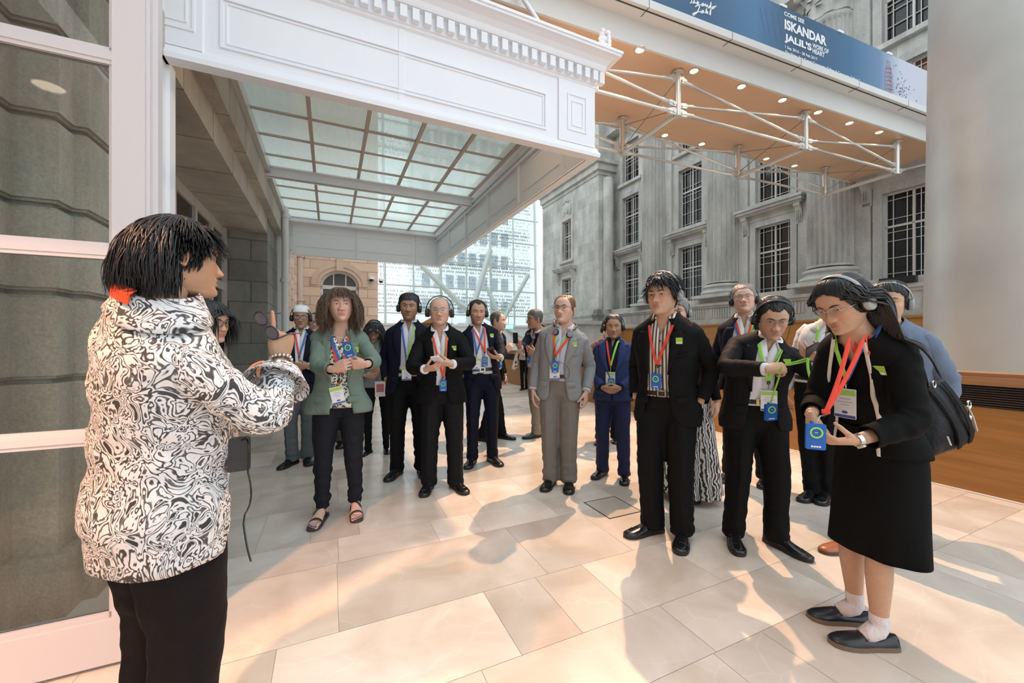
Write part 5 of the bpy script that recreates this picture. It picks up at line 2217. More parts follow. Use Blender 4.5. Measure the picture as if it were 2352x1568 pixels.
        for i, sd in enumerate((1, -1)):
            J, E, w, sp = s.arms[i]
            p, q = limb(J, E, w, 16)
            mb.tube(p, np.interp(q, [0, 1, 2], [0.045, 0.036, 0.024]) * k, 10)
            add(s.skin)
            if sp.get('pose'):
                hm = MB()
                hand_mb(hm, w, np.asarray(sp['d'], float), np.asarray(sp['n'], float), sd, sp['pose'], k * (1.0 if s.sex == 'm' else 0.93), fore=E)
                V, F = remesh(hm, 0.0028 if fine else 0.004, 3, 0.5)
                mb.add(V, F)
                z = np.asarray(V - w) @ nrm(np.asarray(sp['d'], float))
                cols.append(s.skin * (1 + np.clip((z - 0.06) / 0.1, 0, 1)[:, None] * np.array([0.04, -0.10, -0.10])))
        for i, sd in enumerate((1, -1)):
            hj, kn, an = s.leg(i, sd)
            p, q = limb(hj, kn, an, 24, 0.15)
            if legs == 'bare':
                r = np.interp(q, [0, 0.5, 0.85, 1.0, 1.15, 1.35, 1.6, 1.85, 2], [0.085, 0.072, 0.056, 0.052, 0.049, 0.053, 0.044, 0.034, 0.033])
                mb.tube(p, r * k, 20)
            else:
                mb.tube(p, np.interp(q, [0, 1, 2], [0.06, 0.045, 0.032]) * k, 10)
            add(s.skin)
        if legs == 'feet':
            for i, sd in enumerate((1, -1)):
                s.foot_skin(mb, i, sd)
                add(s.skin)
        o = s.obj(mb, 'body', [SKIN])
        C = np.ones((mb.n, 4))
        C[:, :3] = np.concatenate(cols)
        o.data.attributes.new('pigment', 'FLOAT_COLOR', 'POINT').data.foreach_set('color', C.ravel())
        return o

    def hp(s, P):
        """head frame -> world"""
        return s.HO + (np.asarray(P, float) * s.hs) @ s.HR.T

    def hobj(s, mb, name, mats, parent=None, smooth=180, **t):
        m2 = MB()
        m2.v = [s.hp(mb.verts())]
        m2.f, m2.m, m2.n = mb.f, mb.m, mb.n
        return s.obj(m2, name, mats, parent, smooth, **t)

    def face(s, brow=(0.02, 0.015, 0.012), iris=(0.045, 0.022, 0.012), **k):
        s.head = Head(**k)
        im = pm('iris_%d_%d' % (int(iris[0] * 1000), int(iris[2] * 1000)), iris, 0.1)
        bm = hair_mat('brow_%d' % int(brow[0] * 1000), brow)
        for sd in (1, -1):
            s.hobj(s.head.eye(sd), 'eye', [PUPIL, im, EYEW])
            s.hobj(s.head.eyebrow(sd), 'eyebrow', [bm])
        return s

    def crop(s, mat, line, **k):
        s.hobj(s.head.hair_cap(line, **k), 'hair', [mat])

    # ---- legs, trousers, shoes
    def leg(s, i, sd):
        k = s.k
        g, yaw = s.feet[i]
        hj = s.T(sd * (0.086 if s.sex == 'm' else 0.090), 0.0, 0.90)
        an = g + np.array([0, 0, 0.085 * k])
        fw = rotz((s.hip + yaw) / 2) @ np.array([0, -1.0, 0])
        kn, an = ik(hj, an, 0.414 * k, 0.404 * k, fw)
        return hj, kn, g + np.array([0, 0, 0.085 * k])

    def trousers(s, mat, waist=1.035, r=(0.100, 0.088, 0.074, 0.066, 0.068), hem=0.045, infl=0.008, vox=0.011, wr=0.006, name='trousers', seed=0, flat=1.0, crease=0.009):
        k = s.k
        mb = MB()
        ph = np.linspace(0, 2 * PI, 36, endpoint=False)
        rows = []
        for h in np.linspace(0.79, waist, 10):
            x, y = s.sec(ph, h, infl if h > 0.84 else infl - 0.02)
            rows.append(s.T(x, y, np.full(36, h)))
        mb.grid(np.array(rows), cv=True, caps=(True, True))
        axes, fws = [], []
        for i, sd in enumerate((1, -1)):
            hj, kn, an = s.leg(i, sd)
            an = an + np.array([0, 0, hem * k - 0.085 * k])
            p, q = limb(hj, kn, an, 24, 0.2)
            rr = np.interp(q, [0, 0.5, 1.0, 1.5, 2.0], r) * k * s.girth ** 0.6
            rr[0] *= 0.8
            fw = rotz(s.feet[i][1]) @ np.array([0, -1.0, 0])
            mb.tube(p, rr, 22, up=fw, flat=1.08)
            axes.append(p)
            fws += [fw] * len(p[::2])
        V, F = remesh(mb, vox * k, 5, 0.5)
        # soft folds: across the leg at the knee and piled on the shoe
        ax = np.concatenate(axes)
        idx = np.argmin(((V[:, None, :] - ax[None, ::2, :]) ** 2).sum(2), 1)
        rad = nrm((V - ax[::2][idx]) * np.array([1, 1, 0.2]))
        zz = (V[:, 2] / k)
        amp = wr * (0.35 + 0.9 * gauss(zz - 0.13, 0.10) + 0.5 * gauss(zz - 0.50, 0.10) + 0.5 * gauss(zz - 0.86, 0.07))
        amp = amp * sstep((waist - 0.02 - zz) / 0.1)
        if crease:
            fv = np.array(fws)[idx]
            dv = (V - ax[::2][idx]) * np.array([1, 1, 0])
            fr_ = (dv * fv).sum(1)
            lat = np.abs(dv[:, 0] * fv[:, 1] - dv[:, 1] * fv[:, 0])
            cr = crease * gauss(lat, 0.011 * k) * sstep((np.abs(fr_) - 0.02) / 0.03) * sstep((0.80 - zz) / 0.12) * sstep((zz - 0.10) / 0.1)
            V = V + fv * (np.sign(fr_) * cr)[:, None]
        V = V + rad * (amp * (vnoise(V * np.array([7, 7, 24]), seed) + 0.6 * vnoise(V * np.array([14, 14, 40]), seed + 3)))[:, None]
        V[:, 2] = np.maximum(V[:, 2], 0.012)
        m2 = MB()
        m2.add(V, F)
        return s.obj(m2, name, [mat])

    def belt(s, mat, h=1.02, buckle=None, infl=0.017):
        ph = np.linspace(0, 2 * PI, 40, endpoint=False)
        rows = []
        for dh, e in ((-0.018, infl - 0.006), (-0.017, infl), (0.017, infl), (0.018, infl - 0.006)):
            x, y = s.sec(ph, h, e)
            rows.append(s.T(x, y, np.full(40, h + dh)))
        mb = MB()
        mb.grid(np.array(rows), cv=True)
        b = s.obj(mb, 'belt', [mat], smooth=50)
        if buckle:
            c = s.surf(0.0, h, infl + 0.004)
            f, r = s.fwd(), s.rt()
            mb = MB()
            if buckle[1] == 'bar':
                for o in (-0.026, 0.026):
                    mb.obox(c + r * o, r, f, (0, 0, 1), (0.009, 0.005, 0.021), bev=0.003)
                mb.obox(c, r, f, (0, 0, 1), (0.026, 0.004, 0.006))
            else:
                for o in (-1, 1):
                    mb.obox(c + r * o * 0.024, r, f, (0, 0, 1), (0.004, 0.004, 0.021))
                    mb.obox(c + np.array([0, 0, o * 0.018]), r, f, (0, 0, 1), (0.028, 0.004, 0.0035))
            s.obj(mb, 'buckle', [buckle[0]], b, smooth=40)
        return b

    def foot_frame(s, i):
        g, yaw = s.feet[i]
        R_ = rotz(yaw)
        return g, R_ @ np.array([0, -1.0, 0]), R_ @ np.array([1.0, 0, 0])

    def foot_skin(s, mb, i, sd):
        g, f, r = s.foot_frame(i)
        k = s.k
        rows = []
        a = np.arange(18) * 2 * PI / 18
        for t, w, h, z0 in ((-0.070, 0.010, 0.02, 0.02), (-0.062, 0.028, 0.055, 0.02), (-0.03, 0.034, 0.10, 0.02), (0.01, 0.034, 0.11, 0.022), (0.05, 0.036, 0.082, 0.024), (0.09, 0.042, 0.055, 0.022), (0.125, 0.046, 0.036, 0.02), (0.15, 0.044, 0.026, 0.018)):
            c = g + f * t * k
            rows.append(c + k * (np.cos(a)[:, None] * r * w + (z0 + (np.sin(a)[:, None] * 0.5 + 0.5) * h) * np.array([0, 0, 1.0])))
        mb.grid(np.array(rows), cv=True, caps=(True, True))
        for j, (x, l, rr) in enumerate(((0.030, 0.205, 0.0125), (0.011, 0.200, 0.009), (-0.006, 0.190, 0.0085), (-0.021, 0.178, 0.008), (-0.034, 0.165, 0.008))):
            x = -x * sd
            p = [g + k * (f * 0.125 + r * x + np.array([0, 0, 0.036])), g + k * (f * (l - 0.02) + r * x + np.array([0, 0, 0.034])), g + k * (f * l + r * x + np.array([0, 0, 0.028]))]
            mb.tube(p, np.array([rr * 1.1, rr * 1.1, rr]) * k, 8, round_end=True)

    def shoes(s, mat, sole=None, kind='dress', name='shoe', L=1.0, **t):
        k = s.k
        sole = sole or pm('black_sole', (0.012, 0.011, 0.010), 0.5)
        for i, sd in enumerate((1, -1)):
            g, f, r = s.foot_frame(i)
            up = np.array([0, 0, 1.0])
            mb = MB()
            a = np.linspace(0, PI, 15)
            if kind == 'dress':
                st = [(-0.078, 0.012, 0.045), (-0.072, 0.026, 0.068), (-0.05, 0.033, 0.082), (-0.01, 0.035, 0.092), (0.03, 0.037, 0.094), (0.06, 0.040, 0.080), (0.095, 0.046, 0.062), (0.13, 0.049, 0.051), (0.165, 0.047, 0.045), (0.195, 0.039, 0.040), (0.215, 0.025, 0.032), (0.222, 0.006, 0.022)]
                z0 = 0.022
            elif kind == 'loafer':
                st = [(-0.074, 0.012, 0.040), (-0.068, 0.026, 0.062), (-0.05, 0.032, 0.062), (-0.01, 0.034, 0.050), (0.03, 0.036, 0.046), (0.06, 0.039, 0.050), (0.085, 0.043, 0.064), (0.12, 0.047, 0.054), (0.15, 0.046, 0.047), (0.178, 0.038, 0.041), (0.198, 0.024, 0.034), (0.205, 0.006, 0.024)]
                z0 = 0.018
            else:   # plimsoll / soft shoe
                st = [(-0.070, 0.012, 0.045), (-0.064, 0.026, 0.066), (-0.045, 0.031, 0.072), (-0.01, 0.033, 0.066), (0.03, 0.036, 0.066), (0.06, 0.040, 0.066), (0.095, 0.044, 0.058), (0.13, 0.046, 0.050), (0.16, 0.043, 0.045), (0.185, 0.034, 0.040), (0.20, 0.020, 0.033), (0.206, 0.006, 0.026)]
                z0 = 0.024
            rows = []
            for t_, w, h in st:
                t_ = t_ * L
                c = g + f * t_ * k
                hh = (h - z0)
                off = -0.006 * sd * sstep((t_ - 0.08) / 0.1)
                ring = c + k * (np.cos(a)[:, None] ** 1 * np.sign(1) * r * w + r * off + (z0 + np.sin(a)[:, None] ** 0.8 * hh) * up)
                rows.append(np.concatenate([ring, [c + k * (r * off + z0 * up)]]))
            mb.grid(np.array(rows), cv=True, caps=(True, True))
            if kind == 'loafer':      # moccasin seam and strap
                for zz, tt in ((0.062, 0.088), (0.060, 0.098)):
                    mb.tube([g + k * (f * (tt - 0.012 * abs(q)) + r * q * 0.034 + up * (zz - 0.016 * q * q)) for q in np.linspace(-1, 1, 9)], 0.004 * k, 6)
            elif kind == 'dress':     # cap seam and laces / strap across the instep
                for tt, zz, w in ((0.150, 0.0475, 0.040), (0.075, 0.074, 0.034), (0.055, 0.084, 0.032)):
                    mb.tube([g + k * (f * tt + r * q * w + up * (zz - 0.012 * q * q)) for q in np.linspace(-1, 1, 9)], 0.003 * k, 6)
            o = s.obj(mb, name, [mat], smooth=60, **t)
            mb = MB()
            out = []
            for t_, w, h in st:
                out.append((t_ * L, w + 0.004, -0.006 * sd * sstep((t_ * L - 0.08) / 0.1)))
            A = [g + k * (f * t_ + r * (w + of)) for t_, w, of in out] + [g + k * (f * (t_ + (0.004 if j == 0 else 0)) + r * (-w + of)) for j, (t_, w, of) in enumerate(out[::-1])]
            A = np.array(A)
            mb.grid(np.stack([A + up * 0.0012, A + up * (z0 + 0.003) * k]), cv=True, caps=(True, True))
            s.obj(mb, 'sole', [sole], o, smooth=40)

    def sandals(s, strap, sole, nail):
        k = s.k
        up = np.array([0, 0, 1.0])
        for i, sd in enumerate((1, -1)):
            g, f, r = s.foot_frame(i)
            mb = MB()
            out = [(-0.078, 0.02), (-0.06, 0.034), (0.0, 0.037), (0.06, 0.040), (0.12, 0.048), (0.16, 0.048), (0.19, 0.042), (0.212, 0.02)]
            A = np.array([g + k * (f * t + r * w) for t, w in out] + [g + k * (f * t - r * w) for t, w in out[::-1]])
            mb.grid(np.stack([A + up * 0.0012, A + up * 0.024 * k]), cv=True, caps=(True, True))
            so = s.obj(mb, 'sandal', [sole], smooth=40)
            mb = MB()
            q = np.linspace(-1, 1, 13)
            mb.tube([g + k * (f * 0.128 + r * v * 0.049 + up * (0.024 + 0.038 * (1 - v * v) ** 0.6)) for v in q], 0.013 * k, 8, up=up, flat=0.3)
            mb.tube([g + k * (f * (0.05 + 0.035 * v * sd) + r * v * 0.041 + up * (0.026 + 0.078 * (1 - v * v) ** 0.5)) for v in q], 0.009 * k, 8, up=up, flat=0.4)
            th = np.linspace(0, 2 * PI, 24, endpoint=False)
            mb.tube([g + k * (f * (0.004 + 0.042 * math.cos(t)) + r * 0.037 * math.sin(t) + up * (0.098 - 0.012 * math.cos(t))) for t in th], 0.007 * k, 6, closed=True)
            mb.tube([g + k * (f * -0.068 + up * 0.02), g + k * (f * -0.052 + up * 0.10)], 0.008 * k, 8)
            s.obj(mb, 'strap', [strap], so)
            mb = MB()
            for x, l, rr in ((0.030, 0.205, 0.0085), (0.011, 0.200, 0.006), (-0.006, 0.190, 0.006), (-0.021, 0.178, 0.0055), (-0.034, 0.165, 0.0055)):
                mb.ell(g + k * (f * (l + 0.003) - r * x * sd + up * 0.036), (rr, rr, 0.004), n=6, m=10)
            s.obj(mb, 'toenails', [nail])

    # ---- upper garments
    def panel(s, mb, hs_, xl, xr, infl, n=56, wr=0.004, seed=0, flare=0.0, dz=None, wide=0.0):
        """a torso shell whose front edges run at x = xl(h) (own left) and -xr(h)"""
        rows = []
        for h in hs_:
            a, bf, bb = s.dims(h)
            ic = infl(h) if callable(infl) else infl
            wd = wide(h) if callable(wide) else wide
            a_ = a + ic + wd
            f0 = math.asin(min(0.995, (max(xl(h), 1e-5) / a_)) ** (NEX / 2))
            f1 = math.asin(min(0.995, (max(xr(h), 1e-5) / a_)) ** (NEX / 2))
            ph = np.linspace(f0, 2 * PI - f1, n)
            x, y = s.sec(ph, h, ic, wd)
            w = wr * (vnoise(np.stack([x * 9, y * 9, np.full(n, h * 16 + seed)], 1), seed) + 0.6 * vnoise(np.stack([x * 20, y * 20, np.full(n, h * 26)], 1), seed + 1)) * sstep((1.46 - h) / 0.1)
            rr = np.sqrt(x * x + y * y) + 1e-6
            x, y = x * (1 + w / rr), y * (1 + w / rr)
            hh = np.full(n, h) if dz is None else h + dz(ph, h)
            rows.append(s.T(x, y, hh))
        mb.grid(np.array(rows))

    def sleeve(s, mb, i, r, end=1.93, start=-0.16, n=34, m=20, seed=0, wr=1.0, mat=0, flare=0.0):
        J, E, w, sp = s.arms[i]
        sd = 1 if i == 0 else -1
        k = s.k
        p, q = limb(J, E, w, 42, 0.20)
        t = np.linspace(0, end, n)
        pts = np.stack([np.interp(t, q, p[:, c]) for c in range(3)], 1)
        d0 = nrm(s.T(sd * 0.05, 0.008, 1.37) - J)
        st = np.array([J + d0 * 0.085 * k, J + d0 * 0.055 * k, J + d0 * 0.025 * k])
        pts = np.concatenate([st, pts])
        tt = np.concatenate([[-0.3, -0.2, -0.1], t])
        rad = np.interp(tt, [-0.3, -0.2, -0.1, 0.0, 0.3, 0.7, 1.0, 1.3, 1.7, 2.0], np.array([0.35, 0.72, 0.93, 1, 0.97, 0.90, 0.87, 0.80, 0.72, 0.66])) * r * k
        tg = nrm(np.gradient(pts, axis=0))
        an = np.arange(m) * 2 * PI / m
        rows = []
        pv = None
        bend = nrm((J + w) / 2 - E) if np.linalg.norm((J + w) / 2 - E) > 0.01 else s.fwd()
        for j in range(len(pts)):
            if pv is None:
                u = bend - (bend @ tg[j]) * tg[j]
                if np.linalg.norm(u) < 0.05:
                    u = s.fwd() - (s.fwd() @ tg[j]) * tg[j]
                pv = nrm(u)
            else:
                pv = nrm(pv - (pv @ tg[j]) * tg[j])
            b = np.cross(tg[j], pv)
            amp = wr * (0.03 + 0.09 * gauss(tt[j] - 1.0, 0.28) + 0.05 * gauss(tt[j] - 0.15, 0.2) + 0.04 * gauss(tt[j] - 1.75, 0.15))
            wv = amp * (vnoise(np.stack([np.cos(an) * 1.2, np.sin(an) * 1.2, np.full(m, tt[j] * 9 + seed * 5)], 1), seed + i) + 0.35 * np.cos(an) * np.sin(tt[j] * 30))
            fl = 1 + flare * sstep((tt[j] - 1.2) / 0.7)
            rows.append(pts[j] + rad[j] * fl * ((1 + wv) * np.cos(an))[:, None] * pv + rad[j] * fl * ((1 + wv) * np.sin(an))[:, None] * b)
        # turned-in cuff
        rows.append(pts[-1] - tg[-1] * 0.004 + (rows[-1] - pts[-1]) * 0.90)
        rows.append(pts[-1] - tg[-1] * 0.03 + (rows[-1] - pts[-1]) * 0.97)
        mb.grid(np.array(rows), cv=True, mat=mat, caps=(True, False))

    def cuff(s, mb, i, r, t0=1.88, t1=1.99):
        J, E, w, sp = s.arms[i]
        d = nrm(w - E)
        L = np.linalg.norm(w - E)
        a = E + d * L * (t0 - 1)
        b = E + d * L * (t1 - 1)
        mb.tube([a, b, b - d * 0.002, b - d * 0.02], np.array([r, r, r * 0.93, r * 0.9]) * s.k, 18, cap=False)

    def shirt(s, mat, h0=0.97, infl=0.009, collar=True, opening=0.03, cuffs=True, seed=1, buttons=None, wr=0.004, top=1.505, name='shirt', collar_open=15, fl=0.0):
        mb = MB()
        xo = lambda h: max(0.0004, np.interp(h, [1.40, 1.515], [0.0004, opening]))
        s.panel(mb, np.concatenate([np.linspace(h0, 1.40, 22), np.linspace(1.415, top, 9)]), xo, xo, (lambda h: infl + fl * sstep((1.2 - h) / 0.4)), seed=seed, wr=wr)
        o = s.obj(mb, name, [mat])
        if cuffs:
            for i in (0, 1):
                if s.arms[i][3].get('pose'):
                    mb = MB()
                    s.cuff(mb, i, 0.0395)
                    s.obj(mb, 'shirt_cuff', [mat], o)
        o.modifiers.new('thick', 'SOLIDIFY').thickness = 0.002
        if collar:
            mb = MB()
            ph = np.radians(np.linspace(collar_open, 360 - collar_open, 49))
            fr = sstep((np.cos(ph) - 0.30) / 0.70) ** 1.5
            rows = []
            for h, e, drop in ((1.480, 0.006, 0.01), (1.522, 0.009, 0.018), (1.528, 0.012, 0.018), (1.522, 0.015, 0.022), (1.500, 0.019, 0.042), (1.482, 0.021, 0.064)):
                x, y = s.sec(ph, h, e)
                x, y = s.sec(ph, h - drop * fr, e)
                rows.append(s.T(x, y, h - drop * fr))
            mb.grid(np.array(rows))
            c = s.obj(mb, 'collar', [mat], o)
            c.modifiers.new('thick', 'SOLIDIFY').thickness = 0.0015
        if buttons:
            mb = MB()
            for h in np.arange(h0 + 0.06, 1.42, 0.085):
                c = s.surf(0.0, h, infl + 0.003)
                f = s.fwd()
                mb.tube([c, c + f * 0.003], 0.0055, 10)
            s.obj(mb, 'buttons', [buttons], o, smooth=40)
        return o

    def jacket(s, mat, hem=0.80, edge=None, edge_r=None, hb=1.08, lapel=0.075, infl=0.024, sleeve=0.065, end=1.93, seed=2, collar=True, wr=0.005, pocket=True, lapmat=None, hemdrop=0.0, name='jacket', sides=(0, 1), flare=0.02, swr=1.0, breast=True):
        edge = edge or [(0.76, 0.13), (0.82, 0.075), (0.90, 0.05), (1.06, 0.034), (1.25, 0.052), (1.42, 0.068), (1.51, 0.074)]
        edge_r = edge_r or edge
        xl = lambda h: np.interp(h, [e[0] for e in edge], [e[1] for e in edge])
        xr = lambda h: np.interp(h, [e[0] for e in edge_r], [e[1] for e in edge_r])
        pad = lambda h: 0.020 * gauss(h - 1.415, 0.03) + flare * sstep((1.0 - h) / 0.2)
        mb = MB()
        hs_ = np.concatenate([np.linspace(hem, 1.38, 26), np.linspace(1.395, 1.505, 12)])
        ifn = lambda h: infl + 0.004 * sstep((1.0 - h) / 0.2)
        s.panel(mb, hs_, xl, xr, ifn, seed=seed, wr=wr, wide=pad)
        for i in sides:
            s.sleeve(mb, i, sleeve * s.girth ** 0.3, end=end, seed=seed, wr=swr)
        o = s.obj(mb, name, [mat])
        md = o.modifiers.new('thick', 'SOLIDIFY')
        md.thickness = 0.004
        lm = lapmat or mat
        if lapel:
            for sd, xf in ((1, xl), (-1, xr)):
                mb = MB()
                rows = []
                hh = np.linspace(hb, 1.425, 22)
                for h in hh:
                    w = lapel * sstep((h - hb) / 0.26) ** 0.9 + 0.002
                    if h > 1.385:
                        w *= 1 - 0.25 * (h - 1.385) / 0.04
                    x = xf(h) + np.linspace(-0.006, w, 7)
                    e = ifn(h) + np.array([0.001, 0.009, 0.011, 0.011, 0.011, 0.010, 0.004])
                    rows.append(s.surf(sd * x, np.full(7, h), e))
                mb.grid(np.array(rows))
                q = s.obj(mb, 'lapel', [lm], o)
                q.modifiers.new('thick', 'SOLIDIFY').thickness = 0.002
        if collar:
            mb = MB()
            f0 = math.asin(min(0.99, (xl(1.44) / (s.dims(1.44)[0] + infl))) ** (NEX / 2))
            f1 = math.asin(min(0.99, (xr(1.44) / (s.dims(1.44)[0] + infl))) ** (NEX / 2))
            ph = np.linspace(f0 + 0.02, 2 * PI - f1 - 0.02, 57)
            fr = sstep((np.cos(ph) + 0.1) / 0.9)
            rows = []
            for h, e, drop in ((1.485, 0.010, 0.02), (1.525, 0.016, 0.03), (1.532, 0.020, 0.035), (1.525, 0.026, 0.045), (1.495, 0.030, 0.06), (1.470, 0.032, 0.062)):
                x, y = s.sec(ph, h - drop * fr, e)
                rows.append(s.T(x, y, h - drop * fr))
            mb.grid(np.array(rows))
            q = s.obj(mb, 'jacket_collar', [lm], o)
            q.modifiers.new('thick', 'SOLIDIFY').thickness = 0.002
        if pocket:
            for sd in (1, -1):
                mb = MB()
                P = [s.surf(sd * x, np.array([0.965, 0.963, 0.915, 0.912]), ifn(0.94) + np.array([0.002, 0.010, 0.010, 0.003]) + pad(0.94) * 0.3) for x in np.linspace(0.085, 0.155, 6)]
                mb.grid(np.array(P))
                s.obj(mb, 'pocket_flap', [mat], o)
        if breast:
            mb = MB()
            P = [s.surf(x, np.array([1.268, 1.267, 1.250, 1.249]) + (x - 0.1) * 0.15, infl + np.array([0.001, 0.006, 0.006, 0.001])) for x in np.linspace(0.085, 0.155, 6)]
            mb.grid(np.array(P))
            s.obj(mb, 'breast_pocket', [mat], o)
        s.jinfl = infl
        return o

    def sticker(s, x=0.115, h=1.345, infl=0.040, white_=True):
        c = s.surf(x, h, infl)
        n = nrm(s.surf(x, h, infl + 0.01) - c + s.fwd() * 0.004)
        r = nrm(s.rt() - (s.rt() @ n) * n)
        u = np.cross(r, -n) * 1.0
        u = u if u[2] > 0 else -u
        mb = MB()
        mb.obox(c, r, n, u, (0.020, 0.0012, 0.020))
        mb.obox(c + n * 0.0006 - u * 0.013, r, n, u, (0.017, 0.0012, 0.005), 1)
        s.obj(mb, 'sticker', [pm('sticker_green', (0.36, 0.62, 0.06), 0.5), pm('sticker_white', (0.8, 0.85, 0.75), 0.5)], smooth=0, label='small green square sticker')

    # ---- things worn or carried (each one a thing of its own)
    def headphones(s, label, mat=None, tilt=8, dark=None, r=0.030, mic=True, group='delegate headphones', pad=0.012, top=0.006):
        mat = mat or pm('headphone_black', (0.018, 0.018, 0.02), 0.35)
        dark = dark or pm('headphone_pad', (0.01, 0.01, 0.01), 0.7)
        base = s.hp((0, 0, 0))
        rt_ = root('headphones', tuple(base), label, 'headphones', group)
        w = float(s.head.base(np.array(PI / 2), 0.0)[0])
        ex = w + 0.006 + pad
        zt = 0.1165 + 0.012 + top
        th = np.linspace(0.02, PI - 0.02, 33)
        R_ = rotx(math.radians(-tilt))
        P = np.stack([np.cos(th) * (ex + 0.010), np.zeros(33), np.sin(th) ** 0.85 * zt], 1)
        P = P @ R_.T + np.array([0, 0.010, -0.005])

        def put(mb, name, m, parent=None, smooth=60):
            m2 = MB()
            m2.v = [s.hp(mb.verts())]
            m2.f, m2.m, m2.n = mb.f, mb.m, mb.n
            return build(m2, name, m, parent or rt_, base=base, smooth=smooth)
        mb = MB()
        mb.tube(P, np.interp(np.arange(33), [0, 6, 16, 26, 32], [0.006, 0.007, 0.0095, 0.007, 0.006]), 10, up=(0, 1, 0.001), flat=1.0) if False else None
        rows = []
        for j, p in enumerate(P):
            t_ = th[j]
            o = np.array([math.cos(t_), 0, math.sin(t_)]) @ R_.T
            y = np.array([0, 1, 0]) @ R_.T
            a = np.arange(10) * 2 * PI / 10
            rows.append(p + np.cos(a)[:, None] * y * 0.0095 + np.sin(a)[:, None] * o * 0.0035)
        mb.grid(np.array(rows), cv=True, caps=(True, True))
        put(mb, 'band', [mat])
        for sd in (1, -1):
            c = np.array([sd * ex, 0.008, -0.012])
            mb = MB()
            a = np.arange(22) * 2 * PI / 22
            rows = []
            for x, rr in ((-0.014, r * 0.72), (-0.012, r * 0.98), (-0.002, r * 1.0), (0.000, r * 1.02), (0.012, r * 0.98), (0.017, r * 0.75), (0.018, r * 0.3)):
                rows.append(np.stack([np.full(22, c[0] + sd * x), c[1] + np.cos(a) * rr * 0.92, c[2] + np.sin(a) * rr * 1.1], 1))
            mb.grid(np.array(rows), cv=True, caps=(True, True))
            e = put(mb, 'ear_cup', [mat])
            mb = MB()
            rows = [np.stack([np.full(22, c[0] - sd * x), c[1] + np.cos(a) * rr * 0.92, c[2] + np.sin(a) * rr * 1.1], 1) for x, rr in ((0.004, r * 1.03), (0.010, r * 1.05), (0.016, r * 0.95), (0.016, r * 0.6))]
            mb.grid(np.array(rows), cv=True)
            put(mb, 'ear_pad', [dark], e)
        if mic:
            mb = MB()
            p0 = s.hp((s_ * 1.0 if False else ex, 0.0, -0.045))
            p1 = s.surf(0.03, 1.30, 0.04)
            mid = (p0 + p1) / 2 + s.rt() * 0.03
            mb.tube(bez(p0, mid, p1, 14), 0.0015, 5)
            build(mb, 'cable', [dark], rt_, base=base)
        return rt_

    def neck_headphones(s, label, group='delegate headphones'):
        m = pm('headphone_black', (0.018, 0.018, 0.02), 0.35)
        g = pm('headphone_grey', (0.20, 0.21, 0.22), 0.35)
        base = s.T(0, 0, 1.50)
        rt_ = root('headphones', tuple(base), label, 'headphones', group)
        mb = MB()
        ph = np.radians(np.linspace(48, 312, 30))
        x, y = s.sec(ph, 1.505, 0.034)
        dh = -0.035 * sstep((np.cos(ph) + 0.2) / 1.0)
        mb.tube(s.T(x, y, 1.525 + dh), 0.007, 8)
        build(mb, 'band', [m], rt_, base=base, smooth=60)
        for sd in (1, -1):
            c = s.surf(sd * 0.060, 1.452, 0.045)
            d = nrm(s.fwd() * 0.8 + sd * s.rt() * 0.45 + np.array([0, 0, 0.2]))
            mb = MB()
            mb.tube([c - d * 0.012, c - d * 0.010, c, c + d * 0.008, c + d * 0.012], [0.022, 0.029, 0.030, 0.027, 0.012], 20)
            e = build(mb, 'ear_cup', [m], rt_, base=base, smooth=50)
            mb = MB()
            mb.tube([c + d * 0.010, c + d * 0.014], [0.024, 0.015], 18)
            build(mb, 'ear_pad', [g], e, base=base, smooth=50)

    def lanyard(s, label, strap=(0.75, 0.06, 0.03), hb=1.14, xb=0.0, badge=False, receiver=False, infl=0.020, name=None, w=0.0085, strap2=None, xs=0.062, group=None, hang=None, tail=0.05, turn=0):
        base = s.T(0, -0.1, hb)
        nm = name or ('badge_lanyard' if badge else 'receiver_lanyard')
        rt_ = root(nm, tuple(base), label, 'badge' if badge else 'audio receiver' if receiver else 'lanyard', group)
        f, r = s.fwd(), s.rt()
        end = s.surf(xb, hb, infl + 0.004) if hang is None else np.asarray(hang, float)
        for sd in (1, -1):
            pts = []
            for a in np.radians(np.linspace(180, 62, 9)):
                x, y = s.sec(np.array(a), 1.508, 0.026)
                pts.append(s.T(sd * x, y, 1.512 - 0.02 * max(0, math.cos(a) + 0.3)))
            for t in np.linspace(0.08, 1, 14):
                h = 1.475 + (hb - 1.475) * t
                x = sd * xs + (xb - sd * xs) * t
                p = s.surf(x, h, infl + 0.012 * (1 - t))
                if hang is not None:
                    p = p * (1 - sstep((t - 0.3) / 0.7)) + (np.array([0, 0, 0]) + (pts[8] + (end - pts[8]) * t)) * sstep((t - 0.3) / 0.7)
                pts.append(p)
            pts = np.array(pts)
            mb = MB()
            mb.tube(pts, w, 8, up=f, flat=0.14)
            c = strap2 if (strap2 is not None and sd == 1) else strap
            build(mb, 'strap', [pm('strap_%d_%d_%d' % tuple(int(q * 99) for q in c), c, 0.6)], rt_, base=base)
        up = np.array([0, 0, 1.0])
        metal = pm('clip_metal', (0.55, 0.55, 0.55), 0.25, metal=1)
        mb = MB()
        mb.tube([end, end - up * tail], 0.0035, 8)
        mb.obox(end - up * 0.004, r, f, up, (0.009, 0.003, 0.010), 1)
        build(mb, 'clip', [metal, pm('clip_black', (0.02, 0.02, 0.02), 0.4)], rt_, base=base, smooth=40)
        c = end - up * tail
        if badge:
            R_ = rotz(math.radians(turn))
            r_, f_ = R_ @ r, R_ @ f
            rec_badge(c - up * 0.066 + f_ * 0.004, r_, f_, up, rt_, base)
        if receiver:
            rec_box(c - up * 0.048 + f * 0.014, r, f, up, rt_, base)
        return rt_

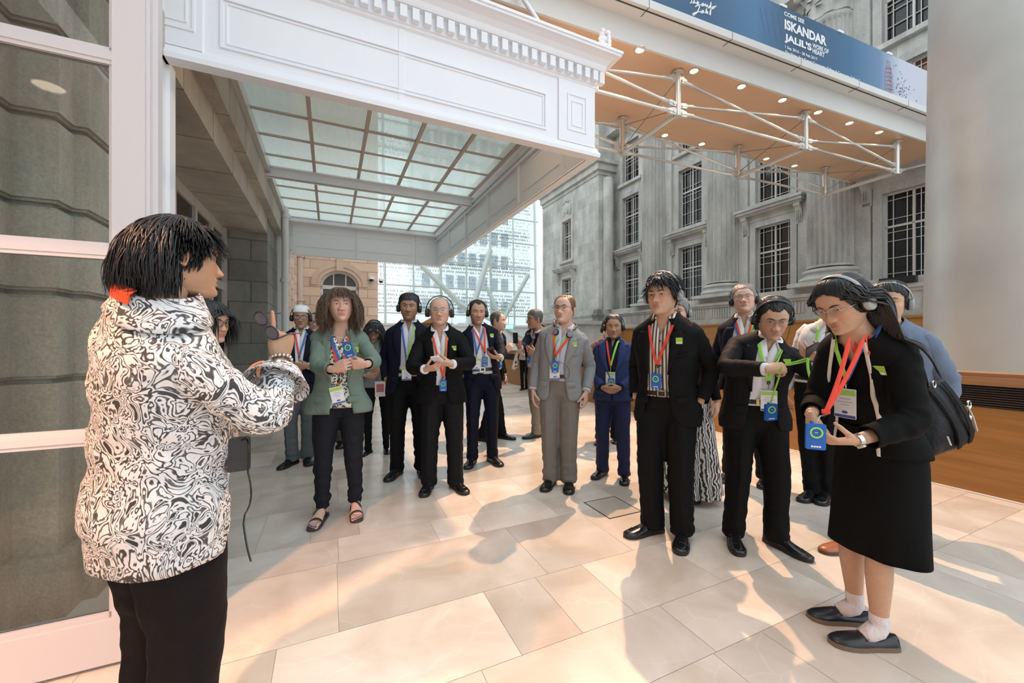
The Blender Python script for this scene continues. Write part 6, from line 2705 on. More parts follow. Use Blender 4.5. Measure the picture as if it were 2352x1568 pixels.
    def glasses(s, frame, lens=True, kind='rim'):
        """spectacles on the nose, arms back to the ears"""
        mb = MB()
        lm = MB()
        yb = float(s.head.face_y(0.0, -0.004)) - 0.003
        for sd in (1, -1):
            c = np.array([sd * 0.0325, yb - 0.004, -0.003])
            a = np.arange(28) * 2 * PI / 28
            rx, rz = 0.0255, 0.0175
            X = np.sign(np.cos(a)) * np.abs(np.cos(a)) ** 0.65 * rx
            Z_ = np.sign(np.sin(a)) * np.abs(np.sin(a)) ** 0.7 * rz
            ring = c + np.stack([X, 0.10 * np.abs(X * sd + 0.02) * 0.8, Z_], 1)
            if kind == 'rim':
                mb.tube(ring, 0.0013, 6, closed=True)
            elif kind == 'half':
                mb.tube(ring[:15], 0.0013, 6)
            lm.add(ring, [tuple(range(28))])
            hx = float(s.head.base(np.array(sd * 1.5), 0.0)[0])
            mb.tube([c + np.array([sd * rx, 0.003, 0.006]), np.array([hx + sd * 0.004, yb + 0.03, 0.003]), np.array([hx + sd * 0.006, 0.0, 0.0]), np.array([hx + sd * 0.003, 0.022, -0.012])], 0.0014, 6)
        mb.tube([(-0.008, yb - 0.003, 0.001), (0, yb - 0.006, 0.004), (0.008, yb - 0.003, 0.001)], 0.0013, 6)
        g = s.hobj(mb, 'glasses', [frame])
        if lens:
            s.hobj(lm, 'lens', [MATS['lens'] if 'lens' in MATS else clear_glass('lens', (0.95, 0.96, 0.96), 0.07)], g, smooth=0)


s_ = 1


def rec_badge(c, r, f, up, parent, base):
    mb = MB()
    mb.obox(c, r, f, up, (0.045, 0.0012, 0.064), 0, bev=0.004)
    mb.obox(c + up * 0.047 + f * 0.0006, r, f, up, (0.043, 0.0012, 0.012), 1)
    mb.obox(c - up * 0.056 + f * 0.0006, r, f, up, (0.043, 0.0012, 0.006), 2)
    for dz, w in ((0.020, 0.022), (0.006, 0.030), (-0.006, 0.018)):
        mb.obox(c + up * dz + f * 0.0005, r, f, up, (w, 0.0012, 0.0016), 3)
    a = np.arange(16) * 2 * PI / 16
    A = c - up * 0.038 + f * 0.0022 + np.cos(a)[:, None] * r * 0.013 + np.sin(a)[:, None] * up * 0.006
    mb.add(A, [tuple(range(16))], 2)
    return build(mb, 'badge', [pm('badge_white', (0.82, 0.83, 0.84), 0.35), pm('badge_green', (0.42, 0.66, 0.14), 0.4), pm('badge_blue', (0.08, 0.10, 0.36), 0.4), pm('badge_grey', (0.40, 0.42, 0.46), 0.5)], parent, base=base)


def rec_box(c, r, f, up, parent, base, name='receiver'):
    mb = MB()
    mb.obox(c, r, f, up, (0.030, 0.010, 0.047), 0, bev=0.006)
    mb.tube([c + up * 0.045 - r * 0.012, c + up * 0.056 - r * 0.012], 0.006, 8)
    o = build(mb, name, [pm('receiver_blue', (0.015, 0.12, 0.48), 0.35)], parent, base=base, smooth=40)
    mb = MB()
    a = np.arange(28) * 2 * PI / 28
    q = c + up * 0.014 + f * 0.0108
    mb.tube(q + np.cos(a)[:, None] * r * 0.0175 + np.sin(a)[:, None] * up * 0.0175, 0.0032, 8, closed=True)
    mb.tube(q + np.stack([r * -0.005 + up * 0.0, r * 0.005 + up * 0.001]), 0.0018, 6)
    for x in (-0.012, -0.004, 0.004, 0.012):
        mb.obox(c - up * 0.036 + r * x + f * 0.0105, r, f, up, (0.003, 0.0006, 0.003), 1)
    build(mb, 'ring_mark', [pm('ring_green', (0.35, 0.72, 0.12), 0.4), pm('badge_white', (0.82, 0.83, 0.84), 0.35)], o, base=base)
    return o


def phone(c, X, Z, label, mat, size=(0.034, 0.0045, 0.068), group=None):
    X, Z = nrm(X), nrm(Z)
    Z = nrm(Z - (Z @ X) * X)
    Y = np.cross(Z, X)
    mb = MB()
    mb.obox(c, X, Y, Z, size, 0, bev=0.007)
    rt_ = root('phone', tuple(c), label, 'phone', group)
    build(mb, 'case', [mat], rt_, base=c, smooth=40)
    mb = MB()
    mb.obox(c + Y * size[1], X, Y, Z, (size[0] * 0.90, 0.0006, size[2] * 0.86), 0, bev=0.003)
    build(mb, 'screen', [pm('phone_screen', (0.01, 0.01, 0.014), 0.05)], rt_, base=c)
    return rt_


def watch(P, i, mat, dial, t=1.97, name='watch'):
    J, E, w, sp = P.arms[i]
    d = nrm(w - E)
    c = E + d * np.linalg.norm(w - E) * (t - 1)
    n = -nrm(np.asarray(sp['n'], float))
    n = nrm(n - (n @ d) * d)
    b = np.cross(d, n)
    a = np.arange(24) * 2 * PI / 24
    k = P.k * (1.0 if P.sex == 'm' else 0.93)
    mb = MB()
    mb.tube(c + k * (np.cos(a)[:, None] * b * 0.0300 + np.sin(a)[:, None] * n * 0.0255), 0.0085, 8, closed=True) if False else None
    rows = [c + d * o + k * (np.cos(a)[:, None] * b * (0.0285 + e) + np.sin(a)[:, None] * n * (0.0245 + e)) for o, e in ((-0.008, 0), (-0.008, 0.003), (0.008, 0.003), (0.008, 0))]
    mb.grid(np.array(rows), cv=True)
    o = P.obj(mb, name, [mat], smooth=40)
    mb = MB()
    q = c + n * (0.0285 * k)
    mb.tube([q - n * 0.003, q + n * 0.004, q + n * 0.0055], [0.015, 0.015, 0.013], 18)
    P.obj(mb, 'dial', [dial], o, smooth=40)


def strands(P, roots, length, mat, name='hair', gravity=0.30, rad=0.0048, push=1.05, seed=0, wave=0.0, curl=0.0, step=0.014, lift=0.12, bodies=(), parent=None, comb=None, cap=None, guard=None, vol=0.10, face_z=0.05, rad3=(0.0775, 0.096, 0.109), back=None):
    """locks of hair grown from the head: each lies along the scalp, falls, and slides over head and shoulders.
    guard: half width of the face kept clear of all but the fringe"""
    rg_ = np.random.default_rng(seed)
    mb = MB()
    if cap is not None:
        cv = P.hp(cap.verts())
        mb.add(cv, cap.f)
    ctr = P.hp((0, 0.008, 0.012))
    rad3 = np.array(rad3) * P.hs
    up = np.array([0, 0, 1.0])
    n0 = len(roots)
    lp = np.array([r[0] for r in roots])
    ln = nrm(np.array([r[1] for r in roots]))
    pos = P.hp(lp)
    nor = ln @ P.HR.T
    Ls = np.array([length(r[2]) if callable(length) else length for r in roots]) * rg_.uniform(0.88, 1.08, n0)
    ns = int(Ls.max() / step) + 1
    top = np.clip(lp[:, 2] / 0.116, 0, 1)[:, None] ** 2
    er = nrm(lp * np.array([1.0, 1.0, 0]))
    d = er * top + np.array([0, 0, -1.0]) * (1 - top) + rg_.normal(0, 0.10, (n0, 3))
    if comb is not None:
        d = d + np.array([comb(r[2]) for r in roots])
    d = d - (d * ln).sum(1, keepdims=True) * ln
    d = nrm(d) + ln * lift
    d = nrm(d @ P.HR.T)
    path = [pos - nor * 0.004]
    p = pos.copy()
    ph0 = rg_.uniform(0, 6.28, n0)
    lay = rg_.uniform(0.0, 1.0, n0)
    sgn = np.where(lp[:, 0] + rg_.normal(0, 0.004, n0) >= 0, 1.0, -1.0)
    short = Ls < 0.15
    side = rg_.normal(0, 1, (n0, 3)) * 0.03
    for j in range(ns):
        t = j / ns
        d = nrm(d + side * 0.3 + np.array([0, 0, -gravity * min(1.0, 0.35 + j * 0.13)]))
        if curl:
            loc = nrm((ctr - p) * np.array([1, 1, 0]))
            d = nrm(d + loc * curl * sstep((t - 0.5) / 0.4))
        q = p + d * step
        if wave:
            q = q + np.stack([np.sin(ph0 + j * 0.75), np.cos(ph0 * 1.7 + j * 0.8), 0 * ph0], 1) * wave
        l = ((q - ctr) @ P.HR)
        e = np.linalg.norm(l / rad3, axis=1)
        lim = 1.0 + (push - 1.0 + vol * lay) * min(1.0, 0.12 + j / 7.0)
        ins = e < lim
        l = np.where(ins[:, None], l / np.maximum(e, 1e-6)[:, None] * lim[:, None], l)
        if guard:
            z = l[:, 2] + 0.012 * P.hs
            g = (l[:, 1] < -0.02 * P.hs) & (z < face_z * P.hs) & (np.abs(l[:, 0]) < guard * P.hs) & ~short
            l[:, 0] = np.where(g, sgn * (guard + 0.012 * lay) * P.hs, l[:, 0])
        if back is not None:
            g = (l[:, 2] < 0.02 * P.hs) & (l[:, 1] < back[1] * P.hs) & ((sgn * back[0] > 0) | (back[0] == 0)) & ~short
            l[:, 1] = np.where(g, np.minimum(back[1] * P.hs, l[:, 1] + 0.008 + 0.03 * lay * P.hs), l[:, 1])
        q = ctr + l @ P.HR.T
        for (bc, br, bR) in bodies:
            l = (q - bc) @ bR
            e = np.linalg.norm(l / br, axis=1)
            ins = e < 1.02 + 0.06 * lay
            l2 = l / np.maximum(e, 1e-6)[:, None] * (1.02 + 0.06 * lay)[:, None]
            q = np.where(ins[:, None], bc + l2 @ bR.T, q)
        rn = nrm((q - ctr))
        dn = (d * rn).sum(1, keepdims=True)
        d = np.where(ins[:, None], nrm(d - np.minimum(dn, 0) * rn), d)
        mv = q - p
        fast = (np.linalg.norm(mv, axis=1) > step * 1.6) | ~ins
        d = nrm(np.where(fast[:, None] & (j > 3), nrm(mv), d))
        p = q
        path.append(p.copy())
    path = np.array(path)
    for i in range(n0):
        m = max(4, int(Ls[i] / step))
        pts = path[:m, i]
        r = rad * rg_.uniform(0.7, 1.25) * np.interp(np.linspace(0, 1, len(pts)), [0, 0.15, 0.6, 1], [0.7, 1, 0.85, 0.12])
        mb.tube(pts, r, 5, up=nor[i], flat=0.5)
    return P.obj(mb, name, [mat], parent)


def scalp(head, n, zmin, seed=0, face=lambda ph: 0.06):
    """roots spread over the scalp: (point, normal, (ph, z))"""
    rg_ = np.random.default_rng(seed)
    out = []
    while len(out) < n:
        ph = rg_.uniform(-PI, PI)
        u = rg_.uniform(0, 1)
        z = 0.116 - (0.116 - zmin) * (u ** 1.25)
        if z < face(abs(ph)):
            continue
        p = head.base(np.array(ph), z)
        nv = nrm(p * np.array([1, 1, 1.2]) + np.array([0, 0, 0.008]))
        out.append((p, nv, (ph, z)))
    return out
# ------------------------------------------------------------------ patterned cloths
def flourish():
    m, n, l, b = nodes('flourish_print')
    b.inputs['Roughness'].default_value = 0.75
    t = n.new('ShaderNodeTexCoord')
    a = n.new('ShaderNodeTexNoise')
    a.inputs['Scale'].default_value = 12.5
    a.inputs['Detail'].default_value = 2.6
    a.inputs['Roughness'].default_value = 0.42
    a.inputs['Distortion'].default_value = 2.2
    l.new(t.outputs['Object'], a.inputs['Vector'])
    r = n.new('ShaderNodeValToRGB')
    r.color_ramp.interpolation = 'LINEAR'
    els = [(0.0, 0.03), (0.30, 0.03), (0.325, 0.68), (0.385, 0.70), (0.393, 0.03), (0.425, 0.16), (0.435, 0.70), (0.485, 0.70), (0.493, 0.04), (0.528, 0.06), (0.54, 0.70), (0.60, 0.70), (0.61, 0.03), (0.645, 0.14), (0.655, 0.70), (0.685, 0.70), (0.70, 0.04), (1.0, 0.03)]
    for i, (p, v) in enumerate(els):
        e_ = r.color_ramp.elements[0] if i == 0 else r.color_ramp.elements[1] if i == 1 else r.color_ramp.elements.new(p)
        e_.position = p
        e_.color = (v, v, v * 1.01, 1)
    l.new(a.outputs['Fac'], r.inputs[0])
    l.new(r.outputs[0], b.inputs['Base Color'])
    c = n.new('ShaderNodeTexNoise')
    c.inputs['Scale'].default_value = 7
    l.new(t.outputs['Object'], c.inputs['Vector'])
    bp = n.new('ShaderNodeBump')
    bp.inputs['Strength'].default_value = 0.3
    bp.inputs['Distance'].default_value = 0.02
    l.new(c.outputs['Fac'], bp.inputs['Height'])
    l.new(bp.outputs[0], b.inputs['Normal'])
    return m


def vor(name, scale, stops, dist=0.0):
    m, n, l, b = nodes(name)
    b.inputs['Roughness'].default_value = 0.7
    t = n.new('ShaderNodeTexCoord')
    a = n.new('ShaderNodeTexVoronoi')
    a.inputs['Scale'].default_value = scale
    vec = t.outputs['Object']
    if dist:
        q = n.new('ShaderNodeTexNoise')
        q.inputs['Scale'].default_value = scale * 0.8
        l.new(vec, q.inputs['Vector'])
        ad = n.new('ShaderNodeVectorMath')
        ad.operation = 'MULTIPLY_ADD'
        ad.inputs[1].default_value = (dist, dist, dist)
        l.new(q.outputs['Color'], ad.inputs[0])
        l.new(vec, ad.inputs[2])
        vec = ad.outputs[0]
    l.new(vec, a.inputs['Vector'])
    r = n.new('ShaderNodeValToRGB')
    for i, (p, c) in enumerate(stops):
        e_ = r.color_ramp.elements[0] if i == 0 else r.color_ramp.elements[1] if i == 1 else r.color_ramp.elements.new(p)
        e_.position = p
        e_.color = (*c, 1)
    l.new(a.outputs['Distance'], r.inputs[0])
    l.new(r.outputs[0], b.inputs['Base Color'])
    return m


def stripes(name, c1, c2, scale, ang=0.0, width=0.5, third=None, dist=0.0):
    m, n, l, b = nodes(name)
    b.inputs['Roughness'].default_value = 0.7
    t = n.new('ShaderNodeTexCoord')
    mp = n.new('ShaderNodeMapping')
    mp.inputs['Rotation'].default_value = (0, 0, math.radians(-ang))
    l.new(t.outputs['Object'], mp.inputs[0])
    w = n.new('ShaderNodeTexWave')
    w.bands_direction = 'X'
    w.inputs['Scale'].default_value = scale
    w.inputs['Distortion'].default_value = dist
    l.new(mp.outputs[0], w.inputs['Vector'])
    r = n.new('ShaderNodeValToRGB')
    r.color_ramp.elements[0].position = width - 0.06
    r.color_ramp.elements[0].color = (*c1, 1)
    r.color_ramp.elements[1].position = width + 0.06
    r.color_ramp.elements[1].color = (*c2, 1)
    l.new(w.outputs['Fac'], r.inputs[0])
    l.new(r.outputs[0], b.inputs['Base Color'])
    return m


white_shirt = cloth('white_shirt', (0.80, 0.80, 0.82), 0.7, 0.35, 10)
lilac_shirt = cloth('lilac_shirt', (0.66, 0.64, 0.72), 0.7, 0.3, 10)
cream_shirt = cloth('cream_shirt', (0.74, 0.72, 0.68), 0.7, 0.4, 9)
blue_shirt = cloth('blue_grey_shirt', (0.15, 0.19, 0.27), 0.7, 0.4, 9)
black_suit = cloth('black_suit', (0.0065, 0.0065, 0.0072), 0.72, 0.35, 8)
char_suit = cloth('charcoal_suit', (0.0095, 0.0095, 0.011), 0.7, 0.35, 8)
navy_suit = cloth('navy_suit', (0.008, 0.0095, 0.020), 0.7, 0.35, 8)
blue_suit = cloth('blue_suit', (0.030, 0.045, 0.13), 0.7, 0.35, 8)
grey_suit = cloth('grey_suit', (0.26, 0.265, 0.27), 0.75, 0.35, 8, weave=0.35)
grey_trs = cloth('taupe_trousers', (0.20, 0.185, 0.165), 0.75, 0.4, 8, weave=0.35)
slate_trs = cloth('slate_trousers', (0.10, 0.11, 0.115), 0.75, 0.4, 8, weave=0.25)
khaki_trs = cloth('khaki_grey_trousers', (0.22, 0.20, 0.17), 0.75, 0.4, 8)
light_trs = cloth('light_grey_trousers', (0.36, 0.35, 0.34), 0.75, 0.4, 8)
olive_trs = cloth('olive_trousers', (0.09, 0.095, 0.08), 0.75, 0.4, 8)
green_blazer = cloth('green_blazer', (0.165, 0.225, 0.185), 0.75, 0.45, 9)
jean = cloth('black_jeans', (0.014, 0.0155, 0.020), 0.75, 0.5, 12, weave=0.4)
black_leg = cloth('black_leggings', (0.007, 0.007, 0.0075), 0.75, 0.3, 12)
black_dress = cloth('black_dress', (0.0048, 0.0046, 0.0046), 0.8, 0.3, 7)
grey_top = cloth('grey_hoodie', (0.25, 0.26, 0.27), 0.85, 0.4, 12)
rust_top = vor('rust_print', 38, [(0.0, (0.42, 0.14, 0.09)), (0.35, (0.46, 0.18, 0.12)), (0.5, (0.10, 0.05, 0.05)), (1.0, (0.5, 0.25, 0.2))])
leopard = vor('leopard_print', 62, [(0.0, (0.12, 0.34, 0.22)), (0.20, (0.12, 0.34, 0.22)), (0.26, (0.012, 0.012, 0.012)), (0.45, (0.012, 0.012, 0.012)), (0.52, (0.76, 0.74, 0.66)), (1.0, (0.78, 0.76, 0.68))], 0.012)
polka = vor('polka_dots', 9, [(0.0, (0.02, 0.018, 0.018)), (0.30, (0.02, 0.018, 0.018)), (0.33, (0.72, 0.62, 0.54)), (1.0, (0.74, 0.64, 0.56))])
leaf_skirt = stripes('fern_print', (0.03, 0.03, 0.032), (0.70, 0.68, 0.66), 16, 20, 0.5, dist=9)
stripe_shirt = stripes('brown_striped_shirt', (0.11, 0.075, 0.06), (0.74, 0.69, 0.62), 14, -40, 0.5)
print_shirt = flourish()
blk_shoe = leather('black_shoe', (0.010, 0.010, 0.011), 0.22)
tan_shoe = leather('tan_shoe', (0.35, 0.11, 0.035), 0.35)
blk_belt = leather('black_belt', (0.012, 0.011, 0.010), 0.35)
silver = pm('silver', (0.62, 0.60, 0.56), 0.22, metal=1)
gold = pm('gold_buckle', (0.80, 0.56, 0.24), 0.25, metal=1)
wire = pm('glasses_wire', (0.20, 0.19, 0.19), 0.25, metal=0.8)
darkframe = pm('glasses_dark', (0.02, 0.018, 0.018), 0.3)
hp_grey = pm('headphone_grey', (0.20, 0.21, 0.22), 0.35)
hp_silver = pm('headphone_silver', (0.28, 0.30, 0.30), 0.35)
ph_black = pm('phone_black', (0.02, 0.02, 0.022), 0.3)
ph_white = pm('phone_white', (0.75, 0.75, 0.76), 0.3)
H_BLACK = hair_mat('hair_black', (0.010, 0.009, 0.010), 0.36)
H_DARK = hair_mat('hair_dark_brown', (0.022, 0.015, 0.011), 0.42)
H_BROWN = hair_mat('hair_brown', (0.12, 0.072, 0.044), 0.5)
H_LBROWN = hair_mat('hair_light_brown', (0.15, 0.075, 0.035), 0.45)
H_GREY = hair_mat('hair_grey', (0.22, 0.20, 0.185), 0.5)
H_SALT = hair_mat('hair_salt_pepper', (0.075, 0.075, 0.08), 0.5)
H_RED = hair_mat('hair_auburn', (0.18, 0.065, 0.025), 0.5)
H_STUB = hair_mat('hair_stubble', (0.10, 0.085, 0.07), 0.6)
RED, BLUE, GREEN = (0.76, 0.055, 0.025), (0.04, 0.13, 0.42), (0.30, 0.66, 0.08)
STD = [(0, .066), (28, .062), (48, .042), (62, .036), (74, -.016), (84, -.022), (92, .012), (104, .010), (114, -.03), (135, -.06), (180, -.066)]
UPZ = np.array([0, 0, 1.0])
W_ASIA, W_EURO, W_SOUTH, W_MALAY = (0.56, 0.345, 0.235), (0.62, 0.385, 0.295), (0.36, 0.205, 0.130), (0.40, 0.235, 0.150)


def sleeves(P, mat, r, seed=4):
    for i in (0, 1):
        mb = MB()
        P.sleeve(mb, i, r, seed=seed + i)
        P.obj(mb, 'sleeve', [mat])


def clasp(P, wl, wr, dz=0.0, pose='relax', up=0.35):
    """both hands together in front: wrists given as points"""
    f, r = P.fwd(), P.rt()
    P.set_arm(0, 1, {'w': wl, 'd': -r * 0.9 + f * 0.25 + UPZ * (dz), 'n': -f * 0.8 + UPZ * up, 'pose': pose, 'pole': r * 0.7 - UPZ - f * 0.5})
    P.set_arm(1, -1, {'w': wr, 'd': r * 0.9 + f * 0.35 + UPZ * (dz), 'n': -f * 0.8 + UPZ * up, 'pose': pose, 'pole': -r * 0.7 - UPZ - f * 0.5})


def skirt(P, mat, rows, name='skirt', folds=0, amp=0.01, m=72, slit=0.0, seed=3):
    hs_ = np.linspace(rows[0][0], rows[-1][0], 30)
    R_ = np.array(rows)
    ph = np.linspace(0, 2 * PI, m, endpoint=False)
    G = []
    for h in hs_:
        a, bf, bb = (np.interp(-h, -R_[:, 0], R_[:, c]) for c in (1, 2, 3))
        t = (rows[0][0] - h) / (rows[0][0] - rows[-1][0])
        w = amp * t * (np.sin(folds * ph + 2 * vnoise(np.stack([np.cos(ph), np.sin(ph), 0 * ph + 0.3 * t], 1), seed)) if folds else vnoise(np.stack([np.cos(ph) * 2, np.sin(ph) * 2, 0 * ph + t * 2], 1), seed))
        x = a * np.sign(np.sin(ph)) * np.abs(np.sin(ph)) ** (2 / 2.3)
        y = np.where(np.cos(ph) > 0, -bf, bb) * np.abs(np.cos(ph)) ** (2 / 2.3)
        r_ = np.sqrt(x * x + y * y)
        G.append(P.T(x * (1 + w / r_), y * (1 + w / r_), np.full(m, h)))
    G.append(P.T(x * 0.97, y * 0.97, np.full(m, hs_[-1] + 0.006)))
    mb = MB()
    mb.grid(np.array(G), cv=True)
    return P.obj(mb, name, [mat])


# =================================================================== the people, far to near
# man in the white skullcap, left
P = Person('man in white skullcap and glasses with dark jacket and slate trousers', 1.69, ((gpx(705, 1060), 35), (gpx(672, 1066), -10)), 22, 26, eye=at(690, 728, 4.32), head=(24, 2, 0), skin=W_MALAY, girth=0.95)
f, r = P.fwd(), P.rt()
clasp(P, P.T(0.105, -0.22, 1.10), P.T(-0.10, -0.20, 1.06))
P.face(brow=(0.015, 0.012, 0.01), wide=0.98, nose=1.15, lip=(0.28, 0.12, 0.09)).body(fine=False)
P.crop(H_BLACK, STD, thick=(0.002, 0.006), seed=2)
mb = MB()
ph = np.linspace(0, 2 * PI, 48, endpoint=False)
rows = []
for z, e, zz in ((0.048, 0.004, 0.044), (0.048, 0.009, 0.044), (0.055, 0.010, 0.06), (0.066, 0.011, 0.08), (0.074, 0.010, 0.100), (0.088, 0.006, 0.118), (0.101, 0.002, 0.126), (0.112, 0, 0.129)):
    B = P.head.base(ph, z)
    q = B[:, :2] * (1 + e / np.linalg.norm(B[:, :2], axis=1, keepdims=True))
    rows.append(np.concatenate([q, np.full((48, 1), zz) + 0.006 * np.cos(ph)[:, None]], 1))
mb.grid(np.array(rows), cv=True, caps=(False, True))
P.hobj(mb, 'skullcap', [cloth('white_cap', (0.82, 0.82, 0.80), 0.85, 0.3, 60)])
P.glasses(darkframe)
P.shirt(white_shirt, cuffs=True)
P.jacket(navy_suit, infl=0.026)
P.trousers(slate_trs, seed=1)
P.shoes(blk_shoe)
P.headphones('black headphones worn over a white skullcap', tilt=-35, top=0.004)
P.lanyard('red lanyard with white badge on the man in the skullcap', RED, hb=1.20, badge=True, strap2=BLUE)

# man half hidden behind the blazer woman's hair
P = Person('bald man in glasses half hidden between skullcap and brown curly hair', 1.72, ((gpx(783, 1022), 20), (gpx(728, 1030), 0)), 15, eye=at(722, 739, 5.05), head=(18, 0, 0), skin=W_EURO)
P.face(brow=(0.05, 0.035, 0.025)).body(fine=False)
P.crop(H_STUB, [(0, .09), (30, .1), (50, .07), (62, .04), (74, -.01), (84, -.02), (92, .012), (104, .010), (114, -.03), (135, -.06), (180, -.066)], thick=(0.0015, 0.003), seed=4)
P.glasses(darkframe)
P.shirt(cream_shirt)
P.jacket(char_suit)
P.trousers(olive_trs, seed=2)
P.shoes(blk_shoe)

# girl bent over behind the green blazer
P = Person('young woman in glasses and dark hair looking down behind green blazer woman', 1.62, ((gpx(887, 1040), 25), (gpx(846, 1046), -15)), 10, 12, eye=at(858, 768, 4.62), head=(14, 30, 4), sex='f', skin=W_ASIA)
clasp(P, P.T(0.11, -0.24, 1.08), P.T(-0.10, -0.22, 1.02))
P.face(brow=(0.015, 0.012, 0.01), nose=0.85, jaw=0.94).body(fine=False)
cap = P.head.hair_cap([(0, .072), (30, .066), (50, .04), (66, .0), (80, -.03), (100, -.04), (130, -.06), (180, -.066)], thick=(0.004, 0.014), seed=6)
strands(P, scalp(P.head, 260, -0.04, 3, lambda a: 0.075 if a < 0.7 else 0.02 if a < 1.25 else -0.05), 0.34, H_BLACK, gravity=0.4, seed=3, cap=cap, guard=0.062)
P.glasses(wire)
P.shirt(grey_top, h0=0.86, infl=0.016, collar=False, cuffs=False, opening=0.02)
sleeves(P, grey_top, 0.056, 4)
P.trousers(black_leg, r=(0.088, 0.074, 0.054, 0.045, 0.040), hem=0.06, waist=1.0, seed=3, crease=0)
P.shoes(blk_shoe, sole=pm('white_sole', (0.7, 0.68, 0.64), 0.6), kind='soft')
P.headphones('grey headphones worn by young woman looking down', mat=hp_grey, tilt=-4)
c = at(873, 893, 4.45)
mb = MB()
mb.obox(c, r, f, UPZ, (0.055, 0.003, 0.085), 0)
mb.obox(c + f * 0.0035 + UPZ * 0.01, r, f, UPZ, (0.040, 0.0008, 0.045), 1)
build(mb, 'leaflet', [pm('leaflet_white', (0.75, 0.72, 0.70), 0.5), pm('leaflet_pink', (0.45, 0.16, 0.14), 0.5)], base=c, label='small printed leaflet held low by the young woman looking down', category='leaflet')

# navy suit, black hair, behind the bald man
P = Person('tall man in dark navy suit with thick black hair, hand in pocket', 1.79, ((gpx(968, 1086), 25), (gpx(912, 1090), -12)), 8, 10, eye=at(937, 703, 3.88), head=(8, -2, 2), skin=W_SOUTH, arms=('hang', 'pocket'), girth=1.04)
P.face(brow=(0.012, 0.01, 0.01), nose=1.2, stub=0.35, lip=(0.24, 0.11, 0.09), iris=(0.02, 0.012, 0.008)).body(fine=False)
P.crop(H_BLACK, [(0, .052), (28, .055), (48, .044), (62, .036), (74, -.016), (84, -.022), (92, .012), (104, .010), (114, -.03), (135, -.06), (180, -.066)], thick=(0.005, 0.022), seed=8, amp=0.003)
P.shirt(lilac_shirt)
P.belt(blk_belt, buckle=(silver, 'frame'))
P.jacket(navy_suit, edge=[(0.76, 0.16), (0.85, 0.11), (0.95, 0.09), (1.06, 0.075), (1.25, 0.07), (1.42, 0.07), (1.51, 0.074)], infl=0.028)
P.trousers(black_suit, seed=4)
P.shoes(blk_shoe)
P.headphones('black headphones on the tall man with thick black hair', tilt=30, mic=False)
P.lanyard('blue and green lanyard with badge on the tall navy suited man', BLUE, hb=1.12, xb=-0.01, badge=True, strap2=GREEN)

# man seen from the side behind the man with the phone
P = Person('balding man in profile facing right behind man with silver belt buckle', 1.73, ((gpx(1108, 1012), 60), (gpx(1152, 1006), 60)), 58, 62, eye=at(1160, 737, 5.25), head=(72, 0, 0), skin=W_EURO)
f, r = P.fwd(), P.rt()
P.set_arm(1, -1, {'w': at(1162, 806, 5.0), 'd': np.array([0.7, 0.1, 0.7]), 'n': np.array([0.2, 0.9, 0.1]), 'pose': 'hold'})
P.face(brow=(0.06, 0.04, 0.03), stub=0.3).body(fine=False)
P.crop(H_STUB, [(0, .088), (22, .10), (42, .075), (60, .04), (74, -.016), (84, -.022), (92, .012), (104, .010), (114, -.03), (135, -.06), (180, -.066)], thick=(0.002, 0.005), seed=9)
P.shirt(white_shirt)
P.jacket(char_suit, seed=9)
P.trousers(black_suit, seed=5)
P.shoes(blk_shoe)
P.lanyard('blue lanyard and receiver on the man in profile behind', BLUE, hb=1.18, xb=-0.05, receiver=True, xs=0.06)

# far woman in polka dots
P = Person('woman with auburn hair and polka dot scarf far back by the counter', 1.60, ((gpx(1210, 893), -30), (gpx(1200, 895), -20)), -40, eye=at(1214, 774, 10.7), head=(-30, 14, 0), sex='f', skin=W_EURO)
clasp(P, P.T(0.10, -0.22, 1.15), P.T(-0.10, -0.2, 1.12))
P.face(brow=(0.08, 0.04, 0.02)).body(fine=False)
strands(P, scalp(P.head, 90, -0.05, 5, lambda a: 0.06 if a < 0.6 else -0.03 if a < 1.3 else -0.06), 0.26, H_RED, gravity=0.4, rad=0.008, seed=7, wave=0.004, guard=0.06, cap=P.head.hair_cap([(0, .07), (40, .05), (66, .0), (90, -.03), (130, -.06), (180, -.066)], thick=(0.005, 0.02), seed=3))
P.shirt(cloth('pale_pink', (0.62, 0.48, 0.44), 0.8), h0=0.9, infl=0.018, collar=False)
P.trousers(black_leg, r=(0.09, 0.075, 0.056, 0.05, 0.048), seed=8)
P.shoes(blk_shoe, kind='soft')
sleeves(P, MATS['pale_pink'], 0.056, 6)
mb = MB()
rows = []
for t in np.linspace(0, 1, 16):
    a = P.T(-0.10 - 0.04 * t, -0.15, 1.45 - 0.85 * t)
    rows.append([a + np.array([-0.02 - 0.16 * t * q, -0.03 * math.sin(6 * q + 4 * t), 0.02 * math.sin(9 * q)]) for q in np.linspace(0, 1, 9)])
mb.grid(np.array(rows))
o = P.obj(mb, 'scarf', [polka])
o.modifiers.new('thick', 'SOLIDIFY').thickness = 0.004

# man filming with his phone, far, facing left
P = Person('man in glasses with grey hair facing left and holding up a phone', 1.75, ((gpx(1232, 1004), -60), (gpx(1240, 1000), -68)), -55, -58, eye=at(1213, 733, 5.35), head=(-68, 3, 0), skin=W_SOUTH, girth=1.05)
f, r = P.fwd(), P.rt()
P.set_arm(1, -1, {'w': at(1189, 806, 5.0), 'd': np.array([-0.3, -0.2, 0.9]), 'n': np.array([0.1, 0.9, 0.2]), 'pose': 'hold'})
P.set_arm(0, 1, {'w': at(1232, 812, 4.95), 'd': np.array([-0.8, -0.1, 0.35]), 'n': np.array([0.2, 0.9, 0.2]), 'pose': 'cup'})
P.face(brow=(0.03, 0.03, 0.03), nose=1.25, stub=0.2, lip=(0.24, 0.11, 0.09)).body(fine=False)
P.crop(H_SALT, STD, thick=(0.004, 0.013), seed=11)
P.glasses(wire)
P.shirt(lilac_shirt)
